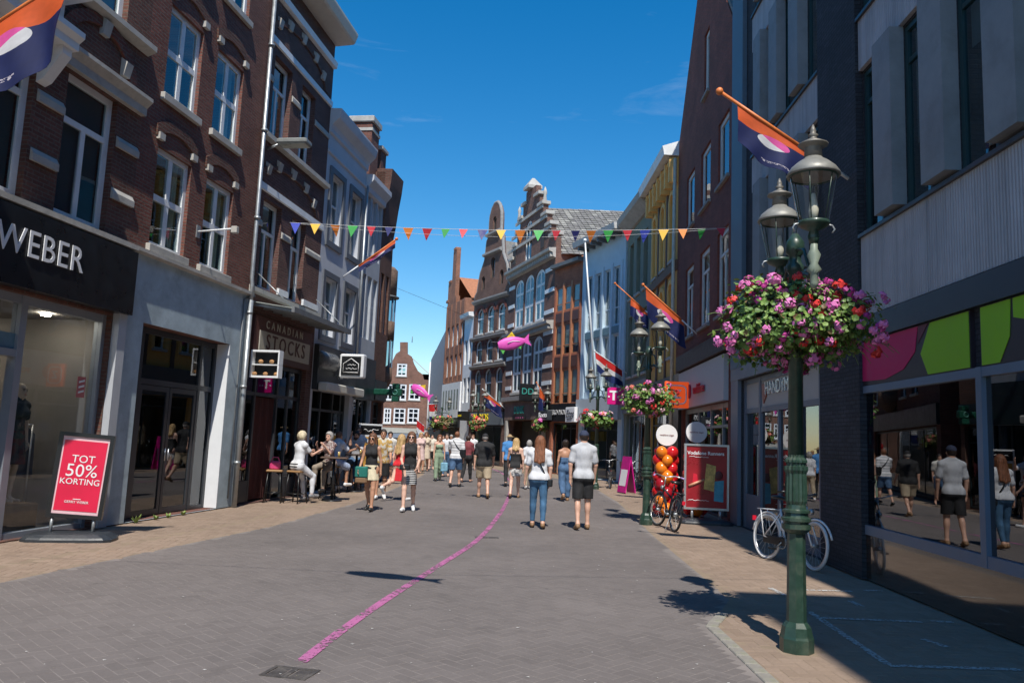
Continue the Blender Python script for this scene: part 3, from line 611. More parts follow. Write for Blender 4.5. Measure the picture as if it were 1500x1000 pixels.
mb.add(vs, [(2*k, 2*k+2, 2*k+3, 2*k+1) for k in range(n)], 0, True); mb.obj('door_curtain', M('dark_red_curtain', (.07, .018, .016), .8, .3, 4), b.root)
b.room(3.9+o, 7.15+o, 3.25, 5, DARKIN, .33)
# blade sign: framed showcase box
bs = empty('showcase_sign', b.W(3.98+o, 0), b.root.rotation_euler[2], 'white framed showcase sign box with shelves sticking out beside the downpipe', 'sign'); bs.location.z = 2.76
f = MB()
for z0, z1 in ((0, .04), (.56, .6), (.27, .29)): f.box(-.1, .1, -.74, -.08, z0, z1)
f.box(-.1, .1, -.74, -.71, .04, .56); f.box(-.1, .1, -.11, -.08, .04, .56); f.obj('frame', WHITE, bs); MB().box(.06, .065, -.71, -.11, .04, .56).obj('back', BLACKP, bs)
for k in range(5): MB().ell((-.02, -.66+k*.125, .085+(.27 if k % 2 else 0)), (.05, .06, .045), 8, 6).obj('loaf', M('bread_crust', (.38, .2, .08), .7, .3), bs)
MB().tube([(0, 0, .5), (0, -.1, .5)], .02, 6).obj('arm', BLACKP, bs)
# floodlight on the wall
fl = empty('floodlight', b.W(4.0+o, 8.05), b.root.rotation_euler[2], 'flat grey street lamp head on the plum brick wall by the downpipe', 'street light')
MB().tube([(0, 0, -.1), (0, -.3, .02)], .03, 8).obj('arm', STEEL, fl); MB().bevbox(-.18, .18, -1.0, -.28, -.02, .1, .03).obj('housing', M('lamp_grey', (.22, .23, .22), .5), fl); MB().box(-.15, .15, -.96, -.34, -.035, -.021).obj('lens', M('lamp_lens', (.45, .46, .4), .3), fl)
# ---- pale plastered house
b = Bld('shop_building', 'pale plastered house with dark framed sash windows and dark shop awning', lw(7.45), lw(10.6)); o = -7.45; L4 = b
W4 = [(7.85, 8.72, 6.85, 8.75), (9.42, 10.28, 6.85, 8.75), (7.85, 8.72, 4.25, 5.85), (9.42, 10.28, 4.25, 5.85)]
b.wall(WPLAST, 10.3, holes=[rect(u0+o, u1+o, z0, z1) for u0, u1, z0, z1 in W4]+[rect(7.6+o, 10.4+o, .02, 2.75)])
for u0, u1, z0, z1 in W4:
    b.window(u0+o, u1+o, z0, z1, cols=(.5,), rows=(.58,), fw=.06, mw=.05, y=.12)
    MB().poly(rect(u0-.16+o, u1+.16+o, z0-.16, z1+.16), -.05, -.002, [rect(u0+o, u1+o, z0, z1)]).obj('architrave', M('slate_grey_trim', (.11, .12, .14), .6, .15), b.root)
b.band('cornice', WPLAST, [(0, 9.75), (.06, 9.78), (.06, 9.9), (.1, 10.0), (.26, 10.16), (.28, 10.2), (.32, 10.38), (.32, 10.43), (-.3, 10.46), (-.3, 9.8)], 0, b.L)
b.band('moulding', WPLAST, [(0, 9.2), (.05, 9.22), (.05, 9.3), (0, 9.32)])
# low pitched roof edge rising along the street
MB().box(.02, b.L-.02, .32, 7.9, 10.28, 10.5).obj('roof', ROOFT, b.root)
DSH = M('dark_shopfront', (.028, .033, .038), .4, .2, 3)
b.box('shop_fascia', DSH, 7.5+o, 10.55+o, .002, .14, 2.75, 3.95)
scribble(b.root, [(8.7+o+.1*k, -.15, 3.2) for k in range(12)], M('dim_lettering', (.2, .2, .2), .5), .012, (0, 0, .09))
aw = MB(); aw.bevbox(7.55+o, 10.5+o, -.42, -.15, 2.72, 2.95, .03); awn = aw.obj('awning_cassette', M('cassette_cream', (.6, .58, .52), .5, .1), b.root)
sf = MB()
for uu in (7.6, 8.5, 9.4, 10.32): sf.box(uu+o, uu+.08+o, .14, .22, .03, 2.74)
sf.box(7.68+o, 10.32+o, .145, .215, 2.2, 2.27); sfo = sf.obj('shopfront', DSH, b.root)
for a, c in ((7.68, 8.5), (9.48, 10.32)): MB().box(a+o, c+o, .175, .185, .05, 2.2).obj('pane', SHOPGLASS, sfo)
b.room(7.5+o, 10.5+o, 2.8, 5, DARKIN, .33)
# black sign with white house outline, on a curved white case
hsn = empty('house_sign', b.W(8.9+o, 3.5, .14), b.root.rotation_euler[2], 'white cased black projecting sign with a white house outline', 'sign')
f = MB(); f.bevbox(-.14, .14, -.8, -.1, -.33, .33, .03); f.obj('case', M('sign_case_white', (.7, .71, .72), .35, .05), hsn)
fc = MB(); fc.box(-.165, -.141, -.73, -.17, -.26, .26); fco = fc.obj('face', BLACKP, hsn)
ln = MB(); pts = [(-.67, -.19), (-.67, .05), (-.45, .2), (-.23, .05), (-.23, -.19), (-.67, -.19)]
ln.tube([(-.17, y_, z_) for y_, z_ in pts], .012, 4); ln.obj('house_outline', WHITEP, fco)
for zz, n_ in ((.03, 7), (-.08, 9)): scribble(fco, [(-.172, -.45-.02*n_+.04*k, zz) for k in range(n_)], WHITEP, .007, (0, 0, .025))
MB().lathe([(.24, 0), (.27, .08), (.27, 1.15), (.24, 1.2)], 16).xf(Matrix.Translation((-.45, .12, .05)) @ Matrix.Rotation(R(90), 4, 'Y') @ Matrix.Translation((0, 0, -.9))).obj('curved_case', M('sign_case_grey', (.13, .135, .14), .3, .1), hsn)
MB().tube([(0, -.02, 0), (0, -.15, 0)], .03, 6).obj('arm', STEEL, hsn)
# ---- second pale house
b = Bld('shop_building', 'narrow pale house with three slim windows and dark blue shopfront', lw(10.6), lw(12.45)); o = -10.6; L5 = b
W5 = [(u, u+.42, z, z+2.0) for u in (10.8, 11.35, 11.9) for z in (4.6, 7.2)]
b.wall(M('pale_blue_plaster', (.40, .43, .47), .8, .12, 2, .15), 9.6, holes=[rect(u0+o, u1+o, z0, z1) for u0, u1, z0, z1 in W5]+[rect(10.75+o, 12.3+o, .02, 2.7)])
for u0, u1, z0, z1 in W5: b.window(u0+o, u1+o, z0, z1, cols=(), rows=(.55,), fw=.05, mw=.05, y=.1)
b.band('cornice', WPLAST, [(0, 9.1), (.08, 9.15), (.1, 9.3), (.26, 9.5), (.26, 9.66), (-.3, 9.7), (-.3, 9.1)])
MB().tube([(.02, -.06, 3), (.02, -.06, 9.3)], .04, 8).obj('drain_pipe', STEEL, b.root)
NAVY = M('dark_teal_shopfront', (.02, .035, .042), .35, .2)
b.box('shop_fascia', NAVY, .06, b.L-.05, .002, .1, 2.7, 4.0)
sf = MB()
for uu in (10.75, 11.48, 12.22): sf.box(uu+o, uu+.08+o, .1, .2, .03, 2.7)
sfo = sf.obj('shopfront', NAVY, b.root); MB().box(10.83+o, 11.48+o, .14, .15, .05, 2.7).obj('pane', SHOPGLASS, sfo); MB().box(11.56+o, 12.22+o, .14, .15, .05, 2.7).obj('pane', SHOPGLASS, sfo)
b.room(10.7+o, 12.4+o, 2.75, 4, DARKIN, .33)
# ---- dark brick corner house with chimneys and round bay
b = Bld('corner_house', 'dark brick house with tall chimney and rounded corner bay', lw(12.45), lw(13.75)); L6 = b
b.wall(B_DARK, 10.4, holes=[rect(.2, .55, 5.0, 7.0), rect(.75, 1.1, 5.0, 7.0), rect(.2, 1.1, .02, 2.7)], depth=9)
for u0 in (.2, .75): b.window(u0, u0+.35, 5.0, 7.0, cols=(), rows=(.6,), fw=.05, y=.1)
b.window(.2, 1.1, .05, 2.68, cols=(.5,), rows=(.8,), fw=.07, y=.12, mat=NAVY, glass=SHOPGLASS)
b.band('cornice', B_DARK, [(0, 8.4), (.06, 8.8), (.12, 9.4), (.2, 10.0), (.24, 10.5), (-.3, 10.52), (-.3, 9.8)])
c = MB(); c.box(-.62, .13, .35, 1.1, 9.4, 11.9); co = c.obj('chimney', B_RED, b.root); MB().bevbox(-.69, .2, .28, 1.17, 11.9, 12.1, .02).obj('chimney_cap', STONE, co); MB().box(-.65, .16, .32, 1.13, 11.6, 11.7).obj('chimney_band', STONE, co)
c = MB(); c.box(.6, 1.15, .4, 1.0, 10.3, 11.4); co = c.obj('chimney', B_RED, b.root); MB().bevbox(.53, 1.22, .33, 1.07, 11.4, 11.54, .02).obj('chimney_cap', STONE, co)
b.box('shop_fascia', NAVY, .05, b.L-.05, .002, .1, 2.75, 3.4)
# ---- houses round the bend, mostly hidden by the corner house
b = Bld('bay_house', 'brown brick house with rounded bay showing past the corner house', Vector((-4.75, 29.2, 0)), Vector((-7.6, 43, 0))); L7 = b
W7 = [(1.2+2.2*k, 2.3+2.2*k, z, z+1.9) for k in range(1, 6) for z in (4.2, 7.4)]
b.wall(B_RED, 10.5, holes=[rect(*w_) for w_ in W7]+[rect(.6, 13.4, .02, 2.8)]); [b.window(*w_, rows=(.6,), sill=.1) for w_ in W7]
b.window(.6, 13.4, .05, 2.78, cols=(.2, .4, .6, .8), mat=DARKFR, glass=SHOPGLASS); b.box('shop_fascia', NAVY, .05, b.L-.05, .002, .12, 2.82, 3.6)
BAYB = brick('bay_brick', (.16, .085, .05), (.22, .12, .075), (.2, .17, .14)); bz = [b.q(579, y_, .5)[1] for y_ in (550, 520, 478, 452, 420, 385)]; bu = b.q(571, 470, .5)[0]
def ring(nm, pr, mt, par): return MB().lathe(pr, 16, (bu, -.25, 0)).obj(nm, mt, par)
bo = ring('round_bay', [(.12, bz[0]-.3), (.4, bz[0]), (.5, bz[0]+.3), (.5, bz[1])], BAYB, b.root)
for z0, z1 in ((bz[1], bz[2]), (bz[3], bz[4])):
    MB().lathe([(.44, z0), (.44, z1)], 16, (bu, -.25, 0), cap=False).obj('pane', GLASS, bo)
    for k in range(8): a = k*math.pi/4; MB().box(bu+.46*math.cos(a)-.03, bu+.46*math.cos(a)+.03, -.25+.46*math.sin(a)-.03, -.25+.46*math.sin(a)+.03, z0, z1).obj('mullion', BLUEFR, bo)
ring('bay_wall', [(.5, bz[2]), (.5, bz[3])], BAYB, bo); ring('bay_wall', [(.5, bz[4]+.1), (.5, bz[5]), (.35, bz[5]+.15)], BAYB, bo); ring('bay_cornice', [(.62, bz[4]), (.64, bz[4]+.06), (.5, bz[4]+.1)], LEAD, bo)
b = Bld('town_house', 'pale house hidden round the bend of the street', Vector((-7.7, 43.2, 0)), Vector((-12.8, 66, 0)))
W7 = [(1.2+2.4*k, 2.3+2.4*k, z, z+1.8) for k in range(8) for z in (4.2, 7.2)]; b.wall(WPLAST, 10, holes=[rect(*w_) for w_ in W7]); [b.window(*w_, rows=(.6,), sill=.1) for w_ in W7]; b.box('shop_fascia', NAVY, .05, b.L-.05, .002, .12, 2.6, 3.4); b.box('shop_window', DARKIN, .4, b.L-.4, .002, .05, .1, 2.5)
# green cross sign
gs = empty('pharmacy_sign', L5.W(1.75, 3.0), L5.root.rotation_euler[2], 'dark green projecting cross sign above the pavement at the corner', 'sign')
GRN = M('dark_green_sign', (.012, .07, .045), .3, .2)
MB().bevbox(-.08, .08, -.62, -.1, -.1, .1, .03).obj('arm_case', GRN, gs); c = MB(); c.bevbox(-.1, .1, -1.04, -.625, -.12, .12, .02); c.bevbox(-.098, .098, -.95, -.72, -.3, -.122, .02); c.bevbox(-.098, .098, -.95, -.72, .122, .28, .02); c.obj('cross', GRN, gs)
MB().torus((-.112, -.835, 0), (1, 0, 0), .075, .012, 20, 6).obj('ring', M('pale_green_ring', (.1, .3, .25), .4), gs)
MB().tube([(0, -.1, 0), (0, -.16, 0)], .06, 8).obj('mount', GRN, gs)
# poster board by the bar
pb = empty('poster_board', L5.W(.9, 0, .35), L5.root.rotation_euler[2]+R(-38), 'upright poster board with black heading and yellow picture by the bar door', 'poster board')
MB().bevbox(-.42, .42, -.03, .03, .25, 1.95, .01).obj('board', M('poster_light', (.62, .64, .66), .5), pb); MB().box(-.38, .38, -.036, -.031, 1.62, 1.9).obj('heading', BLACKP, pb); scribble(pb, [(-.28+.05*k, -.04, 1.76) for k in range(12)], WHITEP, .009, (0, 0, .05))
MB().box(-.36, .36, -.036, -.031, .6, 1.55).obj('picture', M('poster_yellow', (.55, .3, .06), .5, .7, 3), pb)
for s_ in (-.36, .36): MB().box(s_-.02, s_+.02, -.15, .15, 0, .03).obj('foot', BLACKP, pb); MB().box(s_-.02, s_+.02, -.02, .02, .03, .26).obj('leg', BLACKP, pb)
# ================================================================== RIGHT SIDE BUILDINGS
RO = Vector((4.72, 7.33, 0)); RD = Vector((.0339, 1, 0)).normalized()
def rw(u): return RO+RD*u
B_BLUE = brick('blue_black_brick', (.028, .032, .042), (.045, .05, .062), (.02, .022, .028), rh=.058, ms=.008)
B_BRN = brick('brown_brick', (.20, .045, .030), (.26, .066, .042), (.15, .075, .055))
def ribbed(name, col):
    m, nt, p = base_mat(name); uv = texco(nt, 'UV'); wv = nt.nodes.new('ShaderNodeTexWave'); wv.inputs['Scale'].default_value = 6; wv.inputs['Distortion'].default_value = .4; nt.links.new(uv, wv.inputs['Vector'])
    n1 = noise(nt, uv, 1.2, 6, .7); mp = nt.nodes.new('ShaderNodeMapping'); mp.inputs['Scale'].default_value = (7, .3, 1); nt.links.new(uv, mp.inputs['Vector']); n2 = noise(nt, mp.outputs[0], 1.0, 5, .65)
    c = mixrgb(nt, 1.0, col, ramp(nt, n1, .3, .7, .85, 1.1), 'MULTIPLY'); c = mixrgb(nt, ramp(nt, n2, .45, .75, 0, .75), c, tuple(x*.5 for x in col)); nt.links.new(c, p.inputs['Base Color']); p.inputs['Roughness'].default_value = .7
    bump(nt, wv.outputs[0], p, .5, .02); return m
RIB = ribbed('ribbed_concrete', (.42, .43, .46)); FIN = M('concrete_fin', (.24, .265, .285), .7, .15, 3, .1, dirt=((.16, .17, .17), 2.0, .6)); TEALFR = M('teal_frame', (.02, .055, .06), .4, .15)
b = Bld('office_building', 'modern dark brick block with ribbed concrete bands, projecting fins and blue shopfronts', rw(10.45), rw(-6)); R1 = b
X = lambda u: 10.45-u
bay1 = [(2.68, 3.24), (1.4, 2.02), (.1, .78), (-1.15, -.5), (-2.4, -1.75), (-3.6, -3.0)]; bay2 = [(8.35, 8.75), (7.3, 7.85), (6.1, 6.75), (4.85, 5.5)]
rows_ = [(4.65, 7.0), (7.85, 10.15), (11.0, 13.2)]
holes = [rect(X(b1), X(a1), z0, z1) for a1, b1 in bay1+bay2 for z0, z1 in rows_]
g_near, g_hand = rect(X(3.85), X(-5.5), .66, 2.52), rect(X(9.75), X(4.5), .02, 3.12)
b.wall(B_BLUE, 14.2, holes=holes+[g_near, g_hand], depth=9)
for a1, b1 in bay1+bay2:
    for z0, z1 in rows_: b.window(X(b1), X(a1), z0, z1, cols=(), rows=(.8,), fw=.07, mw=.06, y=.015, mat=TEALFR, blind=(M('office_blind', (.14, .17, .19), .8, .1, 2), .35 if (z0+a1) % 1 < .5 else .6))
for lo_, hi_ in ((-5.9, 3.27), (4.8, 8.8)):
    for z0, z1 in ((3.5, 4.6), (7.04, 7.78), (10.18, 10.95)): [b.box('concrete_panel', RIB, X(hi_)+k*(hi_-lo_)/5+.006, X(hi_)+(k+1)*(hi_-lo_)/5-.006, .002, .06, z0, z1) for k in range(5)]
    for z in (4.6, 7.78, 10.95): b.band('sill', M('dark_sill', (.045, .045, .05), .4), [(-.08, z+.002), (.1, z+.002), (.1, z+.05), (-.08, z+.05)], X(hi_), X(lo_))
for u in (2.02, .78, -.5, -1.75, -3.0): 
    for z0, z1 in rows_: b.box('fin', FIN, X(u+.52), X(u), .001, .18, z0+.06, z1+.03)
for u in (7.8, 6.7, 5.5):
    for z0, z1 in rows_: b.box('fin', FIN, X(u+.5), X(u), .001, .18, z0+.06, z1+.03)
MB().box(X(4.78), X(3.28), -.1, -.002, 0.02, 14.1).obj('brick_pier', B_BLUE, b.root)
MB().box(X(10.4), X(9.45), -.1, -.002, 3.4, 14.1).obj('blue_panel', M('blue_grey_panel', (.10, .15, .20), .55, .15, 3), b.root)
b.box('dark_fascia', M('dark_blue_fascia', (.035, .045, .06), .4, .15), X(3.26), X(-5.9), .002, .09, 3.17, 3.48)
# graphic band of the near shop
gb = b.box('graphic_band', M('band_dark', (.03, .022, .03), .4), X(3.82), X(.62), .001, .05, 2.56, 3.16)
CRIM = M('crimson_print', (.5, .012, .11), .6, .06); LIME = M('lime_print', (.24, .5, .012), .6, .06); DCR = M('dark_crimson_print', (.11, .008, .03), .4)
mb = MB(); mb.poly([(X(3.8), 2.64), (X(2.6), 2.6), (X(2.1), 2.68), (X(1.8), 2.86), (X(1.72), 3.15), (X(3.8), 3.15)], -.056, -.0505); mb.obj('crimson_shape', CRIM, gb)
MB().poly([(X(1.715), 3.15), (X(1.72), 2.95), (X(1.48), 3.15)], -.0555, -.0505).obj('dark_shape', DCR, gb)
MB().poly([(X(1.66), 2.82), (X(1.5), 2.57), (X(.64), 2.57), (X(.64), 3.15), (X(1.43), 3.15)], -.0565, -.0505).obj('lime_shape', LIME, gb)
gb2 = b.box('graphic_band', MATS['band_dark'], X(.44), X(-5.4), .001, .05, 2.56, 3.16); MB().poly([(X(.42), 2.57), (X(.12), 2.57), (X(-.05), 2.8), (X(-.08), 3.15), (X(.42), 3.15)], -.056, -.0505).obj('lime_shape', LIME, gb2); MB().poly([(X(-.12), 3.15), (X(-.12), 2.97), (X(-.6), 2.85), (X(-.8), 3.15)], -.056, -.0505).obj('lime_shape', MATS['lime_print'], gb2)
sf = MB()
for u in (3.78, .44, -1.6, -3.6): sf.box(X(u+.1 if u < 3 else 3.85), X(u if u < 3 else 3.76), -.06, .05, .6, 2.56)
for hi_, lo_ in ((3.76, .54), (.44, -1.5), (-1.6, -3.5)):
    sf.box(X(hi_), X(lo_), -.055, .045, 2.46, 2.555); sf.box(X(hi_), X(lo_), -.055, .045, .6, .72)
sfo = sf.obj('shopfront', BLUEFR, b.root)
MIRG = glass('dark_shop_glass', (.4, .43, .45), 2.5)
for hi_, lo_ in ((3.76, .54), (.44, -1.5), (-1.6, -3.5)): MB().box(X(hi_), X(lo_), -.01, .0, .72, 2.46).obj('pane', MIRG, sfo)
b.box('plinth', M('brown_granite', (.05, .034, .026), .06, .3, 20, coat=1.0), X(3.84), X(-5.8), .003, .04, .02, .6)
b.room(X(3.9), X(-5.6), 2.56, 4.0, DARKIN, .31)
wp = MB().box(X(3.7), X(3.1), .06, .075, .74, 2.44).obj('window_panel', M('brown_window_panel', (.07, .035, .025), .5), sfo)
t_ = MB(); t_.poly(arch(X(3.42), X(3.22), 1.72, 2.02, .06), .05, .059); t_.obj('price_tag', CRIM, wp); MB().poly([(X(3.35), 1.78), (X(3.29), 1.78), (X(3.28), 1.9), (X(3.32), 1.96), (X(3.36), 1.9)], .044, .0495).obj('tag_hole', WHITEP, wp); MB().poly([(X(3.33), 2.04), (X(3.25), 2.09), (X(3.31), 2.22)], .05, .059).obj('leaf', LIME, wp)
scribble(wp, [(X(3.55)+.04*k, .055, 1.3) for k in range(10)], WHITEP, .006, (0, 0, .025))
# recessed key shop
HF = M('slate_blue_frame', (.13, .16, .21), .45, .12, 3)
sf = MB()
for u, w_ in ((9.63, .12), (8.5, .12), (6.1, .1), (5.1, .12), (4.5, .1)): sf.box(X(u+w_), X(u), .04, .16, .02, 3.12)
sf.box(X(9.63), X(4.6), .05, .15, 2.4, 2.5); sf.box(X(9.63), X(4.6), .05, .15, 3.02, 3.12); sf.box(X(9.63), X(8.62), .05, .15, .02, .72); sf.box(X(5.1), X(4.6), .05, .15, .02, .72); sf.box(X(6.1), X(5.22), .05, .15, .02, .3)
sf.box(X(7.4), X(7.32), .05, .15, .02, 2.4); sfo = sf.obj('shopfront', HF, b.root)
for hi_, lo_, z0, z1 in ((9.63, 8.62, .72, 2.4), (8.5, 7.4, .05, 2.4), (7.32, 6.2, .05, 2.4), (6.1, 5.22, .3, 2.4), (5.1, 4.6, .72, 2.4)): MB().box(X(hi_), X(lo_), .09, .1, z0, z1).obj('pane', MIRG, sfo)
for hi_, lo_ in ((9.63, 8.62), (8.5, 6.2), (6.1, 5.22), (5.1, 4.6)): MB().box(X(hi_), X(lo_), .07, .13, 2.5, 3.02).obj('fascia_panel', M('pale_fascia', (.42, .41, .40), .55, .08), sfo)
text(sfo, 'HANDYMAN', .36, (X(7.2), .05, 2.84), M('mirror_lettering', (.6, .62, .64), .25, .1, metal=.6), .03, space=.95)
MB().poly([(X(8.45), 2.96), (X(8.2), 2.96), (X(8.12), 2.72), (X(8.32), 2.56), (X(8.42), 2.7)], .05, .068).obj('logo_shield', M('dull_red', (.25, .05, .04), .4), sfo)
b.room(X(9.8), X(4.45), 3.15, 4.0, DARKIN, .32)
b.box('frame_surround', HF, X(10.4), X(9.8), .002, .08, .02, 3.2); b.box('frame_lintel', HF, X(10.4), X(4.45), .002, .09, 3.14, 3.45)
# ---- brown brick gabled house with the phone shop
b = Bld('gabled_shop_house', 'brown brick gabled house with tall pale windows above the phone shop', rw(17.95), rw(10.45)); R2 = b
X = lambda u: 17.95-u
W_ = [(a, c, z0, z1) for a, c in ((11.05, 12.22), (13.1, 14.33), (15.25, 16.47)) for z0, z1 in ((4.9, 7.03), (8.25, 9.95))]+[(13.4, 14.05, 11.5, 13.4)]
gap = 17.95-10.45
b.wall(B_BRN, 11.6, outline=[(0, 0), (gap, 0), (gap, 11.7), (gap/2, 16.45), (0, 11.7)], holes=[rect(X(c), X(a), z0, z1) for a, c, z0, z1 in W_]+[rect(X(16.7), X(11.0), .02, 2.75)])
PALEFR = M('pale_window_paint', (.60, .61, .60), .5, .1, 3)
for i, (a, c, z0, z1) in enumerate(W_): b.window(X(c), X(a), z0, z1, cols=(.5,) if z0 < 5 else (), rows=(.72,) if z0 < 5 else (), toprow=True, fw=.12, mw=.07, y=.06, mat=PALEFR, sill=.08, curtain=i % 2 == 0, sm=GREYST)
rf = MB()
for s_ in (0, 1):
    e0 = (-.15, 11.55) if s_ == 0 else (gap+.15, 11.55); vs = [(e0[0], .02, e0[1]), (gap/2, .02, 16.5), (gap/2, 9, 16.5), (e0[0], 9, e0[1]), (e0[0], .02, e0[1]+.14), (gap/2, .02, 16.64), (gap/2, 9, 16.64), (e0[0], 9, e0[1]+.14)]
    rf.add(vs, [(0,1,2,3),(4,7,6,5),(0,4,5,1),(2,6,7,3),(0,3,7,4)])
rf.obj('roof', ROOFT, b.root)
fas = b.box('shop_fascia', M('pale_grey_fascia', (.46, .47, .50), .5, .08), X(16.75), X(10.95), .002, .12, 2.76, 3.85)
text(fas, 'vodafone', .36, (X(13.6), -.16, 3.2), RED, .05, space=1.0); MB().lathe([(.2, 0), (.2, .06)], 20).xf(Matrix.Translation((X(14.95), -.12, 3.2)) @ Matrix.Rotation(R(90), 4, 'X')).obj('logo_disc', RED, fas)
sf = MB()
for u, w_ in ((16.58, .12), (14.8, .1), (13.2, .1), (11.9, .1), (11.0, .12)): sf.box(X(u+w_), X(u), .1, .2, .03, 2.75)
sf.box(X(16.58), X(11.12), .105, .195, 2.62, 2.75); sf.box(X(16.58), X(11.12), .105, .195, 2.15, 2.22); sfo = sf.obj('shopfront', M('grey_shopfront', (.22, .23, .25), .4), b.root)
for hi_, lo_ in ((16.58, 14.9), (14.8, 13.3), (13.2, 12.0), (11.9, 11.12)): MB().box(X(hi_), X(lo_), .14, .15, .05, 2.62).obj('pane', MIRG, sfo)
b.room(X(16.8), X(10.9), 2.8, 5, DARKIN, .33)
b.box('dark_pier', BLACKP, X(17.9), X(16.85), .002, .1, .02, 3.9); b.box('dark_lintel', M('dark_brown_lintel', (.05, .035, .03), .6), X(16.8), X(10.5), .002, .2, 3.9, 4.35)
# ---- yellow and grey green houses
P3 = [Vector((5.33, 25.27, 0)), Vector((5.29, 30.0, 0)), Vector((5.02, 34.4, 0))]
b = Bld('town_house', 'ochre yellow house with deep white eave on arched corbels', P3[1], P3[0]); R3 = b
YEL = M('ochre_plaster', (.74, .40, .10), .8, .15, 2, .1); YELT = M('ochre_trim', (.78, .47, .15), .7, .1)
W_ = [(c-.32, c+.32, z0, z1) for c in (.85, 2.35, 3.85) for z0, z1 in ((4.6, 7.1), (7.9, 10.2))]
b.wall(YEL, 11.75, holes=[arch(u0, u1, z0, z1, .3) for u0, u1, z0, z1 in W_]+[rect(.4, 4.3, .02, 2.8)])
for u0, u1, z0, z1 in W_:
    b.window(u0, u1, z0, z1, cols=(), rows=(.65,), fw=.07, y=.12, rise=.3, sill=.1)
    MB().poly(arch(u0-.14, u1+.14, z0, z1+.14, .38), -.06, -.002, [arch(u0, u1, z0+.01, z1, .3)]).obj('architrave', YELT, b.root)
for u in (1.6, 3.1): b.box('dark_pilaster', M('dark_brown_strip', (.12, .07, .05), .7), u-.1, u+.1, .002, .05, 3.8, 10.7)
b.band('string_course', M('brown_band', (.18, .10, .06), .7), [(0, 7.4), (.1, 7.42), (.1, 7.72), (0, 7.75)])
for k in range(7):
    u = .35+k*.7; MB().poly([(u-.1, 10.4), (u+.1, 10.4), (u+.1, 10.9)]+[(u+.1+.0, 11.25), (u-.1, 11.25)], -.3, -.002).obj('corbel', YELT, b.root)
    if k < 6: mb = MB(); mb.poly([(u+.1, 11.22)]+[(u+.35-.25*math.cos(math.pi*j/8), 10.85+.25*math.sin(math.pi*j/8)) for j in range(9)]+[(u+.6, 11.22)], -.26, -.003); mb.obj('corbel_arch', YELT, b.root)
b.band('eave', WHITE, [(-.3, 11.28), (.5, 11.3), (.52, 11.45), (.56, 11.6), (-.3, 11.9)], -.05, b.L)
MB().tube([(b.L-.05, -.12, .2), (b.L-.05, -.12, 11.2)], .06, 8).obj('downpipe', M('cream_pipe', (.62, .55, .42), .5), b.root)
MB().box(.01, b.L-.01, .35, 7.9, 11.76, 12.0).obj('roof', ROOFT, b.root)
b.box('shop_fascia', M('grey_brown_fascia', (.14, .12, .11), .6), .05, b.L-.15, .002, .15, 2.8, 3.9)
b.window(.4, 4.3, .05, 2.78, cols=(.3, .6), rows=(.85,), mat=DARKFR, glass=SHOPGLASS)
b = Bld('town_house', 'grey green narrow house between the ochre and the pale blue house', P3[2], P3[1]); R4 = b
W_ = [(c-.36, c+.36, z0, z1) for c in (.9, 2.2, 3.5) for z0, z1 in ((4.5, 7.1), (7.9, 10.3))]
b.wall(M('grey_green_plaster', (.20, .22, .17), .8, .15, 2), 11.6, holes=[rect(*w_) for w_ in W_]+[rect(.5, 3.9, .02, 2.9)])
for u0, u1, z0, z1 in W_: b.window(u0, u1, z0, z1, cols=(.5,), rows=(.65,), fw=.06, y=.12, mat=M('green_frame', (.16, .18, .12), .5), sill=.1)
b.band('eave', STONE, [(-.3, 10.9), (.1, 10.95), (.5, 11.3), (.55, 11.55), (-.3, 11.75)]); MB().box(.01, b.L-.01, .35, 7.9, 11.61, 11.74).obj('roof', ROOFT, b.root)
c = MB(); c.box(.3, 1.15, .6, 1.45, 11.6, 12.9); co = c.obj('chimney', WHITE, b.root); MB().lathe([(.72, 12.9), (.72, 13.0), (.04, 13.55)], 4, (.72, 1.02, 0), rot=.5, sm=False).obj('chimney_cap', WHITE, co)
b.box('shop_front_panel', M('mid_grey_panel', (.20, .21, .23), .5), .05, b.L-.05, .002, .1, 2.95, 4.2)
b.window(.5, 3.9, .05, 2.88, cols=(.28, .66), rows=(), mat=M('grey_shop_frame', (.25, .26, .28), .4), glass=SHOPGLASS)
# ---- pale blue house
PB = [gx(909, 34.4), gx(845, 38.5), gx(803, 41.0), gx(736, 48.0), gx(684, 52.5), gx(671, 54.5), gx(644, 59.0), gx(624, 67.0)]
def zrow(b, px, *ys): return [b.q(px, y)[1] for y in ys]
b = Bld('town_house', 'pale blue house with tall strip windows and white flagpole', PB[1], PB[0]); R5 = b
PBL = M('pale_blue_render', (.5, .62, .70), .75, .1, 2, .1)
zc, zt, zb = zrow(b, 878, 362, 400, 572); n = 4; cw = (b.L-.7)/n
W_ = [(.4+k*cw+.1, .4+(k+1)*cw-.1, z0, z1) for k in range(n) for z0, z1 in ((zb, zb+(zt-zb)*.44), (zb+(zt-zb)*.52, zt))]
b.wall(PBL, zc+.5, holes=[rect(*w_) for w_ in W_]+[rect(.4, b.L-.4, .02, 2.7)])
for u0, u1, z0, z1 in W_: b.window(u0, u1, z0, z1, cols=(.5,), rows=(.3,), fw=.07, mw=.06, y=.08, mat=M('blue_white_frame', (.55, .62, .66), .5), blind=(M('blue_blind', (.10, .17, .21), .8), .1))
for k in range(n+1): MB().box(.4+k*cw-.1, .4+k*cw+.1, -.05, -.002, zb-.3, zt+.2).obj('pilaster', PBL, b.root)
for k in range(n): MB().box(.4+k*cw+.1, .4+(k+1)*cw-.1, -.04, -.002, zb+(zt-zb)*.45, zb+(zt-zb)*.51).obj('spandrel', M('blue_spandrel', (.12, .2, .24), .4), b.root)
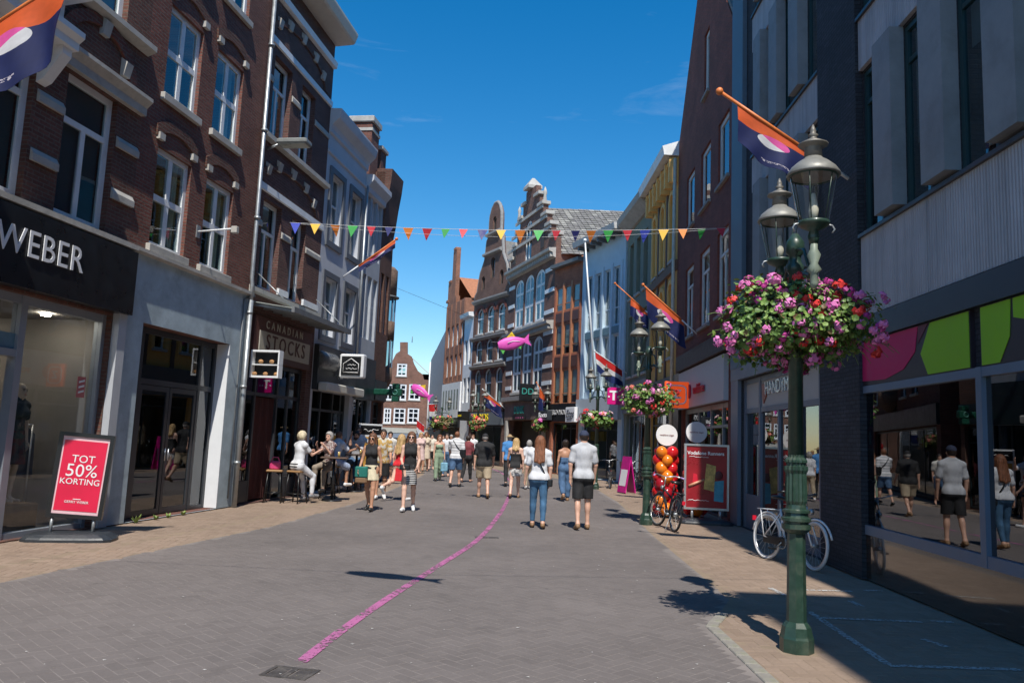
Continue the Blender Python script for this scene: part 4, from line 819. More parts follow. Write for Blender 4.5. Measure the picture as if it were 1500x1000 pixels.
b.band('eave', M('grey_white_eave', (.5, .5, .49), .7, .15), [(-.3, zc+.2), (.6, zc+.22), (.65, zc+.5), (-.3, zc+.6)], 0, b.L)
for k in range(6): b.box('eave_bracket', LEAD, .5+k*(b.L-1)/5, .62+k*(b.L-1)/5, .002, .55, zc+.02, zc+.19)
MB().box(.01, b.L-.01, .35, 7.5, zc+.45, zc+.7).obj('roof', ROOFT, b.root)
fas = b.box('shop_fascia', M('pale_blue_fascia', (.45, .50, .54), .5, .08), .05, b.L-.05, .002, .2, 2.7, 3.7)
b.window(.4, b.L-.4, .05, 2.68, cols=(.33, .66), rows=(), mat=DARKFR, glass=SHOPGLASS)
for k in range(3): MB().bevbox(.6+k*.5, 1.0+k*.5, .36, .6, 1.75, 2.2, .02).obj('yellow_lightbox', M('yellow_print', (.75, .45, .03), .5), b.root)
fp = empty('flagpole', b.W(b.L*.25, 0), b.root.rotation_euler[2], 'long white flagpole leaning out in front of the pale blue house', 'flagpole')
tp = b.q(857, 352, .9); bt = b.q(872, 572, .15); fpv = [(bt[0]-b.L*.25, -.15, bt[1]), (tp[0]-b.L*.25, -.9, tp[1])]
MB().tube(fpv, [.05, .035], 8).obj('pole', WHITE, fp); MB().ell(fpv[1], (.09, .09, .09), 8, 6).obj('finial', WHITE, fp); MB().tube([(fpv[0][0], 0, fpv[0][2]+.5), (fpv[0][0], -.22, fpv[0][2]+.5)], .03, 6).obj('bracket', STEEL, fp)
# ---- red brick house
b = Bld('town_house', 'orange red brick house with rows of narrow brown framed windows', PB[2], PB[1]); R6 = b
B_ORG = brick('orange_red_brick', (.42, .12, .06), (.5, .16, .085), (.34, .17, .11)); BRNF = M('orange_brown_frame', (.46, .19, .09), .6, .1)
z1t, z1b, z2t, z2b, z3t, z3b, ze = zrow(b, 826, 420, 455, 474, 519, 541, 591, 400)
cw = (b.L-.3)/3; W_ = [(.15+k*cw+.07, .15+(k+1)*cw-.07, a, c) for k in range(3) for a, c in ((z1b, z1t), (z2b, z2t), (z3b, z3t))]
b.wall(B_ORG, ze+.4, holes=[rect(*w_) for w_ in W_]+[rect(.2, b.L-.2, .02, 2.6)])
for u0, u1, z0, z1 in W_: b.window(u0, u1, z0, z1, cols=(), rows=(.3,), fw=.05, mw=.04, y=.02, mat=BRNF, blind=(CURTAIN, .25))
for k in range(4): MB().box(.15+k*cw-.07, .15+k*cw+.07, -.03, -.002, z3b-.2, z1t+.2).obj('pier', BRNF if k in (1, 2) else B_ORG, b.root)
for k in range(3):
    for a, c in ((z2t, z1b), (z3t, z2b)): MB().box(.15+k*cw+.12, .15+(k+1)*cw-.12, -.03, -.002, a+.1, c-.1).obj('spandrel', M('dark_brown_panel', (.09, .04, .03), .5), b.root)
b.band('eave', LEAD, [(-.3, ze+.3), (.3, ze+.32), (.32, ze+.5), (-.3, ze+.55)])
MB().add([(0, 0, ze+.5), (b.L, 0, ze+.5), (b.L, 4, ze+2.6), (0, 4, ze+2.6)], [(0,1,2,3)]).obj('roof', REDTILE, b.root)
fas = b.box('shop_fascia', BLACKP, .02, b.L-.02, .002, .15, 2.65, 3.55); text(fas, 'VERO MODA', .36, (b.L*.42, -.17, 3.1), M('grey_white_lettering', (.5, .5, .5), .5), .03)
b.window(.2, b.L-.2, .05, 2.58, cols=(.35, .7), rows=(), mat=DARKFR, glass=SHOPGLASS)
es = empty('script_sign', R5.W(.05, 2.95), R5.root.rotation_euler[2], 'white square sign with black script lettering beside the black fascia', 'sign'); MB().bevbox(-.7, .35, -.42, -.25, -.35, .38, .02).obj('panel', WHITEP, es); text(es, 'Etos', .5, (-.17, -.43, .05), BLACKP, .01, shear=.25); MB().tube([(-.5, -.43, -.2), (.1, -.43, -.16)], .02, 5).obj('underline', BLACKP, es); MB().box(-.05, .05, -.26, -.19, -.1, .1).obj('mount', STEEL, es)
# ---- stepped gable
b = Bld('stepped_gable_house', 'tall brown brick house with stepped gable, white banded quoins and large white windows', PB[3], PB[2]); R7 = b
B_STEP = brick('gable_brown_brick', (.165, .075, .054), (.225, .108, .08), (.2, .14, .115))
u_a, u_b = 0.0, b.L
f1t, f1b, f2t, f2b, co1, co2, cor, apex, top = zrow(b, 770, 510, 573, 418, 477, 491, 476, 392, 262, 258)
apex -= .95; cu0 = b.q(773, 380)[0]; steps = 6; ez = cor+.15; gh = apex-ez; ol = [(0, 0), (b.L, 0), (b.L, ez)]
hw0 = b.L-cu0
right = []
for k in range(steps):
    hw = hw0*(1-.15*k-.02)-.02 if k else hw0; z = ez+gh*(k+1)/steps
    right.append((hw, z))
zz = ez
for hw, z in right: ol += [(cu0+hw, zz), (cu0+hw, z)]; zz = z
zz = apex
for k in range(steps-1, -1, -1):
    hw, z = right[k]; hw = cu0 if k == 0 else hw*(cu0/hw0)*.98; z_lo = right[k-1][1] if k else ez; ol += [(cu0-hw, z), (cu0-hw, z_lo)]
ol2 = []
for p in ol:
    if not ol2 or (abs(p[0]-ol2[-1][0])+abs(p[1]-ol2[-1][1])) > 1e-4: ol2.append(p)
if abs(ol2[-1][0]) < 1e-4 and abs(ol2[-1][1]-ez) < 1e-4: pass
wc = [.245, .475, .705]; ww = b.L*.085
ww *= 1.18
W1 = [(b.L*c-ww, b.L*c+ww, f1b, f1t) for c in wc]; W2_ = [(b.L*c-ww, b.L*c+ww, f2b, f2t) for c in wc]
gw = (cu0-.55, cu0+.55, cor+.35, apex-gh*.42)
b.wall(B_STEP, cor, outline=ol2, holes=[arch(u0, u1, z0, z1+.5, .5) for u0, u1, z0, z1 in W1+W2_]+[arch(*gw, .5), rect(.9, b.L-.9, .02, 2.75)], depth=9)
for u0, u1, z0, z1 in W1+W2_: b.window(u0, u1, z0, z1+.5, cols=(.5,), rows=(.38, .7), fw=.15, mw=.14, y=.05, rise=.5, sill=.14, dep=.08)
b.window(*gw, cols=(.5,), rows=(.55,), fw=.1, y=.06, rise=.5)
for k, (hw, z) in enumerate(right):
    for s_ in (-1, 1):
        sc_ = 1 if s_ > 0 else cu0/hw0; nx = (right[k+1][0] if k < steps-1 else 0)*sc_; hwk = hw*sc_
        if k < steps-1: MB().bevbox(cu0+s_*(hwk+nx)/2-(hwk-nx)/2-.12, cu0+s_*(hwk+nx)/2+(hwk-nx)/2+.12, -.14, .4, z+.002, z+.2, .02).obj('step_cap', STONE, b.root)
    if k in (1, 2, 3): b.box('stone_band', STONE, cu0-hw+.01, cu0+hw-.01, .001, .07, z-.2, z-.02)
MB().lathe([(.62, apex), (.62, apex+.18), (.1, apex+.7)], 4, (cu0, .15, 0), rot=.5, sm=False).obj('gable_finial', STONE, b.root)
for s_ in (-1, 1): MB().lathe([(.1, apex-gh*.33), (.14, apex-gh*.3), (.08, apex-gh*.2), (.12, apex-gh*.16), (.02, apex-gh*.1)], 8, (cu0+s_*(right[3][0]-.15), .12, 0)).obj('pinnacle', STONE, b.root)
for s_ in (-1, 1):
    c_ = cu0+s_*b.L*.32; MB().poly(arch(c_-.28, c_+.28, cor+.6, cor+1.9, .28), -.03, -.001).obj('blind_arch', M('blind_arch_dark', (.05, .035, .03), .7), b.root)
for z, h in ((cor-.35, .5), (co1-.15, .45)):
    dm_ = MB().box(0, .13, -.3, -.16, z+.06, z+h*.52).mesh('dentil', STONE); cn = b.band('cornice', STONE, [(0, z), (.15, z+.05), (.18, z+h*.55), (.4, z+h*.7), (.42, z+h), (0, z+h+.05)], -.02, b.L+.02)
    for k in range(26): link('dentil', dm_, cn).location.x = .1+k*(b.L-.3)/25
for z0 in list(np.linspace(f1b+.2, f1t+.4, 4))+list(np.linspace(f2b+.2, f2t+.1, 3)):
    for u0, u1 in ((.003, b.L*.14), (b.L*.82, b.L-.003)): b.box('stone_band', WHITE, u0, u1, .001, .04, z0, z0+.22)
b.band('shop_cornice', GREYST, [(0, f1b-.55), (.3, f1b-.5), (.3, f1b-.25), (0, f1b-.2)])
ridge = b.q(786, 296)[1]; eave = cor-.15; rt = MB(); D = 12; axv = Vector((b.t.x, -b.n.x, 0)).normalized(); hwr = b.L-cu0+.1
for s_ in (-1, 1): rt.add([Vector((cu0+s_*hwr, .3, eave)), Vector((cu0, .3, ridge)), Vector((cu0, .3, ridge))+axv*D, Vector((cu0+s_*hwr, .3, eave))+axv*D], [(0,1,2,3) if s_ > 0 else (3,2,1,0)])
ro = rt.obj('roof', ROOFT, b.root)
# single roof tiles on the slope that shows
tl = MB(); sl_v = Vector((hwr, 0, eave-ridge)); nrm = axv.cross(sl_v).normalized(); nrm = nrm if nrm.z > 0 else -nrm; rows_n = 22; seg = sl_v/rows_n
for r_ in range(rows_n):
    for k in range(40):
        y0 = .35+k*.315; jit = random.uniform(0, .02); o_ = Vector((cu0, .3, ridge))+axv*(y0-.3); a = o_+seg*r_+nrm*(.02+jit); c_ = o_+seg*(r_+1.12)+nrm*(.055+jit); w_ = axv*.29; dn = nrm*-.035
        tl.add([a, a+w_, c_+w_, c_, c_+dn, c_+w_+dn], [(0, 3, 2, 1), (3, 4, 5, 2)], 0 if random.random() < .8 else 1)
tag(tl.obj('roof_tiles', [ROOFT, M('pale_roof_tile', (.30, .29, .26), .75, .3, 9)], ro), kind='stuff')
fas = b.box('shop_fascia', brick('fascia_brick', (.20, .13, .11), (.25, .165, .14), (.2, .17, .15)), .3, b.L-.3, .002, .12, 2.78, f1b-.56)
TEAL = M('teal_letter', (.05, .32, .27), .4); text(fas, 'DINK', .62, (b.L*.4, -.15, 3.32), TEAL, .05, sx=1.1); pl_ = MB().box(b.L*.25, b.L*.55, -.14, -.121, 2.8, 3.0).obj('dark_plate', BLACKP, fas)
for k in range(4): MB().box(b.L*(.33+.05*k), b.L*(.33+.05*k)+.1, -.15, -.141, 2.85, 2.95).obj('pink_letter', M('pink_letter', (.6, .12, .3), .4), pl_)
b.box('doorway', DARKIN, .95, b.L-.95, -.9, -.8, .02, 2.74); b.box('door_post', STONE, .55, .88, .002, .15, .02, 2.76); b.box('door_post', STONE, b.L-.88, b.L-.55, .002, .15, .02, 2.76)
ps = empty('projecting_sign', b.W(b.L*.72, f1b-.55), b.root.rotation_euler[2], 'black projecting sign with twin teal letters over the brick fascia', 'sign'); MB().bevbox(-.1, .1, -1.0, -.16, -.1, .85, .02).obj('panel', BLACKP, ps)
text(ps, 'DD', .48, (0, 0, 0), TEAL, .02, rot=Matrix.Translation((-.12, -.58, .42)) @ Matrix.Rotation(R(-90), 4, 'Z')); text(ps, 'DD', .48, (0, 0, 0), TEAL, .02, rot=Matrix.Translation((.12, -.58, .42)) @ Matrix.Rotation(R(90), 4, 'Z')); MB().tube([(0, 0, .4), (0, -.2, .4)], .03, 6).obj('arm', STEEL, ps)
ws = empty('projecting_sign', R6.W(.15, 2.9), R6.root.rotation_euler[2], 'small dark projecting sign with white letters under the corner lamps', 'sign'); MB().bevbox(-.5, .4, -.5, -.2, -.2, .3, .02).obj('panel', DARKFR, ws); text(ws, 'Roots', .36, (-.05, -.51, .06), WHITEP, .02); MB().box(-.1, .1, -.21, -.16, -.05, .05).obj('mount', STEEL, ws)
# ---- bell gable
b = Bld('bell_gable_house', 'dark brick house with curved bell gable and rows of arched windows', PB[4], PB[3]); R8 = b
B_BELL = brick('bell_gable_brick', (.145, .075, .054), (.195, .10, .074), (.16, .11, .09))
z3b, z3t, z2b, z2t, z1b, z1t, cz, nk, tp = zrow(b, 711, 592, 540, 530, 497, 488, 450, 437, 372, 306)
cs = [.2, .5, .8]; hw = b.L*.1
W_ = [(b.L*c-hw, b.L*c+hw, a, d) for c in cs for a, d in ((z3b, z3t), (z2b, z2t), (z1b, z1t))]
C = b.L/2; h = tp-cz
prof = [(1.0, 0), (.98, .06), (.86, .1), (.8, .2), (.72, .3), (.6, .36), (.5, .42), (.46, .52), (.42, .62), (.32, .66), (.32, .8), (.3, .88), (.2, .96), (.08, 1.0)]
ol = [(0, 0), (b.L, 0)]+[(C+C*x_, cz+h*y_) for x_, y_ in prof]+[(C-C*x_, cz+h*y_) for x_, y_ in reversed(prof)]
gws = [(C-.28, C+.28, cz+h*.2, cz+h*.42), (C-C*.62, C-C*.62+.5, cz+h*.1, cz+h*.25), (C+C*.62-.5, C+C*.62, cz+h*.1, cz+h*.25), (C-.25, C+.25, cz+h*.7, cz+h*.86)]
b.wall(B_BELL, cz, outline=ol, holes=[arch(*w_, .35) for w_ in W_]+[arch(*w_, .22) for w_ in gws]+[rect(.4, b.L-.4, .02, 2.7)])
for w_ in W_: b.window(*w_, cols=(), rows=(.6,), fw=.1, mw=.08, y=.1, rise=.35, sill=.1, curtain=True)
for w_ in gws: b.window(*w_, cols=(), rows=(), fw=.06, y=.1, rise=.22, mat=M('dark_bell_frame', (.1, .08, .07), .6))
for c0 in cs:
    for a, d in ((z3b, z3t), (z2b, z2t), (z1b, z1t)): MB().poly(arch(b.L*c0-hw-.18, b.L*c0+hw+.18, d-.36, d+.2, .45), -.05, -.002, [arch(b.L*c0-hw, b.L*c0+hw, d-.355, d, .35)]).obj('brick_arch', B_BRN, b.root)
for z in (cz-.3, z1b-.45, z2b-.45): b.band('cornice', GREYST, [(0, z), (.1, z+.04), (.22, z+.16), (.22, z+.26), (0, z+.3)])
b.band('cornice', GREYST, [(0, cz+h*.45), (.2, cz+h*.46), (.2, cz+h*.48), (0, cz+h*.5)], C-C*.5, C+C*.5); b.band('cornice', GREYST, [(0, cz+h*.66), (.2, cz+h*.67), (.2, cz+h*.69), (0, cz+h*.7)], C-C*.4, C+C*.4)
cap = MB(); cap.tube([(C+C*x_*1.03, .1, cz+h*y_*1.01) for x_, y_ in prof]+[(C-C*x_*1.03, .1, cz+h*y_*1.01) for x_, y_ in reversed(prof)], .12, 6); cap.obj('gable_coping', GREYST, b.root)
MB().add([(0, .4, cz), (C, .4, cz+h*.62), (C, 9, cz+h*.62), (0, 9, cz), (b.L, .4, cz), (b.L, 9, cz)], [(0,1,2,3),(1,4,5,2)]).obj('roof', ROOFT, b.root)
b.box('brick_band', B_BELL, .02, b.L-.02, .002, .12, 3.35, z3b-.3); fas = b.box('shop_fascia', M('slate_fascia', (.12, .14, .16), .5, .1), .05, b.L-.05, .002, .16, 2.5, 3.3)
text(fas, 'NAMOS', .62, (b.L*.42, -.19, 2.95), M('yellow_letter', (.8, .62, .02), .4), .04); MB().bevbox(.1, .75, -.9, -.3, 2.75, 3.35, .02).obj('black_sign', BLACKP, fas); MB().box(.08, .099, -.85, -.35, 3.0, 3.1).obj('yellow_bar', MATS['yellow_letter'], fas); MB().box(.15, .7, -.92, -.901, 3.0, 3.12).obj('yellow_bar', MATS['yellow_letter'], fas)
b.window(.4, b.L-.4, .05, 2.48, cols=(.3, .7), mat=DARKFR, glass=SHOPGLASS)
# ---- narrow white house
b = Bld('town_house', 'narrow white painted house beside the bell gable', PB[5], PB[4]); R9 = b
e9 = zrow(b, 677, 468)[0]; W_ = [(b.L*c-.3, b.L*c+.3, z, z+1.7) for c in (.28, .72) for z in (4.0, 6.6, 8.9) if z+2 < e9]
b.wall(WHITE, e9, holes=[rect(*w_) for w_ in W_]); [b.window(*w_, cols=(), rows=(.6,), fw=.06, mat=M('grey_frame', (.2, .2, .2), .5)) for w_ in W_]
b.band('eave', WHITE, [(-.3, e9-.2), (.35, e9-.1), (.4, e9+.15), (-.3, e9+.2)])
# ---- gothic red brick
b = Bld('gothic_brick_house', 'red brick house with tall chimney like stepped gable and orange tiled roof', PB[6], PB[5]); R10 = b
B_GOTH = brick('gothic_red_brick', (.34, .14, .08), (.42, .185, .11), (.28, .17, .12)); ez, apx = zrow(b, 655, 478, 366); C = b.L*.66
g_ = lambda x_, y_: (min(max(b.q(x_, y_)[0], 0), b.L), b.q(x_, y_)[1])
za, zb_, zc_ = b.q(650, 447)[1], b.q(660, 415)[1], b.q(667, 367)[1]; u1_, u2_, u3_ = g_(656, 430)[0], g_(663, 400)[0], g_(669, 380)[0]; ez = za-.3; apx = zc_; C = (u2_+u3_)/2
o2 = [(0, 0), (b.L, 0), (b.L, ez), (u3_+.35, ez+.02), (u3_+.35, zb_-1.2), (u3_, zb_-1.2), (u3_, zc_), (u2_, zc_), (u2_, zb_), (u1_, zb_), (u1_, za), (0, za)]
W_ = [(b.L*c-.3, b.L*c+.3, z, z+1.6) for c in (.14, .38, .62, .86) for z in (6.0, 8.2, 10.3) if z+1.8 < ez]
b.wall(B_GOTH, ez, outline=o2, holes=[arch(*w_, .3) for w_ in W_]); [b.window(*w_, cols=(), rows=(.6,), fw=.08, y=.1, rise=.3) for w_ in W_]
for c in (.02, .26, .5, .74, .96): b.box('buttress', B_GOTH, b.L*c-.1, b.L*c+.1, .002, .05, 5.6, ez)
for u_, z_ in ((u1_*.5, za), ((u1_+u2_)/2, zb_), ((u2_+u3_)/2, zc_)): MB().bevbox(u_-.3, u_+.3, -.06, .36, z_+.002, z_+.22, .03).obj('coping', B_GOTH, b.root)
MB().add([(0, .4, ez), (C, .4, apx-2.0), (C, 10, apx-2.0), (0, 10, ez), (b.L+.1, .4, ez), (b.L+.1, 10, ez)], [(0,1,2,3),(1,4,5,2)]).obj('roof', REDTILE, b.root)
b.box('white_storey', WHITE, .02, b.L-.02, .002, .1, 3.0, 5.5)
for k in range(6): b.box('storey_window', DARKFR, .4+k*b.L*.15, .4+k*b.L*.15+.3, .101, .11, 3.6, 5.0)
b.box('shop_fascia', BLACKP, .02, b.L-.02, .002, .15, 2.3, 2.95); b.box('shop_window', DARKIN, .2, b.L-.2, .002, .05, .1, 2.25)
aw = MB().add([(1, -.1, 2.6), (b.L-1, -.1, 2.6), (b.L-1, -1.6, 2.1), (1, -1.6, 2.1), (1, -.1, 2.56), (b.L-1, -.1, 2.56), (b.L-1, -1.6, 2.06), (1, -1.6, 2.06)], [(0,3,2,1),(4,5,6,7),(2,3,7,6),(0,4,7,3),(1,2,6,5)]); aw.obj('awning', M('black_awning', (.02, .022, .024), .7), b.root)
# ---- grey flat gable wall
b = Bld('town_house', 'pale grey blank walled house at the bend of the street', PB[7], PB[6]); e = zrow(b, 634, 512)[0]
b.wall(M('grey_render', (.36, .37, .38), .8, .12, 2), e, outline=[(0, 0), (b.L, 0), (b.L, e+.8), (0, e-.8)], holes=[rect(.2, .7, 3, 4.5)]); b.window(.2, .7, 3, 4.5); MB().tube([(.05, -.06, .1), (.05, -.06, e-1)], .05, 6).obj('downpipe', WHITE, b.root)
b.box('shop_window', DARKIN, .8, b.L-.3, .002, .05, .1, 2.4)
# ---- brick house that closes the street
b = Bld('end_house', 'red brick house with bell shaped gable and white sash windows closing the street', gx(541, 80), gx(627, 80)); RE_ = b
B_END = brick('end_house_brick', (.26, .115, .075), (.32, .15, .10), (.26, .19, .15)); eq = zrow(b, 590, 546)[0]
P0 = lambda px, py: b.q(px, py)
ol = [(0, 0), (b.L, 0), (b.L, P0(618, 556)[1])]+[P0(*p) for p in [(621,556),(619,548),(612,543),(606,532),(603,522),(597,518),(597,501),(586,501),(586,514),(580,518),(574,530),(571,545),(560,550)]]+[(0, P0(548, 550)[1])]
W_ = []
for x0, x1, y0, y1 in [(562.5,575,562,586),(579.5,594.5,562,586),(599.5,615,562,586),(562.5,572,597,620),(577,593,597,620),(597.5,613,597,620),(582,595.5,532,551),(546,558,562,586),(546,557,597,620)]:
    u0, u1, z0, z1 = b.r(x0, y0, x1, y1); W_.append((u0, u1, z0, z1))
b.wall(B_END, eq, outline=ol, holes=[rect(*w_) for w_ in W_]+[rect(.5, b.L-.3, .02, 2.3)])
for w_ in W_: b.window(*w_, cols=(.5,), rows=(.35, .68), fw=.15, mw=.1, y=.03, sill=.1)
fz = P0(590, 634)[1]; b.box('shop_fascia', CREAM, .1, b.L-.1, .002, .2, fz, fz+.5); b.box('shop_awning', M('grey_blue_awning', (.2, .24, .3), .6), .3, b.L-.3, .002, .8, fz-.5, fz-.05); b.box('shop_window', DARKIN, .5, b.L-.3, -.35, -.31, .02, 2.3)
MB().add([(0, .35, eq-.3), (b.L*.5, .35, eq+2.2), (b.L*.5, 8, eq+2.2), (0, 8, eq-.3), (b.L, .35, eq-.3), (b.L, 8, eq-.3)], [(0,1,2,3),(1,4,5,2)]).obj('roof', REDTILE, b.root)
MB().tube([(b.L*.62, .1, P0(591, 501)[1]), (b.L*.62, .1, P0(591, 492)[1])], .04, 5).obj('weathervane', LEAD, b.root)
c_ = MB().box(b.L-.1, b.L+2.2, .5, 6, 0, P0(628, 552)[1]); c_.obj('side_wing', B_END, b.root)
# ---- building behind the camera on the right: it narrows the street there and shades the near pavement
b = Bld('corner_block', 'tall brown brick corner block standing further out into the street behind the viewer', (12.5, -1.9), (12.6, -1.9)); bpy.data.objects.remove(b.root)
b = Bld('corner_block', 'tall brown brick corner block standing further out into the street behind the viewer', (3.27, -1.9), (3.27, -16)); HB = (9.45+1.9)*math.tan(SUN_EL)
W_ = [(1+k*2.2, 2.2+k*2.2, z, z+1.9) for k in range(6) for z in (4.3, 7.6, 10.9)]
b.wall(B_BRN, HB, holes=[rect(*w_) for w_ in W_], depth=9); [b.window(*w_, rows=(.6,), sill=.1) for w_ in W_]
b.band('cornice', STONE, [(0, HB-.5), (.06, HB-.4), (.06, HB-.02), (0, HB)])
# ================================================================== STREET FURNITURE
LAMPIN = M('lantern_white', (.6, .58, .5), .6)
def lantern(parent, c):
    x, y, z = c
    lt = MB().lathe([(.03, -.16), (.05, -.1), (.035, -.05), (.1, -.02), (.125, .0), (.125, .025), (.11, .03)], 12, c).obj('lantern', GREENP, parent)
    MB().lathe([(.116, .03), (.186, .4)], 16, c, cap=False).obj('glass', LAMPGLASS, lt)
    bars = MB()
    for k in range(6): a = k*math.pi/3; bars.tube([(x+.112*math.cos(a), y+.112*math.sin(a), z+.03), (x+.182*math.cos(a), y+.182*math.sin(a), z+.4)], .005, 4)
    bars.torus((x, y, z+.4), (0, 0, 1), .185, .012, 20, 6); bars.obj('cage', GREENP, lt)
    MB().lathe([(.206, .4), (.212, .415), (.175, .47), (.12, .52), (.08, .545), (.07, .56)], 18, c).obj('hood', M('weathered_zinc', (.25, .245, .22), .5, .25, 9, metal=.2), lt)
    MB().lathe([(.072, .56), (.066, .64), (.07, .65), (.115, .66), (.12, .672), (.05, .71), (.03, .72), (.03, .735), (.042, .75), (.02, .77), (.026, .785), (.006, .84)], 14, c).obj('chimney_cap', M('weathered_zinc_dark', (.2, .185, .16), .5, .25, 9, metal=.2), lt)
    MB().lathe([(.03, .04), (.04, .12), (.028, .2), (.015, .26)], 10, c).obj('bulb', LAMPIN, lt)
    for s_ in (-1, 1): MB().tube([(x+s_*.1, y, z+.01), (x+s_*.15, y, z+.0), (x+s_*.17, y, z-.03), (x+s_*.15, y, z-.06)], .008, 5).obj('hook', STEEL, lt)
def make_lamp(label, loc, arm_ang, armL=.62, zarm=3.55):
    r_ = empty('lamp_post', loc, 0, label, 'street lamp', 'twin lantern lamp posts with flower baskets')
    MB().lathe([(.138, 0), (.138, .11), (.13, .13), (.115, .2), (.085, .24)], 8, rot=.5, sm=False).obj('base', GREENP, r_)
    MB().lathe([(.081, .24), (.073, .96)], 8, rot=.5, sm=False).obj('lower_shaft', GREENP, r_)
    MB().lathe([(.073, .96), (.09, .97), (.11, .99), (.118, 1.0), (.118, 1.035), (.1, 1.04), (.1, 1.06), (.122, 1.065), (.122, 1.09), (.1, 1.1), (.095, 1.13), (.112, 1.135), (.112, 1.155), (.085, 1.165), (.08, 1.2)], 16, sm=False).obj('collar', GREENP, r_)
    fl = MB(); n = 16; pr = [(.078, 1.2), (.09, 1.23), (.092, 1.3), (.086, 1.46), (.1, 1.49), (.1, 1.52), (.08, 1.525), (.08, 1.55), (.094, 1.555), (.094, 1.575), (.066, 1.6), (.066, 1.62)]; vs = []; fs = []
    for r0, z in pr:
        for j in range(n*2): a = math.pi*j/n; rr = r0*(1 if j % 2 else .9); vs.append((rr*math.cos(a), rr*math.sin(a), z))
    for i in range(len(pr)-1):
        for j in range(2*n): fs.append((i*2*n+j, i*2*n+(j+1) % (2*n), i*2*n+2*n+(j+1) % (2*n), i*2*n+2*n+j))
    fl.add(vs, fs); fl.obj('fluted_drum', GREENP, r_)
    MB().lathe([(.066, 1.62), (.055, 3.2), (.07, 3.22), (.075, 3.27), (.055, 3.3), (.05, zarm), (.08, zarm+.03), (.08, zarm+.12), (.03, zarm+.2)], 12).obj('upper_shaft', GREENP, r_)
    dx, dy = math.cos(arm_ang), math.sin(arm_ang)
    for s_ in (-1, 1):
        e = (s_*dx*armL, s_*dy*armL)
        MB().tube([(s_*dx*.04, s_*dy*.04, zarm-.25), (s_*dx*armL*.45, s_*dy*armL*.45, zarm-.22), (s_*dx*armL*.85, s_*dy*armL*.85, zarm-.3), (e[0], e[1], zarm-.2), (e[0], e[1], zarm-.02)], .024, 8).obj('arm', GREENP, r_)
        MB().tube([(s_*dx*.05, s_*dy*.05, zarm+.05), (s_*dx*armL*.5, s_*dy*armL*.5, zarm-.02), (s_*dx*armL*.8, s_*dy*armL*.8, zarm-.26)], .014, 6).obj('scroll', GREENP, r_)
        MB().lathe([(.02, -.42), (.035, -.38), (.03, -.3), (.06, -.27), (.03, -.22), (.055, -.15), (.03, -.1), (.03, -.02)], 10, (e[0], e[1], zarm)).obj('drop_finial', M('pale_green_cast', (.22, .26, .2), .5), r_)
        lantern(r_, (e[0], e[1], zarm+.1))
    return r_
LEAF = [M('geranium_leaf', (.10, .19, .035), .5, .3, 9), M('geranium_leaf_light', (.19, .29, .065), .5, .3, 9), M('dry_leaf', (.16, .11, .045), .6, .3, 9)]
PET = {'pink': M('pink_petal', (.72, .20, .48), .6, .15, 20), 'red': M('red_petal', (.68, .035, .03), .6, .15, 20), 'magenta': M('magenta_petal', (.55, .05, .30), .6, .15, 20), 'coral': M('coral_petal', (.78, .22, .16), .6, .15, 20), 'pale': M('pale_pink_petal', (.80, .50, .55), .6, .1, 20)}
def rnd_unit(rg):
    v = Vector((rg.gauss(0, 1), rg.gauss(0, 1), rg.gauss(0, 1))); return v.normalized()
def petal_mesh(mat, n=16, r=.045, ps=.02, seed=1):
    rg = random.Random(seed); mb = MB()
    for _ in range(n):
        d = rnd_unit(rg); d.z = abs(d.z)*.9-.15; d.normalize(); c = d*r*rg.uniform(.7, 1.05); t = d.cross(rnd_unit(rg)).normalized(); b_ = d.cross(t)
        mb.add([c+(t*math.cos(a)+b_*math.sin(a))*ps+d*(.006 if i % 2 else -.004) for i, a in enumerate([k*math.pi*2/5 for k in range(5)])], [(0,1,2,3,4)])
    return mb.mesh('flower', mat)
FM = {k: [petal_mesh(v, seed=i) for i in range(3)] for k, v in PET.items()}
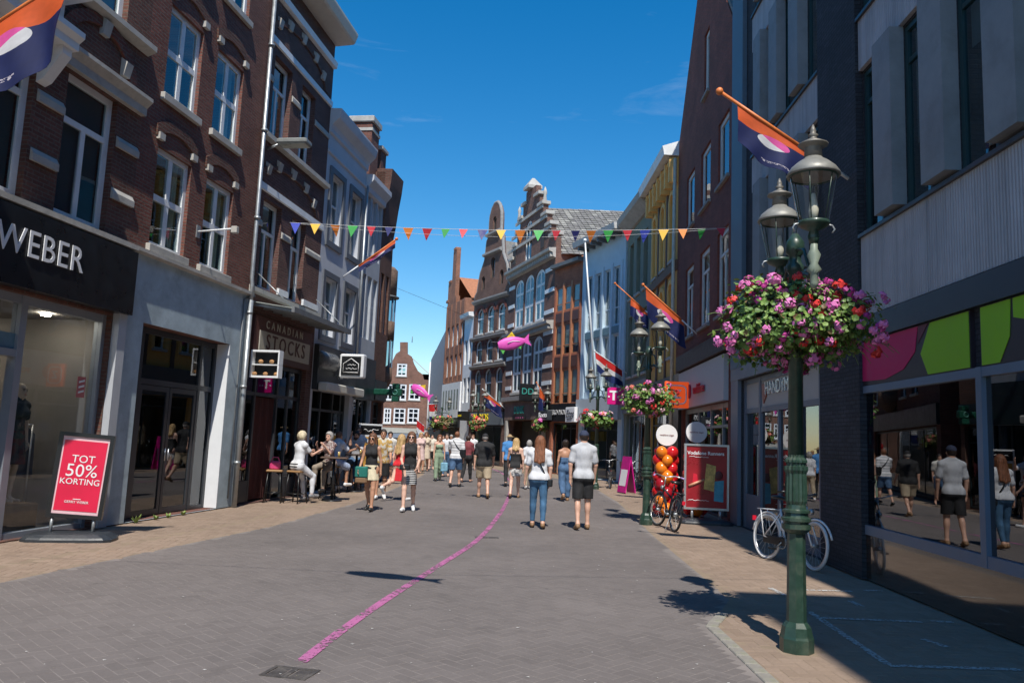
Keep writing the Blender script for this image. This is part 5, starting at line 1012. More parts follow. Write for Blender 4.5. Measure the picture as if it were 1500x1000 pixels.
def basket(label, loc, rad, nleaf, nflow, seed, cols, single=True, zc=2.78, leaf=.036, fs=1.0, dry=.05):
    rg = random.Random(seed); r_ = empty('flower_basket', (loc[0], loc[1], 0), 0, label, 'flower basket', 'flower baskets on the lamp posts'); rx, ry, rz = rad
    for s_ in (-1, 1):
        MB().lathe([(rx*.08, -.16), (rx*.22, -.13), (rx*.32, .0), (rx*.33, .03)], 16, (s_*rx*.35, 0, zc-rz*.2)).obj('bowl', M('dark_planter', (.03, .035, .03), .6), r_)
    MB().torus((0, 0, zc-rz*.3), (0, 0, 1), .075, .012, 16, 6).obj('clamp', GREENP, r_)
    def pt(surf):
        s_ = rg.uniform(-1.05, 1.05); d = rnd_unit(rg); k = surf if surf else rg.uniform(.55, 1.04)
        lump = 1+.17*math.sin(5*d.x+seed)+.16*math.sin(7*d.z+4*d.y+2*seed)
        p = Vector((s_*rx*.5+d.x*rx*.5*k*lump, d.y*ry*k*lump, zc+d.z*rz*k*lump))
        if d.z < 0: p.z -= abs(rg.gauss(0, .09))*rz
        return p, d
    mb = MB()
    for _ in range(nleaf):
        p, d = pt(0); nn = (d+rnd_unit(rg)*.7+Vector((0, 0, .5))).normalized(); t = nn.cross(rnd_unit(rg)).normalized(); b_ = nn.cross(t); s_ = leaf*rg.uniform(.6, 1.3)
        vs = [p-nn*s_*.22]+[p+(t*math.cos(a)+b_*math.sin(a))*s_*(1 if i % 2 else .86) for i, a in enumerate([k*math.pi/3 for k in range(6)])]
        mb.add(vs, [(0, 1, 2, 3), (0, 3, 4, 5), (0, 5, 6, 1)], 2 if rg.random() < dry else (0 if rg.random() < .6 else 1))
    for _ in range(nleaf//30):
        p, d = pt(1.0); mb.tube([p-d*.1, p, p+d*.07+Vector((0, 0, -.03))], .003, 3, 0, False)
    tag(mb.obj('foliage', LEAF, r_), kind='stuff')
    jb = {}
    for _ in range(nflow):
        p, d = pt(rg.uniform(.94, 1.07)); k = rg.choice(cols); s_ = rg.uniform(.8, 1.3)*fs
        if single:
            o = link('flower', rg.choice(FM[k]), r_); o.location = p; o.rotation_euler = d.to_track_quat('Z', 'Y').to_euler(); o.scale = (s_, s_, s_)
        else:
            m_ = jb.setdefault(k, MB())
            for _ in range(5):
                q_ = p+rnd_unit(rg)*.04*s_; t = d.cross(rnd_unit(rg)).normalized(); b_ = d.cross(t); m_.add([q_+(t*math.cos(a)+b_*math.sin(a))*.04*s_ for a in (0, 1.57, 3.14, 4.71)], [(0,1,2,3)])
    for k, m_ in jb.items(): tag(m_.obj('flowers', PET[k], r_), kind='stuff')
    return r_
L_near = gp(1167, 953); A_ = R(-80)
make_lamp('large green twin lantern lamp post nearest the viewer on the right pavement', L_near, math.atan2(-.991, -.133), .66, 3.36)
basket('big basket of pink and red geraniums on the nearest lamp post', (L_near.x, L_near.y), (.71, .48, .33), 7500, 210, 3, ['pink', 'pink', 'red', 'magenta', 'pink', 'red'], leaf=.025, fs=.98)
lamps = [(946, 768, 'green twin lantern lamp post beside the leaning black bicycle', 'basket of pink and coral geraniums on the lamp post by the leaning bicycle', ['pink', 'coral', 'red', 'pink', 'pale']),
    (872, 716, 'green lamp post in front of the pale blue house', 'basket of coral geraniums on the lamp post before the pale blue house', ['coral', 'pale', 'red', 'coral', 'pink']),
    (789, 692, 'lamp post in front of the stepped gable house', 'basket of pink geraniums below the stepped gable house', ['pink', 'coral', 'magenta', 'coral']),
    (697, 684, 'lamp post in front of the bell gable shop with yellow letters', 'fading basket of flowers below the yellow letters', ['coral', 'coral', 'red'])]
for i, (px, py, la, lb, cols) in enumerate(lamps):
    p = gp(px, py); make_lamp(la, p, math.atan2(-1, .25+.2*i), .55); basket(lb, (p.x, p.y), [(.62, .5, .3), (.62, .5, .3), (.5, .45, .3), (.6, .5, .34)][i], 1700 if i == 0 else 700, 60 if i == 0 else 45, 11+i, cols, single=i == 0, leaf=.04 if i == 0 else .065, fs=1.2 if i == 0 else 1.5, dry=.05 if i < 3 else .35, zc=2.62 if i == 0 else 2.5)
p = gp(644, 674); make_lamp('far lamp post at the bend of the street', p, .4, .5); basket('far brownish basket at the bend of the street', (p.x, p.y), (1.0, .8, .5), 450, 25, 31, ['coral'], single=False, leaf=.1, fs=2, dry=.5, zc=2.6)
# ------------------------------------------------------------------ flags
def flag_mat(name, kind):
    m, nt, p = base_mat(name); sp = nt.nodes.new('ShaderNodeSeparateXYZ'); nt.links.new(texco(nt, 'UV'), sp.inputs[0]); u, v = NX(nt, sp.outputs[0]), NX(nt, sp.outputs[1])
    if kind == 'tricolor':
        c = mixrgb(nt, v.gt(.36).s, (.62, .02, .02), (.7, .7, .7)); c = mixrgb(nt, v.gt(.62).s, c, (.012, .03, .14))
    else:
        o_ = v+(u*.28); c = mixrgb(nt, o_.gt(.42).s, (.72, .12, .025), (.007, .016, .10))
        du, dv = u-.5, v-.38; du2 = du+(dv*.5); dd = (du2*du2)*9.0+(dv*dv)*14.0; ins = dd.lt(.36)
        c2 = mixrgb(nt, (v-(u*.45)).gt(.16).s, (.75, .1, .38), (.7, .7, .72)); c = mixrgb(nt, ins.s, c, c2)
        tx = NX(nt, noise(nt, texco(nt, 'UV'), 30, 2)).gt(.5).op('MULTIPLY', v.gt(.85)).op('MULTIPLY', v.lt(.895)).op('MULTIPLY', u.gt(.35)).op('MULTIPLY', u.lt(.85)); c = mixrgb(nt, tx.s, c, (.6, .55, .62))
    n1 = noise(nt, texco(nt, 'UV'), 6, 4); c = mixrgb(nt, 1.0, c, ramp(nt, n1, .3, .7, .85, 1.1), 'MULTIPLY')
    nt.links.new(c, p.inputs['Base Color']); p.inputs['Roughness'].default_value = .7
    tr = nt.nodes.new('ShaderNodeBsdfTranslucent'); nt.links.new(c, tr.inputs[0]); mx = nt.nodes.new('ShaderNodeMixShader'); mx.inputs[0].default_value = .3
    nt.links.new(p.outputs[0], mx.inputs[1]); nt.links.new(tr.outputs[0], mx.inputs[2]); nt.links.new(mx.outputs[0], nt.nodes['Material Output'].inputs[0]); return m
FLAG = flag_mat('city_flag_cloth', 'city'); TRI = flag_mat('tricolour_cloth', 'tricolor'); ORP = M('orange_pole', (.7, .2, .05), .45)
def flag(label, base, tip, drop, f0=.3, f1=.95, mat=None, orange=True, furl=0.0, lean=(0, 0), rp=.022, seed=1, group='flags on poles along the street'):
    base, tip = Vector(base), Vector(tip); r_ = empty('flag', base, 0, label, 'flag', group); v = tip-base
    mid = v*.28
    MB().tube([(0, 0, 0), mid], rp, 8).obj('pole_foot', WHITE, r_); MB().tube([mid, v], rp*.98, 8).obj('pole', ORP if orange else WHITE, r_); MB().ell(v, (rp*2.2,)*3, 8, 6).obj('finial', ORP if orange else WHITE, r_)
    rg = random.Random(seed); nu, nv = 20, 14; vs = []; uv = []; side = v.cross(Vector((0, 0, 1))).normalized(); up = Vector((0, 0, -1))
    for j in range(nv+1):
        for i in range(nu+1):
            a, b_ = i/nu, j/nv; p = v*(f1+(f0-f1)*a)+up*.02
            w_ = (.10*math.sin(a*9+seed)+.05*math.sin(a*17+b_*4+seed*2))*b_*drop*(1+furl*.5)
            sag = math.sin(math.pi*a)*.05
            p = p+up*(b_*drop*(1-furl*.75)*(1-.22*abs(a-.4)))+side*w_+Vector((lean[0]*b_*drop, lean[1]*b_*drop, 0))
            p += -v.normalized()*(b_*drop*.12)*(1 if not furl else 0)
            vs.append(p); uv.append((a, b_))
    n = len(vs); off = side*.004; allv = [p for p in vs]+[p+off for p in vs]; fs = []
    for j in range(nv):
        for i in range(nu):
            k = j*(nu+1)+i; fs.append((k, k+1, k+nu+2, k+nu+1)); fs.append((n+k, n+k+nu+1, n+k+nu+2, n+k+1))
    mb = MB().add(allv, fs, 0, True); o = mb.obj('cloth', mat or FLAG, r_); l = o.data.uv_layers[0]
    for lo_ in o.data.loops: l.data[lo_.index].uv = uv[lo_.vertex_index % n]
    return r_
bb = L1; q0 = bb.W(9-4.45, 5.72); flag('city flag hanging over the clothing shop at the left edge', q0, q0+bb.n*1.75+Vector((0, 0, 1.1)), 1.0, .22, .98, lean=(.0, -.05), seed=3)
def wq(b, px, py, d=0): u, z = b.q(px, py, d); return b.W(u, z, d)
p0 = wq(R1, 1243, 262, .1); flag('large city flag on a long orange pole above the nearest lamp post', p0, dp(1054, 134, p0.y-.1), .56, .3, .86, lean=(-.1, 0), seed=5, rp=.026)
p0 = wq(R2, 1021, 489); flag('city flag above the phone shop', p0, dp(942, 417, p0.y-.1), .8, .25, .95, seed=7)
p0 = wq(R3, 962, 470); flag('partly furled city flag on the ochre house', p0, dp(901, 415, p0.y-.1), .95, .2, .62, seed=9, furl=.35)
p0 = R4.W(.4, R4.q(912, 549)[1]); flag('red white and blue flag hanging before the pale blue house', p0, dp(871, 514, p0.y-.4), .85, .15, .98, mat=TRI, orange=False, seed=4)
p0 = wq(L4, 503, 405); flag('furled city flag on the pale plastered house', p0, dp(581, 350, p0.y+.1), .55, .3, .98, furl=.75, seed=6)
p0 = wq(R7, 742, 600); flag('orange and navy flag beside the bell gable house', p0, dp(707, 570, p0.y-.8), .85, .25, .95, seed=8, orange=False)
p0 = wq(R6, 803, 589); flag('dark blue flag between the stepped gable and red brick houses', p0, dp(786, 560, p0.y-.5), 1.1, .1, .75, seed=2)
p0 = Vector((gx(640, 62).x, 62, 4.2)); flag('far red flag at the bend of the street', p0, dp(627, 592, 61.5), 1.6, .1, .95, mat=TRI, orange=False, seed=12)
p0 = Vector((gx(620, 79.5).x, 79.7, 2.6)); flag('far red flag on the end house', p0, dp(610, 614, 79), 2.0, .1, .95, mat=TRI, orange=False, seed=13)
# ------------------------------------------------------------------ bunting
def bunting(label, A, B, pxs, size, sag, cols):
    A, B = Vector(A), Vector(B); r_ = empty('bunting', A, 0, label, 'bunting'); n = 40
    P = lambda t: (B-A)*t+Vector((0, 0, -4*sag*t*(1-t)))
    MB().tube([P(k/n) for k in range(n+1)], .006, 4).obj('cord', M('white_cord', (.6, .6, .6), .6), r_); MB().tube([(B-A)*(k/n)+Vector((0, 0, -4*(sag*2.4)*(k/n)*(1-k/n))) for k in range(n+1)], .004, 4).obj('cord', MATS['white_cord'], r_)
    rg = random.Random(5)
    for px, c in pxs:
        lo_, hi_ = 0., 1.
        for _ in range(30):
            t = (lo_+hi_)/2; v_ = A+P(t)-cC; x_ = 750+FPX*v_.dot(cR)/v_.dot(cF)
            if x_ < px: lo_ = t
            else: hi_ = t
        p = P(t); w_ = (B-A).normalized(); sw = rg.uniform(-.12, .12); y_ = Vector((w_.y, -w_.x, 0)); s_ = size*rg.uniform(.85, 1.1)
        vs = [p-w_*s_*.5, p+w_*s_*.5, p+Vector((0, 0, -s_*1.15))+y_*sw+w_*rg.uniform(-.03, .03), p+Vector((0, 0, -.02))+y_*.01]
        v2 = [q+y_*.004 for q in vs]; MB().add(vs[:3]+v2[:3], [(0, 2, 1), (3, 4, 5), (0, 1, 4, 3), (1, 2, 5, 4), (2, 0, 3, 5)]).obj('pennant', cols[c], r_)
PC = {'b': M('blue_pennant', (.05, .08, .5), .6), 'y': M('yellow_pennant', (.75, .42, .02), .6), 'o': M('orange_pennant', (.75, .22, .03), .6), 'g': M('green_pennant', (.03, .35, .06), .6), 'r': M('red_pennant', (.6, .03, .05), .6), 'n': M('navy_pennant', (.02, .025, .16), .6)}
cs_ = 'b y o g r n o r g r n y o g r n o g r b y o g r'.split(); xs_ = [433,462,491,517,544,570,598,626,653,679,707,734,762,789,815,843,866,891,919,945,972,1000,1028,1056]
bunting('string of bright triangular pennants spanning the street overhead', wq(L3, 424, 326), wq(R2, 1066, 334), list(zip(xs_, cs_)), .24, .12, PC)
bunting('fainter second string of small pennants before the gabled houses', R10.W(R10.L*.5, 8.6), R6.W(R6.L*.7, 7.3), list(zip(range(665, 830, 22), 'o r g y r o g r'.split())), .3, .35, PC)
# ------------------------------------------------------------------ fish shaped wind streamers
def fish(label, c, L, rz, tilt, cable=None, fins=True):
    r_ = empty('fish_streamer', c, rz, label, 'wind streamer', 'pink fish streamers over the street'); r_.rotation_euler[1] = tilt
    PKM = M('pink_nylon', (.72, .09, .45), .5, .1); prof = [(-.5, .10), (-.42, .15), (-.25, .2), (0, .21), (.2, .15), (.38, .07)]; vs = []; fs = []; n = 12
    for x_, r0 in prof:
        for j in range(n): a = 2*math.pi*j/n; vs.append((x_*L, r0*L*.35*math.cos(a), r0*L*math.sin(a)))
    for i in range(len(prof)-1):
        for j in range(n): fs.append((i*n+j, i*n+(j+1) % n, i*n+n+(j+1) % n, i*n+n+j))
    MB().add(vs, fs, 0, True).obj('body', PKM, r_)
    MB().poly([(.36*L, -.06*L), (.36*L, .06*L), (.56*L, .2*L), (.5*L, 0), (.56*L, -.2*L)], -.01, .01).obj('tail', PKM, r_)
    if fins:
        MB().poly([(-.2*L, .19*L), (.1*L, .18*L), (.02*L, .36*L), (-.1*L, .27*L)], -.01, .01).obj('fin', M('yellow_nylon', (.8, .55, .03), .5), r_)
        MB().poly([(-.46*L, -.12*L), (-.3*L, -.17*L), (-.4*L, -.3*L)], -.01, .01).obj('fin', M('green_nylon', (.1, .45, .08), .5), r_); MB().poly([(.1*L, -.16*L), (.25*L, -.11*L), (.2*L, -.24*L)], -.01, .01).obj('fin', M('green_nylon', (.1, .45, .08), .5), r_)
    MB().tube([(-.2*L, -.1*L, .02*L), (0, -.112*L*.67, .05*L), (.2*L, -.06*L, 0)], .012*L, 5).obj('stripe', WHITEP, r_)
    return r_
c_ = dp(752, 502, 36); fish('large pink fish streamer with yellow fin before the stepped gable', c_, 1.45, R(10), R(-14))
ca = R7.W(R7.L*.45, 9.0); cb = Vector((-6.5, 33, 8.4)); MB().tube([ca, c_+Vector((0, 0, .42)), cb], .008, 4); 
cw_ = empty('overhead_cable', ca, 0, 'thin overhead cable carrying the large fish streamer', 'cable'); MB().tube([(0, 0, 0), c_+Vector((0, 0, .33))-ca, cb-ca], .007, 4).obj('wire', BLACKP, cw_)
c2 = dp(617, 574, 56); fish('small far pink fish streamer before the end house', c2, 1.7, R(-20), R(28))
c3 = Vector((-1.38+.28, 9.5-5.9/math.tan(SUN_EL), 5.9)); fish('pink fish streamer on the cable overhead, seen only by its shadow on the road', c3, 1.15, R(-14), R(4), fins=False)
cw_ = empty('overhead_cable', (-7.9, 4.9, 7.3), 0, 'overhead cable across the near end of the street', 'cable'); MB().tube([(0, 0, 0), c3+Vector((0, 0, .22))-Vector((-7.9, 4.9, 7.3)), Vector((4.7, 5.6, 7.2))-Vector((-7.9, 4.9, 7.3))], .006, 4).obj('wire', BLACKP, cw_)
# ------------------------------------------------------------------ pavement signs
def sign_base(r_, w_, d_=.42):
    mb = MB(); n = 14; vs = []; fs = []
    for z, k in ((0, 1.0), (.035, 1.0), (.06, .96), (.1, .82), (.115, .6)):
        for j in range(n): a = 2*math.pi*j/n; cx = math.copysign(abs(math.cos(a))**.45, math.cos(a)); sy = math.copysign(abs(math.sin(a))**.45, math.sin(a)); vs.append((cx*w_*k, sy*d_*k, z))
    for i in range(4):
        for j in range(n): fs.append((i*n+j, i*n+(j+1) % n, i*n+n+(j+1) % n, i*n+n+j))
    fs.append(tuple(range(n-1, -1, -1))); fs.append(tuple(4*n+j for j in range(n))); mb.add(vs, fs, 0, False); mb.obj('base', M('black_rubber_base', (.03, .035, .042), .45, .2, 8), r_)
c_ = gp(100, 791); sg = empty('pavement_sign', (c_.x, c_.y+.05, 0), R(14), 'red discount sign in black frame on a black base by the clothing shop', 'sign')
sign_base(sg, .6, .32)
W2, z0, z1 = .36, .3, 1.49
T_ = Matrix.Rotation(R(3.5), 4, 'Y')
def sp(mb): return mb.xf(T_)
f = MB(); f.box(-W2, -W2+.055, -.04, .04, z0, z1); f.box(W2-.055, W2, -.04, .04, z0, z1); f.box(-W2+.055, W2-.055, -.04, .04, z1-.055, z1); f.box(-W2+.055, W2-.055, -.04, .04, z0, z0+.055); sp(f).obj('frame', BLACKP, sg)
po = sp(MB().box(-W2+.055, W2-.055, -.02, .02, z0+.055, z1-.055)).obj('poster', M('pale_pink_print', (.75, .5, .54), .35, .1), sg)
pr = sp(MB().box(-W2+.08, W2-.08, -.026, -.021, z0+.1, z1-.11)).obj('red_field', M('discount_red', (.68, .012, .06), .35, .12, 2), po)
for tx, sz, zz in (('TOT', .15, 1.12), ('50%', .25, .955), ('KORTING', .118, .805)): sp(text_mb(tx, sz, .004).xf(Matrix.Translation((0, -.03, zz)))).obj('lettering', WHITEP, pr)
sp(MB().box(-.05, .05, -.031, -.027, .56, .57)).obj('lettering', WHITEP, pr); sp(text_mb('GERRY WEBER', .048, .003).xf(Matrix.Translation((0, -.03, .525)))).obj('lettering', WHITEP, pr)
for s_ in (-.27, .27): MB().tube([(s_, 0, .08), (s_+.01, 0, z0+.02)], .022, 8).obj('spring_post', STEEL, sg)
c_ = gp(1034, 767); sg = empty('pavement_sign', (c_.x, c_.y, 0), R(-8), 'dark red running poster in silver frame on a pavement stand', 'sign'); sign_base(sg, .58, .3)
W2, z0, z1 = .48, .3, 1.72; f = MB(); f.box(-W2, -W2+.045, -.05, .05, z0, z1); f.box(W2-.045, W2, -.05, .05, z0, z1); f.box(-W2+.045, W2-.045, -.05, .05, z1-.045, z1); f.box(-W2+.045, W2-.045, -.05, .05, z0, z0+.045); f.obj('frame', ALU, sg)
po = MB().box(-W2+.045, W2-.045, -.03, .03, z0+.045, z1-.045).obj('poster', M('dark_red_print', (.30, .012, .02), .3, .35, 2), sg)
text(po, 'Vodafone Runners', .105, (-.02, -.034, 1.52), WHITEP, .004, bold=.002); scribble(po, [(-.38+.035*k, -.034, 1.44) for k in range(13)], WHITEP, .005, (0, 0, .012))
MB().poly([(-.06, .75), (.16, .7), (.2, 1.25), (.0, 1.3)], -.038, -.031).obj('shoe_box', M('gold_print', (.62, .42, .12), .4, .6, 9), po)
MB().poly([(.16, .5), (.36, .48), (.37, .95), (.17, .92)], -.037, -.031).obj('blue_figure', M('sky_blue_print', (.05, .3, .42), .4, .5, 5), po); MB().ell((.26, -.03, 1.05), (.09, .006, .1), 10, 6).obj('dark_figure', M('maroon_print', (.09, .01, .015), .4), po)
MB().tube([(-.38, -.034, .8), (-.25, -.034, .86), (-.05, -.034, .95)], [.03, .035, .025], 6).obj('arm_figure', M('skin_print', (.6, .28, .17), .4), po); MB().poly([(-.3, .88), (-.18, .9), (-.2, 1.06), (-.28, 1.08)], -.036, -.031).obj('red_figure', RED, po)
scribble(po, [(-.4+.035*k, -.034, .5) for k in range(14)], WHITEP, .006, (0, 0, .014))
for s_ in (-.3, .3): MB().tube([(s_, 0, .08), (s_, 0, z0+.02)], .03, 8).obj('post', ALU, sg)
# magenta leaning board
c_ = gp(910, 722); mbd = empty('pavement_sign', (c_.x, c_.y, 0), R(-74), 'magenta A-board beside the parked bicycles', 'sign'); T2 = Matrix.Rotation(R(-9), 4, 'X')
MB().box(-.32, .32, -.02, .02, .03, 1.25).xf(T2).obj('board', M('magenta_print', (.55, .01, .22), .4), mbd); MB().box(-.25, .25, -.026, -.021, .25, .8).xf(T2).obj('white_print', WHITEP, mbd); MB().box(-.32, .32, -.02, .02, .03, 1.22).xf(Matrix.Translation((0, .38, 0)) @ Matrix.Rotation(R(9), 4, 'X')).obj('back_board', MATS['magenta_print'], mbd)
# projecting shop signs on the right
def blade(name, label, c, w_, h_, yaw, mat, d=.12):
    r_ = empty(name, c, yaw, label, 'sign'); MB().bevbox(-w_/2, w_/2, -d/2, d/2, -h_/2, h_/2, .015).obj('panel', mat, r_); return r_
pz = R2.W(3.0, 0, .3); c_ = dp(991, 578, pz.y); sz_ = blade('projecting_sign', 'orange red square sign with white rounded letter by the phone shop', (c_.x, pz.y, c_.z), .68, .74, 0, emis('lit_orange_sign', (.8, .09, .012), .45))
text(sz_, 'Z', .34, (0, -.065, .0), WHITEP, .02, bold=.012); mb = MB(); pts = []
for k in range(33):
    a = 2*math.pi*k/32; pts.append((math.copysign(abs(math.cos(a))**.5, math.cos(a))*.26, -.066, math.copysign(abs(math.sin(a))**.5, math.sin(a))*.26))
mb.tube(pts, .022, 6); mb.obj('ring', WHITEP, sz_); MB().tube([(.35, 0, 0), (max(.42, R2.W(3.0, 0).x-c_.x), 0, 0)], .025, 6).obj('arm', STEEL, sz_)
pz = R4.W(R4.L*.25, 0, .6); c_ = dp(902, 580, pz.y); tz_ = blade('projecting_sign', 'magenta square sign with white letter behind the flowers', (c_.x, pz.y, c_.z), .72, .72, 0, M('magenta_sign', (.66, .006, .2), .35, .08))
text(tz_, 'T', .55, (-.1, -.065, 0), WHITEP, .02, bold=.018); [MB().box(x_-.035, x_+.035, -.08, -.061, -.07, 0.0).obj('dot', WHITEP, tz_) for x_ in (-.3, .1, .24)]; MB().tube([(.36, 0, 0), (R4.W(R4.L*.25, 0).x-c_.x, 0, 0)], .025, 6).obj('arm', STEEL, tz_)
# ------------------------------------------------------------------ balloon columns
BR_, BO_, BY_ = M('red_balloon', (.55, .015, .02), .18, .05), M('orange_balloon', (.75, .2, .015), .18, .05), M('dark_red_balloon', (.32, .01, .02), .2, .05)
def balloons(label, c, rows, seed, topz):
    r_ = empty('balloon_column', c, 0, label, 'balloon column', 'balloon columns by the phone shop'); rg = random.Random(seed)
    MB().tube([(0, 0, 0), (0, 0, topz-.15)], .02, 6).obj('pole', STEEL, r_); MB().lathe([(.22, 0), (.22, .03), (.05, .05)], 16).obj('foot', BLACKP, r_)
    me = {m_.name: MB().ell((0, 0, 0), (.14, .14, .155), 14, 10).add([(0, 0, -.15), (.02, 0, -.185), (-.02, .01, -.185)], [(0, 1, 2)]).mesh('balloon', m_) for m_ in (BR_, BO_, BY_)}
    dz = (topz-.42)/rows
    for k in range(rows):
        for j in range(4):
            a = j*math.pi/2+(k % 2)*math.pi/4; m_ = (BR_, BO_, BR_, BO_)[(j+k) % 4] if rg.random() < .8 else BY_
            o = link('balloon', me[m_.name], r_); o.location = (.17*math.cos(a), .17*math.sin(a), .2+k*dz); o.rotation_euler = (rg.uniform(-.5, .5), rg.uniform(-.5, .5), 0); s_ = rg.uniform(.9, 1.06); o.scale = (s_, s_, s_)
    d = MB().lathe([(.25, -.025), (.25, .025)], 28).xf(Matrix.Translation((0, -.05, topz)) @ Matrix.Rotation(R(90), 4, 'X')).obj('disc', WHITEP, r_)
    text(d, 'vodafone ziggo', .055, (0, -.082, topz), M('disc_lettering', (.25, .08, .08), .5), .004)
def col_at(px, Y): p = gx(px, Y); return p
p = gx(974, 18.6); balloons('full column of red and orange balloons behind the leaning bicycle', p, 8, 2, dp(979, 637, 18.6).z)
p = gx(1018, 18.9); balloons('balloon column hidden behind the running poster', p, 8, 4, dp(1024, 633, 18.9).z)
# ------------------------------------------------------------------ bicycles
TYRE = M('black_tyre', (.02, .02, .022), .7, .2)
def make_bike(label, rear, front_dir, lean, frame_mat, tyre_mat=None, rack=True, crate=False, grip=None, steer=.0):
    rear = Vector(rear); r_ = empty('bicycle', (rear.x, rear.y, 0), math.atan2(front_dir[1], front_dir[0]), label, 'bicycle', 'parked bicycles'); r_.rotation_euler[0] = lean
    Rr, wb = .34, 1.08; tm = tyre_mat or TYRE
    def wheel(x, ang):
        w_ = empty('wheel', (x, 0, Rr), ang); w_.parent = r_
        MB().torus((0, 0, 0), (0, 1, 0), Rr-.02, .021, 36, 8).obj('tyre', tm, w_); MB().torus((0, 0, 0), (0, 1, 0), Rr-.048, .012, 36, 6).obj('rim', ALU, w_)
        sp_ = MB()
        for k in range(18): a = 2*math.pi*k/18; sp_.tube([(0, .02*(-1)**k, 0), ((Rr-.05)*math.cos(a), 0, (Rr-.05)*math.sin(a))], .0022, 3, 0, False)
        sp_.obj('spokes', ALU, w_); MB().tube([(0, -.05, 0), (0, .05, 0)], .03, 10).obj('hub', STEEL, w_)
    wheel(0, 0); wheel(wb, steer)
    bbk = (.43, 0, .30); st = (.28, 0, .78); hd = (.86, 0, .86); hb = (.90, 0, .66)
    f = MB(); f.tube([bbk, st], .018); f.tube([hd, hb], .02); f.tube([bbk, hb], .021); f.tube([(.33, 0, .62), (.88, 0, .78)], .018)
    for s_ in (-1, 1): f.tube([(0, s_*.06, Rr), (.41, s_*.02, .3)], .011, 6); f.tube([(0, s_*.06, Rr), (.30, s_*.012, .72)], .009, 6); f.tube([(.91, s_*.02, .63), (.95, s_*.055, .6), (wb, s_*.055, Rr)], .012, 6)
    f.obj('frame', frame_mat, r_)
    MB().tube([st, (.265, 0, .9)], .013).obj('seat_post', STEEL, r_); sa = MB(); n = 12; vs = []; fs = []
    for x_, w_, z_ in ((.12, .05, .93), (.16, .1, .945), (.25, .1, .945), (.33, .045, .94), (.40, .022, .935), (.43, .01, .93)):
        for j in range(n): a = 2*math.pi*j/n; vs.append((x_, w_*math.cos(a), z_+.03*math.sin(a)))
    for i in range(5):
        for j in range(n): fs.append((i*n+j, i*n+n+j, i*n+n+(j+1) % n, i*n+(j+1) % n))
    fs += [tuple(range(n)), tuple(5*n+j for j in range(n-1, -1, -1))]; sa.add(vs, fs, 0, True).obj('saddle', BLACKP, r_)
    hbm = MB(); hbm.tube([hd, (.84, 0, 1.02)], .014); hbm.tube([(.70, -.29, 1.04), (.80, -.2, 1.06), (.86, -.06, 1.03), (.84, 0, 1.02), (.86, .06, 1.03), (.80, .2, 1.06), (.70, .29, 1.04)], .012); hbm.obj('handlebar', ALU, r_)
    for s_ in (-1, 1): MB().tube([(.72, s_*.275, 1.045), (.62, s_*.32, 1.03)], .018, 8).obj('grip', grip or BLACKP, r_)
    for cx in (0, wb):
        fm = MB(); pts = [(cx+(Rr+.025)*math.cos(a), 0, Rr+(Rr+.025)*math.sin(a)) for a in [R(20+k*(150 if cx == 0 else 110)/10) for k in range(11)]]; fm.tube(pts, .016, 5); fm.obj('mudguard', frame_mat, r_)
    if rack:
        k_ = MB(); k_.tube([(-.2, -.06, .74), (.22, -.06, .76), (.22, .06, .76), (-.2, .06, .74), (-.2, -.06, .74)], .009, 6); k_.tube([(-.12, -.06, .74), (0, -.065, Rr)], .007, 5); k_.tube([(-.12, .06, .74), (0, .065, Rr)], .007, 5); k_.tube([(0, -.06, .75), (0, .06, .75)], .007, 5); k_.obj('rack', frame_mat, r_)
    if crate: c = MB(); c.box(-.3, .12, -.2, .2, .77, .79); [c.box(-.3, .12, s_*.2-.01, s_*.2+.01, .79, 1.02) for s_ in (-1, 1)]; [c.box(x_-.01, x_+.01, -.19, .19, .79, 1.02) for x_ in (-.29, .11)]; c.obj('crate', BLACKP, r_)
    MB().tube([(.43, -.045, .30), (.43, .045, .30)], .03, 8).obj('bottom_bracket', STEEL, r_); MB().torus((.43, -.05, .3), (0, 1, 0), .09, .008, 20, 5).obj('chainring', STEEL, r_); MB().bevbox(-.02, .5, -.062, -.045, .25, .37, .008).obj('chain_case', BLACKP, r_)
    for s_ in (-1, 1): a = .7 if s_ > 0 else .7+math.pi; e = (.43+.17*math.cos(a), s_*.075, .3+.17*math.sin(a)); MB().tube([(.43, s_*.06, .3), e], .01, 5).obj('crank', STEEL, r_); MB().box(e[0]-.045, e[0]+.045, e[1], e[1]+s_*.09, e[2]-.012, e[2]+.012).obj('pedal', BLACKP, r_)
    MB().ell((.97, 0, .8), (.05, .04, .045), 10, 6).obj('headlight', STEEL, r_); MB().box(-.37, -.345, -.03, .03, .55, .62).obj('rear_light', RED, r_); MB().tube([(.1, .07, .3), (-.05, .2, .01)], .008, 5).obj('kickstand', STEEL, r_)
    return r_
WBK = M('white_bike_paint', (.75, .76, .78), .3, .04, coat=.4); BBK = M('black_bike_paint', (.02, .02, .024), .3, .1, coat=.3)
ra, fr = gp(1122, 818), gp(1201, 838); make_bike('white bicycle with white tyres leaning at the key shop', ra, (fr-ra), R(-4), WBK, M('white_tyre', (.6, .6, .6), .6, .1), steer=R(-8))
ra = gp(987, 779); make_bike('black bicycle with lilac grips standing by the second lamp post', ra, (-.13, 1), R(6), BBK, grip=M('lilac_grip', (.45, .3, .6), .5), steer=R(12))
ra = gp(891, 713); make_bike('black bicycle facing the viewer before the pale blue house', ra+Vector((.1, 0, 0)), (-.15, -1), R(4), BBK, steer=R(10))
ra = gp(921, 716); make_bike('dark bicycle parked beside the magenta board', ra, (.1, -1), R(5), BBK, crate=True)
ra = gp(936, 717); make_bike('dark bicycle parked nearest the second lamp post', ra, (.25, -1), R(-3), BBK)
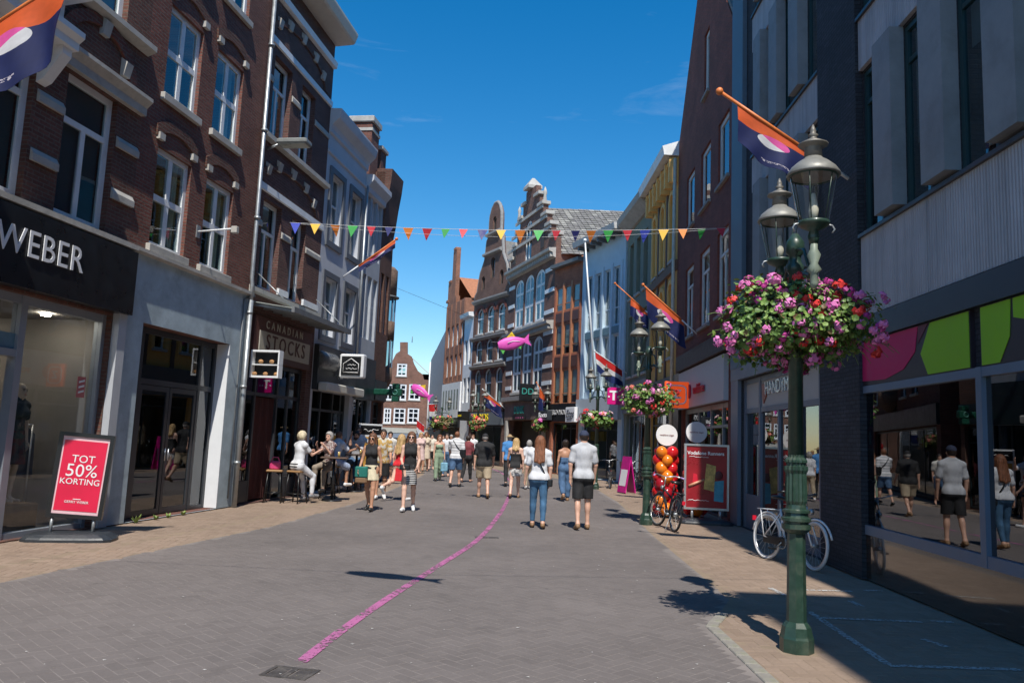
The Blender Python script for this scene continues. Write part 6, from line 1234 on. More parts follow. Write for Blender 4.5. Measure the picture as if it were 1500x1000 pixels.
# ------------------------------------------------------------------ bar tables and stools
WOODS = M('worn_wood_seat', (.34, .19, .08), .6, .3, 6, .1)
def stool(label, c, rz, h=.74):
    r_ = empty('bar_stool', (c[0], c[1], 0), rz, label, 'bar stool', 'bar stools by the bar'); MB().bevbox(-.18, .18, -.17, .17, h-.045, h, .015).obj('seat', WOODS, r_)
    for sx in (-1, 1):
        for sy in (-1, 1): MB().tube([(sx*.13, sy*.12, h-.045), (sx*.19, sy*.18, 0)], .016, 6).obj('leg', BLACKP, r_)
    for a, b_ in (((-1, -1), (1, -1)), ((1, -1), (1, 1)), ((1, 1), (-1, 1)), ((-1, 1), (-1, -1))): MB().tube([(a[0]*.173, a[1]*.163, .22), (b_[0]*.173, b_[1]*.163, .22)], .011, 5).obj('foot_rail', BLACKP, r_)
def bar_table(label, c, rz, h=1.05):
    r_ = empty('bar_table', (c[0], c[1], 0), rz, label, 'table', 'high tables by the bar'); MB().bevbox(-.32, .32, -.32, .32, h-.035, h, .012).obj('top', M('dark_wood_top', (.09, .05, .03), .5, .3, 5), r_)
    MB().tube([(0, 0, .03), (0, 0, h-.035)], .035, 10).obj('post', BLACKP, r_); MB().lathe([(.25, 0), (.25, .02), (.05, .035)], 16).obj('foot', BLACKP, r_)
    MB().lathe([(.028, 0), (.03, .13), (.027, .13), (.025, .01)], 10, (.1, .05, h+.001)).obj('glass', M('drink_glass', (.5, .35, .12), .1), r_)
# weeds at the foot of the plastered house
wd = random.Random(4)
for i, (px, py) in enumerate([(192, 757), (222, 753), (240, 750), (262, 747)]):
    u, _ = L2.q(px, py); P0_ = L2.W(u, 0, .09); mb = MB()
    for k in range(22):
        a = wd.uniform(0, 6.28); l = wd.uniform(.05, .16)*(1.3 if i == 0 else .8); d = Vector((math.cos(a), math.sin(a), 1.1)).normalized(); s_ = d.cross(Vector((0, 0, 1))).normalized()*.018; mb.add([(0, 0, 0), d*l*.6+s_, d*l, d*l*.6-s_], [(0, 1, 2, 3)])
    w_ = empty('weed', P0_, 0, ['largest tuft of green weeds at the foot of the plastered front', 'second tuft of weeds from the left under the dark doors', 'third tuft of weeds from the left under the dark doors', 'rightmost tuft of weeds under the dark doors'][i], 'weed', 'weeds at the plastered front'); mb.obj('leaves', LEAF[1], w_)
# ================================================================== PEOPLE
def surfnet(F, org, h):
    s = F < 0; c = np.zeros(tuple(n-1 for n in F.shape), 'i1'); offs = [(i, j, k) for i in (0, 1) for j in (0, 1) for k in (0, 1)]
    sl_ = lambda A, o: A[o[0]:A.shape[0]-1+o[0], o[1]:A.shape[1]-1+o[1], o[2]:A.shape[2]-1+o[2]]
    for o in offs: c += sl_(s, o)
    mask = (c > 0) & (c < 8); idx = np.argwhere(mask)
    if len(idx) == 0: return np.zeros((0, 3)), np.zeros((0, 4), int)
    acc = np.zeros((len(idx), 3)); cnt = np.zeros(len(idx))
    for a in offs:
        for ax in range(3):
            if a[ax]: continue
            b_ = list(a); b_[ax] = 1; A_i = idx+np.array(a); B_i = idx+np.array(b_); fa = F[A_i[:, 0], A_i[:, 1], A_i[:, 2]]; fb = F[B_i[:, 0], B_i[:, 1], B_i[:, 2]]
            k = (fa < 0) != (fb < 0); t = np.where(k, fa/np.where(k, fa-fb, 1), 0); p = A_i.astype(float); p[:, ax] += t; acc[k] += p[k]; cnt += k
    V = org+h*acc/cnt[:, None]; vid = -np.ones(mask.shape, int); vid[mask] = np.arange(len(idx)); Q = []
    for ax in range(3):
        o1 = [0, 0, 0]; o1[ax] = 1; n = F.shape; sa = s[tuple(slice(0, n[d]-o1[d]) for d in range(3))]; sb = s[tuple(slice(o1[d], n[d]) for d in range(3))]; e = np.argwhere(sa != sb); d1, d2 = (ax+1) % 3, (ax+2) % 3
        e = e[(e[:, d1] > 0) & (e[:, d2] > 0) & (e[:, d1] < n[d1]-1) & (e[:, d2] < n[d2]-1)]
        if len(e) == 0: continue
        def cell(m1, m2): q = e.copy(); q[:, d1] -= m1; q[:, d2] -= m2; return vid[q[:, 0], q[:, 1], q[:, 2]]
        qd = np.stack([cell(1, 1), cell(0, 1), cell(0, 0), cell(1, 0)], 1); ins = s[e[:, 0], e[:, 1], e[:, 2]]; qd[~ins] = qd[~ins][:, ::-1]; Q.append(qd)
    return V, np.concatenate(Q)
def sdf(prims, h, clips=()):
    lo_ = np.full(3, 1e9); hi_ = -lo_; bb = []
    for p in prims:
        if p[0] == 'c': a, b_ = np.array(p[1]), np.array(p[2]); r = max(p[3], p[4]); l, u = np.minimum(a, b_)-r, np.maximum(a, b_)+r
        elif p[0] == 'e': l, u = np.array(p[1])-np.array(p[2]), np.array(p[1])+np.array(p[2])
        else: l, u = np.array(p[1]), np.array(p[2])
        bb.append((l, u)); lo_ = np.minimum(lo_, l); hi_ = np.maximum(hi_, u)
    m_ = .03+2*h; lo_ -= m_; hi_ += m_; n = np.ceil((hi_-lo_)/h).astype(int)+1; F = np.full(n, .08, 'f'); ax = [lo_[i]+h*np.arange(n[i]) for i in range(3)]
    for p, (l, u) in zip(prims, bb):
        k = p[-1]; mg = k+2.5*h+.02; i0 = np.maximum(0, ((l-mg-lo_)/h).astype(int)); i1 = np.minimum(n, ((u+mg-lo_)/h).astype(int)+2)
        X_ = ax[0][i0[0]:i1[0]][:, None, None]; Y_ = ax[1][i0[1]:i1[1]][None, :, None]; Z_ = ax[2][i0[2]:i1[2]][None, None, :]; sl = tuple(slice(i0[d], i1[d]) for d in range(3))
        if p[0] == 'c':
            a, b_ = np.array(p[1]), np.array(p[2]); ab = b_-a; L2_ = max(1e-9, ab @ ab); t = np.clip(((X_-a[0])*ab[0]+(Y_-a[1])*ab[1]+(Z_-a[2])*ab[2])/L2_, 0, 1)
            d = np.sqrt((X_-a[0]-t*ab[0])**2+(Y_-a[1]-t*ab[1])**2+(Z_-a[2]-t*ab[2])**2)-(p[3]+(p[4]-p[3])*t)
        elif p[0] == 'e':
            c, r = p[1], p[2]; k0 = np.sqrt(((X_-c[0])/r[0])**2+((Y_-c[1])/r[1])**2+((Z_-c[2])/r[2])**2); d = (k0-1)*min(r)
        else: d = p[3](X_, Y_, Z_)
        a_ = F[sl]
        if k > 0: hh = np.clip(.5+.5*(a_-d)/k, 0, 1); F[sl] = (a_*(1-hh)+d*hh)-k*hh*(1-hh)
        else: F[sl] = np.minimum(a_, d)
    X_, Y_, Z_ = ax[0][:, None, None], ax[1][None, :, None], ax[2][None, None, :]
    for c in clips: F = np.maximum(F, c(X_, Y_, Z_)+0*F)
    F[0] = F[-1] = .05; F[:, 0] = F[:, -1] = .05; F[:, :, 0] = F[:, :, -1] = .05
    return surfnet(F, lo_, h)
def np_obj(name, V, Q, mats, parent=None, extra=None, smooth=True):
    mb = MB(); mb.v = [tuple(v) for v in V]; mb.f = [tuple(int(i) for i in q) for q in Q]; mb.mi = [0]*len(mb.f); mb.sm = [smooth]*len(mb.f)
    if extra: k = len(mb.v); mb.v += extra.v; mb.f += [tuple(i+k for i in f) for f in extra.f]; mb.mi += extra.mi; mb.sm += extra.sm
    return mb.obj(name, mats, parent)
def skin(name, col): return M(name, col, .5, .1, 12)
SK = [skin('skin_fair', (.62, .36, .26)), skin('skin_tan', (.46, .24, .15)), skin('skin_light', (.68, .42, .32))]
EYE = M('eye_dark', (.03, .02, .02), .3); LIP = M('lip', (.42, .13, .12), .5)
def cloth_mat(name, col, stripes=None, var=.12, pattern=None):
    if name in MATS: return MATS[name]
    m, nt, p = base_mat(name); v = texco(nt); c = col
    if stripes:
        sp = nt.nodes.new('ShaderNodeSeparateXYZ'); nt.links.new(v, sp.inputs[0]); z = NX(nt, sp.outputs[2]); k = (z*stripes[1]).op('FRACT').gt(stripes[2]); c = mixrgb(nt, k.s, col, stripes[0])
    if pattern: c = mixrgb(nt, ramp(nt, noise(nt, v, pattern[1], 3), .48, .55), c if not isinstance(c, tuple) else col, pattern[0])
    n1 = noise(nt, v, 7, 5, .6); c = mixrgb(nt, 1.0, c, ramp(nt, n1, .3, .7, 1-var, 1+var*.5), 'MULTIPLY'); nt.links.new(c, p.inputs['Base Color']); p.inputs['Roughness'].default_value = .85
    mp = nt.nodes.new('ShaderNodeMapping'); mp.inputs['Scale'].default_value = (1, 1, .45); nt.links.new(v, mp.inputs[0]); bump(nt, noise(nt, mp.outputs[0], 6, 2, .5), p, .8, .06)
    MATS[name] = m; return m
def hair_mat(name, col):
    if name in MATS: return MATS[name]
    m, nt, p = base_mat(name); mp = nt.nodes.new('ShaderNodeMapping'); mp.inputs['Scale'].default_value = (1, 1, .12); nt.links.new(texco(nt), mp.inputs[0]); n1 = noise(nt, mp.outputs[0], 60, 3, .6)
    c = mixrgb(nt, ramp(nt, n1, .3, .7), tuple(x*.5 for x in col), tuple(min(1, x*1.35) for x in col)); nt.links.new(c, p.inputs['Base Color']); p.inputs['Roughness'].default_value = .45; bump(nt, n1, p, .8, .02); MATS[name] = m; return m
V3 = lambda *a: np.array(a, float)
class Person:
    def __init__(s, label, loc, rz, H=1.75, fem=False, legs=((.25, .0, .1), (-.2, .0, .25)), arms=((.2, .12, .25), (-.2, .12, .2)), lean=0.03, sk=0, hair=None, hs='short', res=.014, seat=None, head_turn=0.0, thick=1.0, twist=0):
        # legs: (hip flex, abduction, knee flex) right then left ; arms: (shoulder flex, abduction, elbow flex[, inward])
        s.fem, s.res = fem, res; k = H/1.75; s.k = k; s.sk = sk
        up = V3(0, math.sin(lean), math.cos(lean)); P = V3(0, 0, .95)*k; J = {'P': P}
        J['ch'] = P+up*.36*k; J['nk'] = P+up*.535*k; J['hd'] = J['nk']+V3(0, math.sin(lean)*.1+.012, .148)*k; sw = (.158 if fem else .176)*k*min(thick, 1.08)
        for i, (sd, (fl, ab, kn)) in enumerate(zip((1, -1), legs)):
            hp = P+V3(sd*.088*k, 0, -.03*k); kne = hp+.43*k*V3(sd*math.sin(ab), math.sin(fl), -math.cos(fl)*math.cos(ab)); a2 = fl-kn; an = kne+.42*k*V3(sd*math.sin(ab)*.3, math.sin(a2), -math.cos(a2)); fa = min(.3, max(-1.0, a2*.75 if seat is None else 0)) if a2 < 0 else a2*.6 if seat is None else 0
            toe = an+.17*k*V3(sd*.12, math.cos(fa), math.sin(fa)-.28); J['hp%d' % i], J['kn%d' % i], J['an%d' % i], J['to%d' % i] = hp, kne, an, toe
        for i, (sd, am) in enumerate(zip((1, -1), arms)):
            fl, ab, el = am[:3]; inw = am[3] if len(am) > 3 else .05; sh = J['nk']+V3(sd*sw, 0, 0)-up*.066*k; d1 = V3(sd*math.sin(ab), math.sin(fl), -math.cos(fl)*math.cos(ab)); d1 /= np.linalg.norm(d1); eb = sh+.285*k*d1
            a2 = fl+el; d2 = V3(sd*(math.sin(ab)*.45-inw), math.sin(a2), -math.cos(a2)); d2 /= np.linalg.norm(d2); wr = eb+.25*k*d2; J['sh%d' % i], J['eb%d' % i], J['wr%d' % i], J['d%d' % i] = sh, eb, wr, d2
        low = min(min(J['an%d' % i][2]-.075*k, J['to%d' % i][2]-.03*k) for i in (0, 1)); dz = -low if seat is None else seat+.13*k-P[2]
        for q in J:
            if q[0] != 'd': J[q] = J[q]+V3(0, 0, dz)
        s.J = J; s.th = thick; s.up = up; s.loc, s.rz = loc, rz
        V, Q = sdf(s.body(), res); ex = s.extras(); s.o = np_obj('person', V, Q, [SK[sk], EYE, LIP], None, ex); s.o.location = loc; s.o.rotation_euler = (0, 0, rz); tag(s.o, label, 'person')
        if hair: s.hair(hair, hs)
    def torso(s, g=0.0):
        J, k, t, up = s.J, s.k, s.th, s.up; P, ch, nk = J['P'], J['ch'], J['nk']; K = .05*k
        if s.fem: L = [('e', P+V3(0, -.01, .0), V3(.17*k*t+g, .115*k*t+g, .13*k+g), K), ('e', P+up*.17*k, V3(.125*k*t+g, .092*k*t+g, .15*k), K), ('e', P+up*.37*k, V3(.142*k*t+g, .10*k*t+g, .15*k+g), K), ('e', P+up*.36*k+V3(.065*k, .085*k, 0), V3(.06, .05, .06)*k+g, .03*k), ('e', P+up*.36*k+V3(-.065*k, .085*k, 0), V3(.06, .05, .06)*k+g, .03*k)]
        else: L = [('e', P+V3(0, -.01, .0), V3(.16*k*t+g, .115*k*t+g, .13*k+g), K), ('e', P+up*.18*k, V3(.145*k*t+g, .10*k*t+g, .16*k), K), ('e', P+up*.38*k, V3(.158*k*t+g, .112*k*t+g, .17*k+g), K)]
        r = (.042 if s.fem else .047)*k+g; L += [('c', J['sh0']-up*.0, J['sh1'], r, r, .04*k), ('c', nk+up*.03*k, J['sh0'], .05*k+g*.6, .045*k+g, .04*k), ('c', nk+up*.03*k, J['sh1'], .05*k+g*.6, .045*k+g, .04*k)]
        for i in (0, 1): L.append(('e', J['hp%d' % i]+V3(0, -.05*k, .0), V3(.09, .085, .1)*k+g, .05*k))
        return L
    def leg(s, i, g=0.0, f=2.0, gl=None):
        J, k, t = s.J, s.k, s.th; hp, kn, an = J['hp%d' % i], J['kn%d' % i], J['an%d' % i]; tr = (.088 if s.fem else .084)*k*t; g2 = g if gl is None else gl; L = []
        if f <= 1: e = hp+(kn-hp)*f; L = [('c', hp, e, tr+g, tr+(.056*k-tr)*f+g2, .03*k)]
        else:
            L = [('c', hp, kn, tr+g, .054*k+g2, .03*k)]; ff = f-1; e = kn+(an-kn)*ff; c = kn+(an-kn)*.3
            L += [('c', kn, e, .052*k+g2, (.052+(.034-.052)*ff)*k+g2, .03*k)]
            if ff > .3: L += [('e', c+V3(0, -.012*k, 0), V3(.05, .052, .1)*k+g2, .03*k)]
        return L
    def body(s):
        J, k = s.J, s.k; L = s.torso(); hd = J['hd']
        L += [('c', J['nk']-V3(0, .01, .03)*k, hd-V3(0, .02, .06)*k, (.05 if s.fem else .058)*k, (.046 if s.fem else .055)*k, .03*k), ('e', hd+V3(0, -.012, .025)*k, V3(.076, .095, .098)*k, .02*k), ('e', hd+V3(0, .022, -.05)*k, V3(.058, .068, .072)*k, .03*k), ('c', hd+V3(0, .09, .015)*k, hd+V3(0, .108, -.02)*k, .008*k, .016*k, .012*k), ('e', hd+V3(0, .075, -.085)*k, V3(.025, .02, .02)*k, .02*k)]
        for sd in (-1, 1): L.append(('e', hd+V3(sd*.078, -.005, -.005)*k, V3(.012, .022, .032)*k, .008*k))
        for i in (0, 1):
            L += s.leg(i); a, t = J['an%d' % i], J['to%d' % i]; L += [('c', a+V3(0, -.03, -.045)*k, t, .034*k, .026*k, .03*k), ('c', a, a+V3(0, .03, -.04)*k, .036*k, .04*k, .03*k)]
            ar = (.04 if s.fem else .047)*k*min(s.th, 1.1); L += [('c', J['sh%d' % i], J['eb%d' % i], ar+.006*k, ar*.84, .03*k), ('c', J['eb%d' % i], J['wr%d' % i], ar*.86, .024*k, .02*k), ('c', J['wr%d' % i], J['wr%d' % i]+J['d%d' % i]*.075*k, .022*k, .027*k, .02*k)]
        return L
    def extras(s):
        J, k = s.J, s.k; mb = MB()
        for i, sd in ((0, 1), (1, -1)):
            w, d = J['wr%d' % i], J['d%d' % i]; side = np.cross(d, V3(sd, 0, 0)); side = side/max(1e-6, np.linalg.norm(side)); nrm = np.cross(side, d); inn = V3(-sd, 0, 0)
            pm = w+d*.08*k
            for q, (of, ln) in enumerate(((-.024, .062), (-.008, .072), (.008, .068), (.024, .052))):
                b0 = pm+side*of*k; p1 = b0+d*ln*.5*k+inn*.004*k; p2 = b0+d*ln*.85*k+inn*.018*k; p3 = b0+d*ln*k+inn*.032*k; mb.tube([tuple(b0), tuple(p1), tuple(p2), tuple(p3)], [.0095*k, .009*k, .008*k, .006*k], 5)
            fw = 1 if side[1] > 0 else -1; t0 = w+d*.03*k+side*fw*.022*k; mb.tube([tuple(t0), tuple(t0+d*.03*k+side*fw*.022*k), tuple(t0+d*.06*k+side*fw*.026*k+inn*.01*k)], [.011*k, .01*k, .007*k], 5)
        hd = J['hd']
        for sd in (-1, 1): mb.ell(tuple(hd+V3(sd*.03, .082, .012)*k), (.013*k, .008*k, .008*k), 8, 5, 1); mb.tube([tuple(hd+V3(sd*.014, .09, .032)*k), tuple(hd+V3(sd*.045, .078, .034)*k)], .0045*k, 4, 1)
        mb.ell(tuple(hd+V3(0, .09, -.052)*k), (.022*k, .009*k, .008*k), 8, 5, 2); return mb
    def add(s, name, prims, mat, clips=(), res=None):
        V, Q = sdf(prims, res or s.res, clips)
        if len(Q): return np_obj(name, V, Q, mat, s.o)
    def shirt(s, mat, sleeve=.6, hem=-.06, g=.018, neck=.0, name='shirt', low=None, straps=False):
        J, k, up = s.J, s.k, s.up; L = s.torso(g)
        if sleeve:
            for i in (0, 1):
                ar = (.04 if s.fem else .047)*k+g*.55; f = min(1, sleeve); e = J['sh%d' % i]+(J['eb%d' % i]-J['sh%d' % i])*f; L.append(('c', J['sh%d' % i], e, ar+.004, ar+(.008 if f < .9 else 0), .012*k))
                if sleeve > 1: e2 = J['eb%d' % i]+(J['wr%d' % i]-J['eb%d' % i])*(sleeve-1); L.append(('c', J['eb%d' % i], e2, ar, ar*.8, .02))
        P, nk = J['P'], J['nk']; hz = P+up*hem*k
        cl = [lambda X, Y, Z: (hz-V3(0, 0, 0))[2]-Z+(Y-P[1])*.0, lambda X, Y, Z: .05*k-np.sqrt((X-nk[0])**2+(Y-nk[1]-.025*k)**2+((Z-nk[2]-.045*k-neck)*.75)**2)]
        if not sleeve:
            for i, sd in ((0, 1), (1, -1)): sh = J['sh%d' % i]; cl.append(lambda X, Y, Z, sh=sh, sd=sd: sd*(X-sh[0])+.012*k)
        if low is not None: tz = (P+up*low*k)[2]; cl.append(lambda X, Y, Z: Z-tz)
        return s.add(name, L, mat, cl)
    def bottoms(s, mat, f, g=.02, gl=None, name='shorts', waist=.09):
        J, k = s.J, s.k; L = [p for p in s.torso(g)[:2]]+[('e', J['hp%d' % i]+V3(0, -.05*k, 0), V3(.09, .085, .1)*k+g, .05*k) for i in (0, 1)]; gl = g if gl is None else gl
        for i in (0, 1): L += s.leg(i, g, f, gl)
        wz = J['P'][2]+waist*k; cl = [lambda X, Y, Z: Z-wz]
        if f <= 1.35 and abs(J['kn0'][1]-J['hp0'][1]) < .3*k:
            ez = min((J['hp%d' % i]+(J['kn%d' % i]-J['hp%d' % i])*min(f, 1))[2] for i in (0, 1))-max(0, f-1)*.4*k+.03*k; cl.append(lambda X, Y, Z: ez-Z)
        return s.add(name, L, mat, cl)
    def skirt(s, mat, ztop, zbot, r0, r1, name='skirt', pleat=0, flat=.72, tight=True):
        J, k = s.J, s.k; P = J['P']; zt, zb = P[2]+ztop*k, P[2]+zbot*k
        km = (J['kn0']+J['kn1'])/2; sw = (km[1]-P[1])*.6
        def f(X, Y, Z):
            t = np.clip((zt-Z)/(zt-zb), 0, 1); cy = P[1]+sw*t*t; R_ = (r0+(r1-r0)*t)*k; th = np.arctan2(Y-cy, X-P[0]); R_ = R_*(1+.04*t*np.sin(th*(pleat or 6))+.02*np.sin(3*th+1)); d = np.sqrt((X-P[0])**2+((Y-cy)/flat)**2)-R_
            return np.maximum(np.maximum(d*.75, Z-zt), zb-Z)
        R_ = max(r0, r1)*k*1.1+abs(sw); return s.add(name, [('f', V3(P[0]-R_, P[1]-R_, zb), V3(P[0]+R_, P[1]+R_, zt), f, 0.0)], mat)
    def shoes(s, mat, g=.009, name='shoe'):
        J, k = s.J, s.k
        for i in (0, 1):
            a, t = J['an%d' % i], J['to%d' % i]; d = (t-a)*V3(1, 1, 0); cut = a[2]-.012*k
            L = [('c', a+V3(0, -.035, -.045)*k, t, .036*k+g, .03*k+g, .03*k), ('c', a+V3(0, 0, -.02)*k, a+V3(0, .03, -.04)*k, .036*k+g, .04*k+g, .03*k)]
            s.add(name, L, mat, [lambda X, Y, Z, c=max(a[2], t[2])+.02*k: Z-c])
    def hair(s, mat, hs):
        J, k = s.J, s.k; hd = J['hd']; g = .014 if hs in ('short', 'crop') else .022
        if hs == 'crop': g = .006
        L = [('e', hd+V3(0, -.018, .03)*k, V3(.078, .094, .098)*k+g, .01)]
        cl = [lambda X, Y, Z: (Y-hd[1])*.9-(Z-hd[2])*.75-.02*k-.0*X]
        if hs in ('long', 'mid', 'bob'):
            ln = {'long': .36, 'mid': .2, 'bob': .08}[hs]; up = s.up; b0 = hd+V3(0, -.06, -.02)*k; e = J['nk']-up*(ln-.12)*k+V3(0, -.125*k-.02, 0)
            if hs == 'bob': L += [('e', hd+V3(0, -.03, -.02)*k, V3(.1, .095, .11)*k, .03)]
            else:
                for sx in (-1, 0, 1): L.append(('c', b0+V3(sx*.045*k, 0, 0), e+V3(sx*.075*k, .015 if sx else 0, (.03 if sx else 0)*k), .06*k, .035*k, .04*k))
                for sx in (-1, 1): L.append(('c', hd+V3(sx*.075, -.01, .02)*k, J['nk']+V3(sx*.1*k, .0, -.06*k), .03*k, .028*k, .03*k))
            cl = [lambda X, Y, Z: np.minimum((Y-hd[1])*.9-(Z-hd[2])*.75-.02*k, np.where(Z < hd[2]+.05*k, (Y-hd[1]-.03*k), 1)), lambda X, Y, Z: np.where((np.abs(X-hd[0]) < .062*k), (Y-hd[1]-.045*k)-np.maximum(0, (Z-hd[2]-.06*k))*3, -1)]
        elif hs == 'bun': L.append(('e', hd+V3(0, -.1, .07)*k, V3(.05, .05, .05)*k, .02))
        elif hs == 'fluffy': L = [('e', hd+V3(0, -.025, .03)*k, V3(.105, .115, .12)*k, .02), ('e', hd+V3(.05, -.05, .0)*k, V3(.07, .07, .09)*k, .03), ('e', hd+V3(-.05, -.05, .0)*k, V3(.07, .07, .09)*k, .03)]; cl = [lambda X, Y, Z: (Y-hd[1])*.9-(Z-hd[2])*.6-.03*k]
        s.add('hair', L, mat, cl, min(s.res, .012))
    def beard(s, mat): hd, k = s.J['hd'], s.k; s.add('beard', [('e', hd+V3(0, .035, -.07)*k, V3(.062, .062, .062)*k, .01)], mat, [lambda X, Y, Z: Z-hd[2]+.035*k], .012)
    def cap(s, mat, brim=True, hat=False):
        hd, k = s.J['hd'], s.k; s.add('cap' if not hat else 'hat', [('e', hd+V3(0, -.01, .04)*k, V3(.09, .108, .1)*k, .01)]+([('c', hd+V3(0, .08, .055)*k, hd+V3(0, .15, .045)*k, .05*k, .03*k, .02)] if brim and not hat else [])+([('e', hd+V3(0, -.005, .055)*k, V3(.17, .18, .016)*k, .01)] if hat else []), mat, [lambda X, Y, Z: hd[2]+.035*k-Z], .012)
    def glasses(s):
        hd, k = s.J['hd'], s.k; mb = MB()
        for sd in (-1, 1): mb.ell(tuple(hd+V3(sd*.033, .092, .012)*k), (.03*k, .01*k, .024*k), 10, 6); mb.tube([tuple(hd+V3(sd*.06, .085, .015)*k), tuple(hd+V3(sd*.08, .0, .015)*k)], .004, 4)
        mb.obj('sunglasses', BLACKP, s.o)
    def strap(s, mat, side=1, bag=None, low=.0):
        J, k, up = s.J, s.k, s.up; a = J['nk']+V3(side*.1*k, 0, -.02*k); b_ = J['P']+up*low*k+V3(-side*.17*k, 0, 0); pts = []
        for y_ in (1, -1):
            pts_ = []
            for t in np.linspace(0, 1, 8): p = a+(b_-a)*t; r_ = (.135+.02*math.sin(math.pi*t))*k; pts_.append(tuple(p+V3(0, y_*(r_*math.sin(math.pi*min(1, .15+t*.85))**.5), 0)))
            pts += pts_ if y_ > 0 else pts_[::-1]
        mb = MB(); mb.tube(pts+[pts[0]], .014, 5); mb.obj('strap', mat, s.o)
        if bag: c = b_+V3(-side*.05, -.06, -.05)*k; mb = MB(); mb.bevbox(c[0]-bag[0], c[0]+bag[0], c[1]-bag[1], c[1]+bag[1], c[2]-bag[2], c[2]+bag[2], .02); mb.obj('bag', mat, s.o)
WT = cloth_mat('white_cotton', (.62, .63, .66)); GT = cloth_mat('light_grey_cotton', (.48, .49, .52)); BT = cloth_mat('black_cotton', (.018, .018, .02)); JN = cloth_mat('blue_denim', (.05, .13, .24), None, .3); DJ = cloth_mat('mid_denim', (.07, .14, .26), None, .3); KH = cloth_mat('khaki_cotton', (.40, .32, .22))
H_BR, H_BL, H_DK, H_GY, H_AU, H_WB = hair_mat('brown_hair', (.16, .07, .035)), hair_mat('blonde_hair', (.52, .34, .15)), hair_mat('dark_hair', (.035, .022, .016)), hair_mat('grey_hair', (.36, .34, .32)), hair_mat('auburn_hair', (.22, .085, .04)), hair_mat('platinum_hair', (.66, .56, .38))
WSH, BSH, SAND = M('white_shoe', (.72, .72, .72), .5, .06), M('black_shoe', (.03, .03, .03), .4), M('tan_sandal', (.25, .14, .07), .6)
A0 = 0.0; PI = math.pi
# walking couple seen from behind
p = gp(852, 775); m1 = Person('man in grey white t-shirt, dark cap and black shorts walking away', p, R(3), 1.84, legs=((.10, .03, .12), (-.14, .03, .20)), arms=((.10, .2, .16, .12), (-.05, .22, .14, .12)), hair=H_DK, hs='crop', res=.011)
m1.shirt(GT, .75, -.08, .02); m1.bottoms(BT, .98, .026, .045, waist=-.05); m1.shoes(SAND, .006, 'sandal'); m1.cap(cloth_mat('navy_cap', (.03, .04, .08)))
p = gp(787, 773); f1 = Person('woman with long auburn hair, white t-shirt and blue jeans walking away', p, R(-4), 1.70, True, legs=((-.10, .03, .22), (.14, .03, .12)), arms=((-.08, .2, .2, .12), (.05, .26, .16, -.02)), hair=H_AU, hs='long', res=.012, thick=1.06)
f1.shirt(WT, .7, -.04, .024); f1.bottoms(JN, 1.86, .012, .012, 'jeans', .1); f1.shoes(SAND, .004, 'sandal'); f1.strap(BT.copy() if False else BLACKP, -1, (.05, .09, .07), -.04)
# two women walking towards the viewer
p = gp(540, 748); f2 = Person('woman in black sleeveless top and cream mini skirt carrying a green clutch bag', p, PI+R(-8), 1.63, True, legs=((-.18, .02, .3), (.2, .02, .06)), arms=((.12, .2, .5, .05), (-.1, .22, .18)), hair=H_BR, hs='mid', res=.012, sk=1)
f2.shirt(BT, 0, -.02, .014, name='top'); f2.skirt(cloth_mat('cream_skirt', (.68, .60, .42)), .09, -.26, .155, .20); f2.shoes(BSH, .005); f2.glasses()
c = f2.J['wr0']; mb = MB(); mb.bevbox(c[0]-.2, c[0]+.08, c[1]-.02, c[1]+.06, c[2]-.17, c[2]+.06, .02); mb.obj('clutch_bag', M('green_leather', (.02, .16, .13), .4), f2.o); mb = MB(); mb.bevbox(c[0]-.19, c[0]+.07, c[1]-.01, c[1]+.05, c[2]-.29, c[2]-.172, .02); mb.obj('bag_base', M('brown_leather', (.22, .13, .07), .5), f2.o)
p = gp(597, 749); f3 = Person('woman in black top and striped skirt with sunglasses walking forward', p, PI+R(4), 1.70, True, legs=((.22, .02, .05), (-.18, .02, .35)), arms=((.1, .14, 1.0, .25), (.05, .16, .9, .2)), hair=H_BR, hs='mid', res=.012, sk=2)
f3.shirt(BT, 0, -.02, .014, name='top'); f3.skirt(cloth_mat('striped_skirt', (.03, .03, .032), ((.6, .6, .6), 26, .55)), .09, -.36, .15, .175, tight=True); f3.shoes(WSH); f3.glasses()
c = f3.J['wr0']; mb = MB(); mb.bevbox(c[0]-.16, c[0]+.06, c[1]+.02, c[1]+.1, c[2]-.1, c[2]+.02, .02); mb.obj('handbag', BLACKP, f3.o)
p = gp(583, 733); f4 = Person('woman in red dress with long blonde hair behind the striped skirt woman', p, PI+R(-30)+PI, 1.66, True, legs=((.25, .02, .1), (-.4, .02, .9)), arms=((.1, .15, .6), (-.2, .15, .4)), hair=H_BL, hs='long', sk=2)
rd = cloth_mat('red_dress_cloth', (.6, .02, .03)); f4.shirt(rd, 0, -.02, .014, name='dress_top', low=.42); f4.skirt(rd, .1, -.42, .14, .19, 'dress_skirt'); f4.shoes(WSH)
p = gp(556, 731); m2 = Person('man in patterned shirt and dark shorts behind the cream skirt woman', p, PI+R(10), 1.74, legs=((.2, .03, .1), (-.1, .03, .25)), arms=((.3, .12, 1.1, .1), (.2, .12, .8)), hair=H_DK, sk=1)
m2.shirt(cloth_mat('mustard_pattern', (.45, .28, .08), None, .12, ((.5, .48, .42), 14)), .7, -.08, .02); m2.bottoms(BT, .9, .03, .045, waist=-.05); m2.shoes(WSH)
